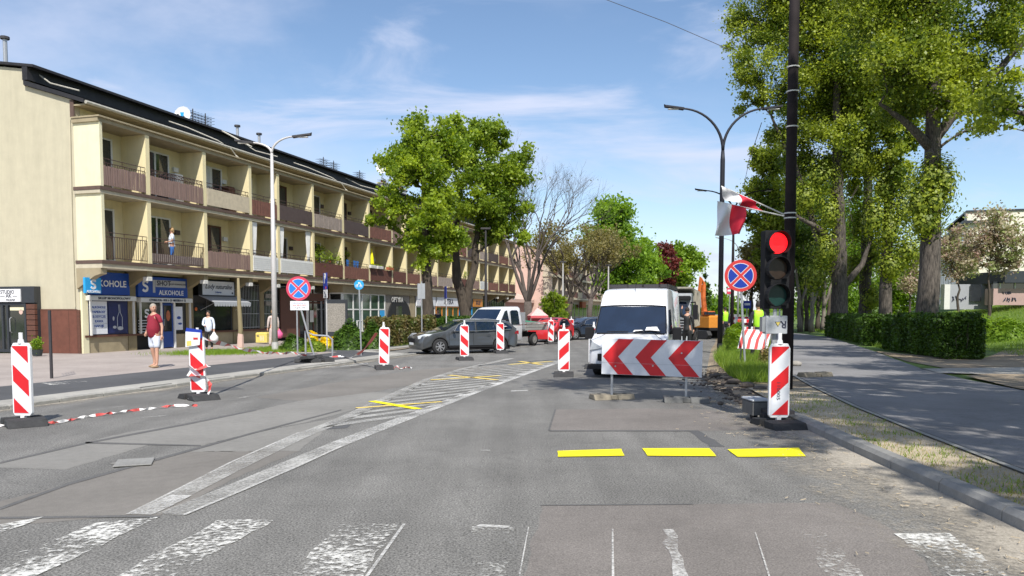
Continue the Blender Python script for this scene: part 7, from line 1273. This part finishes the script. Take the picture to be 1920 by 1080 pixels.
# poplars on the park side
def poplar(label, px, Y, lean, r, cls, seed, n, z=.1, leafm='leaf_poplar', ls=.135, splits=None, h=17, nsub=13, bark='bark'):
    B = foot(px, Y, z); return tree('poplar_tree', label, B, (h, lean, 0, r, splits) if splits else (h, lean, 0, r), [cl(*q[:4], Y, B, q[4] if len(q) > 4 else 0) for q in cls], leafm, bark, n, ls, seed, nsub, group='tall poplars along the path', spread=.26, upb=.5)
P1 = foot(1745, 34)
poplar('right hand poplar with the thickest trunk and a big side branch reaching right', 1745, 34, .1, .50, [(1745, 40, 75, 70), (1700, 130, 70, 62, -1), (1800, 110, 70, 60, 1), (1860, 60, 60, 60, .5), (1870, 170, 50, 44), (1780, 190, 50, 36, -1.3), (1700, 210, 50, 34, .7), (1900, 215, 30, 22, .3), (1660, 50, 60, 60, .5), (1900, -30, 70, 60), (1770, -60, 90, 60), (1640, -50, 80, 60), (1745, 150, 50, 50, 1.5), (1835, 235, 28, 16, -.5)], 41, 76000, ls=.125,
       splits=[[(0, 0, 0), (.05, 0, 5), (.0, 0, 9.5), (-.1, 0, 18)], [(.1, 0, 9.0), (1.1, 0, 10.4), (3.3, .3, 12.4), (5.4, .5, 15)], [(-.05, 0, 8.6), (-1.3, -.2, 9.7), (-2.5, -.4, 10.4)]])
poplar('slim poplar second from the right', 1665, 46, .1, .40, [(1660, 90, 60, 60), (1690, 190, 48, 46, 1), (1635, 170, 46, 50, -1), (1660, 250, 44, 34), (1690, 300, 30, 34, -1), (1650, 0, 70, 60), (1720, 20, 60, 60), (1715, 250, 40, 40, 2), (1680, 130, 60, 60, 2), (1630, 310, 30, 30, .5)], 42, 38000, ls=.17)
poplar('slim poplar third from the right, close to the hedge', 1629, 49, -.2, .42, [(1610, 110, 55, 56), (1590, 190, 46, 46, 1), (1640, 200, 44, 44, -1), (1600, 260, 38, 36), (1600, 20, 70, 60), (1560, 80, 50, 50), (1640, 120, 60, 60, 1), (1590, 300, 40, 30, .6)], 43, 40000, ls=.17)
poplar('thick grey poplar with several side limbs, left one of the row', 1580, 46, -.4, .52, [(1540, 60, 60, 60), (1470, 60, 60, 56, .7), (1420, 130, 44, 44, -.6), (1480, 160, 52, 46), (1545, 160, 54, 50, 1), (1420, 40, 50, 44), (1510, 230, 50, 36), (1400, 190, 30, 20, .5), (1560, 240, 44, 36, -1), (1530, -30, 80, 50), (1430, -20, 60, 40), (1500, 300, 40, 38, .8), (1385, 100, 20, 26), (1378, 30, 18, 24), (1560, 300, 44, 30, 1.5), (1530, 200, 60, 50, 1.8), (1600, 180, 50, 50, .8), (1470, 250, 34, 30, 1.2), (1590, 100, 60, 60, -1)], 44, 100000, ls=.13,
       splits=[[(0, 0, 0), (-.1, 0, 4), (-.3, 0, 9), (-.6, 0, 17)], [(-.1, 0, 3.2), (-1.4, .2, 6), (-2.4, .3, 9.5), (-4.2, .2, 13)], [(-.1, 0, 5.2), (-1.3, -.2, 6.3), (-3.4, -.4, 7.4)], [(0, 0, 2.8), (1.2, 0, 4.2), (1.9, 0, 6.2)]])
poplar('columnar young poplar with yellow green leaves behind the dark pole', 1440, 58, 0, .3, [(1450, 300, 34, 40), (1425, 350, 28, 36, .5), (1455, 370, 30, 36, -.5), (1440, 420, 30, 34), (1420, 300, 16, 30), (1465, 430, 26, 36), (1405, 400, 10, 24), (1440, 470, 24, 30)], 45, 18000, leafm='leaf_poplar', ls=.2, h=11)
# leafy shoots hugging the trunks
def shoots(label, px, Y, cls, seed, n, leafm='leaf_poplar'):
    B = foot(px, Y, .1); t = thing('ivy_shoots', label, 'shoots', B); rg = np.random.default_rng(seed); P_ = []
    for q in cls:
        c = cl(*q, Y - .3, B); P_.append(rg.normal(0, .5, (n // len(cls), 3)) * np.array([c[3], c[4] * .8, c[5]]) + np.array(c[:3]))
    leaves('leaves', np.concatenate(P_), .13, leafm, t, seed=seed); b = MB(); [b.tube([(rg.uniform(-.4, .4), rg.uniform(-.5, .1), cl(*q, Y, B)[2] - .5), (rg.uniform(-.8, .8), -.6, cl(*q, Y, B)[2] + .6)], .015, 4) for q in cls for _ in range(4)]; b.build('stems', 'twig', t)
shoots('yellowish leafy shoots round the thickest poplar trunk at mid height', 1745, 34, [(1745, 330, 26, 34), (1750, 380, 34, 40), (1735, 420, 28, 26), (1770, 340, 22, 40), (1720, 380, 16, 34)], 51, 7000)
shoots('leafy shoots low on the second poplar from the right', 1665, 46, [(1668, 430, 24, 50), (1695, 390, 34, 46), (1702, 470, 32, 40), (1670, 500, 22, 24), (1690, 340, 30, 40), (1655, 350, 22, 40), (1640, 410, 20, 40)], 52, 16000)
shoots('leafy shoots around the foot of the slim poplar near the hedge', 1629, 49, [(1635, 560, 18, 26), (1640, 470, 18, 36), (1610, 420, 22, 46), (1604, 350, 26, 40), (1600, 500, 18, 30), (1625, 300, 30, 36)], 53, 10000)
shoots('leafy shoots on the left side of the thick grey poplar trunk, above the traffic light', 1580, 46, [(1540, 330, 34, 36), (1510, 370, 26, 30), (1548, 470, 22, 40), (1530, 520, 22, 30), (1555, 400, 20, 36), (1600, 300, 30, 30)], 54, 12000)
# trees of the same row that stand beside and behind the camera and shade the path
def shade_tree(p, rr, z0, seed, n, lab, z1=10, ox=0, nc=48):
    rd = random.Random(seed); c = []
    for i in range(nc): v = (i * 7 % nc) / (nc - 1); a = i * 2.4; q = rr * (.25 + .75 * rd.random()); c.append((ox + q * math.cos(a), q * math.sin(a), z0 + v * z1, rd.uniform(.4, .8), rd.uniform(.4, .9), .4))
    return tree('poplar_tree', lab, Vector((*p, .1)), (16, 0, 0, .42), c, 'leaf_poplar', 'bark', n, .16, seed, 3, group='poplars beside the camera', spread=.5, twigr=.03)
for i, (p, rr, z0, n, z1, ox, nc) in enumerate((((12.5, -2.0), 5.4, 6.0, 38000, 9, -2.6, 74), ((12.6, 4.0), 5.0, 6.0, 34000, 9, -1.2, 64), ((9.4, -7.5), 5.0, 8, 24000, 9, .0, 50), ((16.5, 12.5), 4.2, 7.0, 22000, 9, -2.0, 50), ((8.8, 4.5), 4.6, 10.5, 15000, 6.5, -2.9, 30), ((20.5, 20.0), 4.4, 7, 26000, 9, -3.0, 60))):
    shade_tree(p, rr, z0, 60 + i, n, ('poplar right behind the camera on the park side', 'poplar just right of the camera beside the path', 'poplar farthest behind the camera', 'poplar beside the path, nearest the right picture edge', 'poplar leaning over the path and the works from beside the camera', 'poplar on the lawn side before the thick trunked one')[i], z1, ox, nc)
# background trees behind the poplars
def bush_tree(label, px, Y, cls, leafm, seed, n, ls, h, name='park_tree', z=.3, bark='bark_dark', r=.2, splits=None, grp=None): B = foot(px, Y, z); return tree(name, label, B, (h, 0, 0, r, splits) if splits else (h, 0, 0, r), [cl(*q[:4], Y, B, q[4] if len(q) > 4 else 0) for q in cls], leafm, bark, n, ls, seed, 12, spread=.3, twigr=.018, group=grp)
bush_tree('dark green park tree right behind the traffic light and dark pole', 1505, 62, [(1500, 350, 40, 40), (1520, 410, 46, 40), (1495, 470, 40, 40), (1540, 480, 34, 40, 2), (1510, 530, 40, 34), (1540, 360, 36, 40), (1480, 420, 24, 40)], 'leaf_poplar_dark', 71, 16000, .2, 7)
bush_tree('green park tree between the left poplar and its neighbour', 1600, 80, [(1605, 400, 40, 50), (1600, 460, 38, 50), (1590, 530, 40, 36), (1640, 500, 36, 50)], 'leaf_far', 72, 12000, .26, 7)
bush_tree('tree behind the two slim poplars with light green leaves', 1690, 66, [(1690, 520, 34, 40), (1660, 540, 30, 34), (1700, 560, 30, 24), (1650, 590, 24, 14)], 'leaf_bright', 73, 9000, .2, 4)
bush_tree('brownish young tree at the left edge of the park behind the round sign', 1412, 62, [(1420, 500, 24, 40), (1405, 470, 20, 30), (1435, 540, 20, 34), (1400, 530, 14, 24), (1430, 440, 20, 24)], 'leaf_bud', 74, 7000, .2, 6)
bush_tree('low green trees at the end of the path behind the black and white trunks', 1560, 74, [(1530, 560, 40, 24), (1580, 570, 40, 24), (1500, 580, 24, 16), (1620, 570, 30, 20)], 'leaf_far', 75, 9000, .22, 3)
# thin trunks at the end of the path
for i, (px, Y_) in enumerate(((1506, 58), (1519, 60), (1528, 57), (1538, 62), (1548, 59), (1556, 64))):
    lab = ('first thin trunk right of the traffic light, at the end of the path', 'second thin trunk at the end of the path, leaning right', 'third thin trunk at the end of the path, with a pale flank', 'fourth thin trunk at the end of the path', 'fifth thin trunk at the end of the path, beside the thick poplar', 'sixth thin trunk, half behind the thick left poplar')[i]
    B = foot(px, Y_, .1); k = Y_ / FOC; dx = (-14 + i * 5) * k; tree('thin_tree', lab, B, (6.5, dx, 0, .17, [[(0, 0, 0), (dx * .3, 0, 2.2), (dx, .2, 6.5)], [(dx * .2, 0, 1.8), (dx * .2 + .6, .1, 3.6), (dx + 1.4, 0, 6)]]), [cl(px + dx / k, 430 + 12 * i, 22, 30, Y_, B), cl(px + dx / k * .6, 490, 20, 26, Y_, B)], 'leaf_poplar_dark', 'bark_pale' if i % 2 == 0 else 'bark_dark', 1900, .2, 80 + i, 9, group='thin trunks at the end of the path')
# blossom trees in front of the right hand buildings
def blossom(label, px, Y, cls, seed, n, z=.8): return bush_tree(label, px, Y, cls, 'leaf_blossom', seed, int(n * 1.25), .135, 3.4, 'blossom_tree', z, 'bark_dark', .10, grp='blossoming trees on the lawn')
blossom('blossoming tree with a pale stem before the large cream building', 1861, 40, [(1860, 440, 42, 30), (1830, 460, 34, 26, .5), (1895, 450, 34, 30, -.4), (1865, 410, 30, 24), (1900, 490, 30, 22), (1835, 495, 28, 18), (1875, 485, 30, 24, .6)], 91, 5200, .75)
blossom('smaller blossoming tree left of the pale stemmed one', 1802, 46, [(1800, 470, 30, 28), (1780, 450, 24, 24, .5), (1815, 500, 24, 18), (1785, 500, 26, 22)], 92, 4200, .8)
blossom('pinkish tree half hidden by the thickest poplar trunk', 1712, 58, [(1712, 500, 20, 26), (1700, 530, 18, 20), (1770, 480, 18, 28), (1722, 540, 20, 18)], 93, 3600, .8)
# hedges
def hedge(label, pts, hgt, wd, leafm, seed, n, z=.1, ls=.07, name='hedge', cat='hedge', round_=0, gappy=0):
    """clipped hedge along a ground line"""
    rg = np.random.default_rng(seed); P_ = [Vector((p[0], p[1], 0)) for p in pts]; L_ = sum((c - a).length for a, c in zip(P_, P_[1:])); t = thing(name, label, cat, (P_[0].x, P_[0].y, z)); o = Vector((P_[0].x, P_[0].y, 0))
    pos = []; tint = []
    for _ in range(n):
        d = rg.uniform(0, L_); p = along(P_, d); q = along(P_, min(L_, d + .05)) - along(P_, max(0, d - .05)); q.normalize(); nx = Vector((-q.y, q.x, 0)); f = rg.random(); bump = .06 * math.sin(d * 1.7 + seed) + .045 * math.sin(d * 4.1) + .03 * math.sin(d * 9.7)
        if f < .42: a, zz_ = rg.uniform(-1, 1), 1 + rg.normal(0, .03) + bump
        elif f < .9: a, zz_ = (1 if rg.random() < .5 else -1) * (1 + rg.normal(0, .07) + .08 * math.sin(d * 2.9 + seed) + .05 * math.sin(d * 6.3)), rg.uniform(.03, 1.0)
        else: a, zz_ = rg.uniform(-1, 1), rg.uniform(.1, .95)
        if round_: a *= math.sqrt(max(0.05, 1 - (zz_ - .35) ** 2 * 1.6)) if zz_ > .35 else 1
        e_ = min(d, L_ - d); v = p + nx * a * wd / 2 - o; pos.append((v.x, v.y, zz_ * hgt)); tint.append(.5 + .3 * math.sin(d * 3) * math.cos(a * 4 + zz_ * 5))
    e = [(rg.uniform(-1, 1) * wd / 2, rg.uniform(0, 1) * hgt, k) for k in (0, 1) for _ in range(n // 14)]
    for a, zz_, k in e: p = P_[-1 if k else 0] ; q = (P_[1] - P_[0]).normalized() if not k else (P_[-1] - P_[-2]).normalized(); v = p + Vector((-q.y, q.x, 0)) * a + q * rg.normal(0, .04) - o; pos.append((v.x, v.y, zz_)); tint.append(.5)
    leaves('foliage', pos, ls, leafm, t, np.array(tint), seed, .5)
    b = MB()
    for d in np.arange(.15, L_, .32):
        p = along(P_, d) - o
        for _ in range(3): b.tube([p + Vector((rg.normal(0, .08), rg.normal(0, .08), 0)), p + Vector((rg.normal(0, wd * .2), rg.normal(0, wd * .2), hgt * .5)), p + Vector((rg.normal(0, wd * .25), rg.normal(0, wd * .25), hgt * .92))], [.014, .01, .004], 4, False)
    # dark woody mass inside
    b.build('stems', 'bark_dark', t); return t
hA = [at(1788, 674, .12), at(1700, 660, .12), at(1668, 655, .12)]; hB = [at(1628, 648, .12), at(1600, 640, .12), at(1552, 631, .12)]
hedge('nearest clipped hedge, long dark box beside the path', [q + Vector((.5, .35, 0)) for q in hA], 1.28, 1.15, 'leaf_hedge', 101, 30000, .12, .085)
hedge('second clipped hedge, just beyond the gap in the row', [q + Vector((.6, .4, 0)) for q in hB], 1.2, 1.1, 'leaf_hedge', 102, 22000, .12, .10)
def bush(label, px, py, w_, h_, leafm, seed, n, z=.1, ls=.07, name='bush', Y=None):
    p = at(px, py, z); 
    if Y: p = Vector(((px - 960) * Y / FOC, Y, z))
    k = p.y / FOC; rg = np.random.default_rng(seed); t = thing(name, label, 'bush', p); v = rg.normal(size=(n, 3)); v /= np.linalg.norm(v, axis=1)[:, None]; lob = 1 + .18 * np.sin(v[:, 0] * 5 + seed) * np.cos(v[:, 2] * 4 + v[:, 1] * 3); v *= (rg.uniform(.45, 1.02, n) ** .5 * lob)[:, None]; v[:, 2] = np.abs(v[:, 2]) if 1 else 0
    leaves('foliage', v * np.array([w_ * k / 2, w_ * k / 2 * .8, h_ * k]), ls, leafm, t, seed=seed); b = MB(); [b.tube([(rg.normal(0, .05), rg.normal(0, .05), 0), (rg.normal(0, w_ * k * .14), rg.normal(0, w_ * k * .14), h_ * k * .8)], [.015, .004], 4) for _ in range(9)]; b.build('stems', 'twig', t); return t
hedge('clipped mixed hedge behind the third left delineator', [at(700, 652, .05) + Vector((0, .4, 0)), at(760, 645, .05) + Vector((0, .6, 0)), at(800, 641, .05) + Vector((0, .6, 0))], 1.2, .9, 'leaf_hedge_mixed', 103, 16000, .04, .1)
hedge('short clipped hedge just right of the left tree trunk', [at(826, 640, .05), at(876, 632, .05)], 1.15, .9, 'leaf_hedge', 104, 8000, .03, .11)
bush('large dark green bush left of the blue bicycle sign', 655, 656, 66, 52, 'leaf_hedge', 111, 7000, .04, .1); bush('dark green bush under the blue bicycle sign', 700, 655, 50, 50, 'leaf_hedge', 112, 5000, .04, .1); bush('low dark green bush right of the grey lamp post', 553, 658, 50, 30, 'leaf_hedge', 113, 4500, .04, .09)
bush('small dark bush between the sign posts', 590, 660, 44, 24, 'leaf_linden_dark', 119, 2500, .04, .09)
for px, py, w_, h_, s, lab in ((587, 650, 20, 30, 114, 'upright yellow flowering bush behind the posts of the left round sign'), (616, 652, 36, 22, 115, 'broad yellow flowering bush left of the parking sign post'), (667, 655, 22, 34, 116, 'tall yellow flowering bush right of the parking sign post')): bush(lab, px, py, w_, h_, 'leaf_yellow', s, 1500, .04, .1, 'forsythia_bush')
# clipped round bushes on the right verge, by the works
for px, py, w_, h_, s, lab in ((1385, 668, 48, 52, 121, 'nearest round clipped bush, right of the grass by the van'), (1378, 655, 42, 50, 122, 'second round clipped bush, just behind the nearest one'), (1385, 644, 30, 36, 125, 'last small clipped bush of the verge')): bush(lab, px, py, w_, h_, 'leaf_bright', s, 8000, .1, .075)
bush('straggly twiggy shrub left of the control box, behind the tilted arrow sign', 1440, 692, 46, 46, 'leaf_bud', 126, 900, .1, .06)
for i, (px, Y_, w_, h_) in enumerate(((1800, 40, 80, 46), (1850, 36, 90, 44), (1895, 34, 90, 44), (1730, 44, 60, 30), (1690, 56, 50, 26), (1600, 60, 60, 30), (1655, 62, 50, 24))):
    p = (px - 960) * Y_ / FOC; bush(('light green shrub behind the nearest hedge, right of the thick poplar trunk', 'spreading light green shrub below the blossoming tree', 'large light green shrub at the right edge on the bank', 'light green shrub just left of the thick poplar trunk', 'light green shrub behind the slim poplars', 'light green shrub behind the thick left poplar', 'small light green shrub seen between the slim poplars')[i], px, 600, w_, h_, 'leaf_bright', 130 + i, 5000, zpark(p, Y_) - .05, .1, Y=Y_)
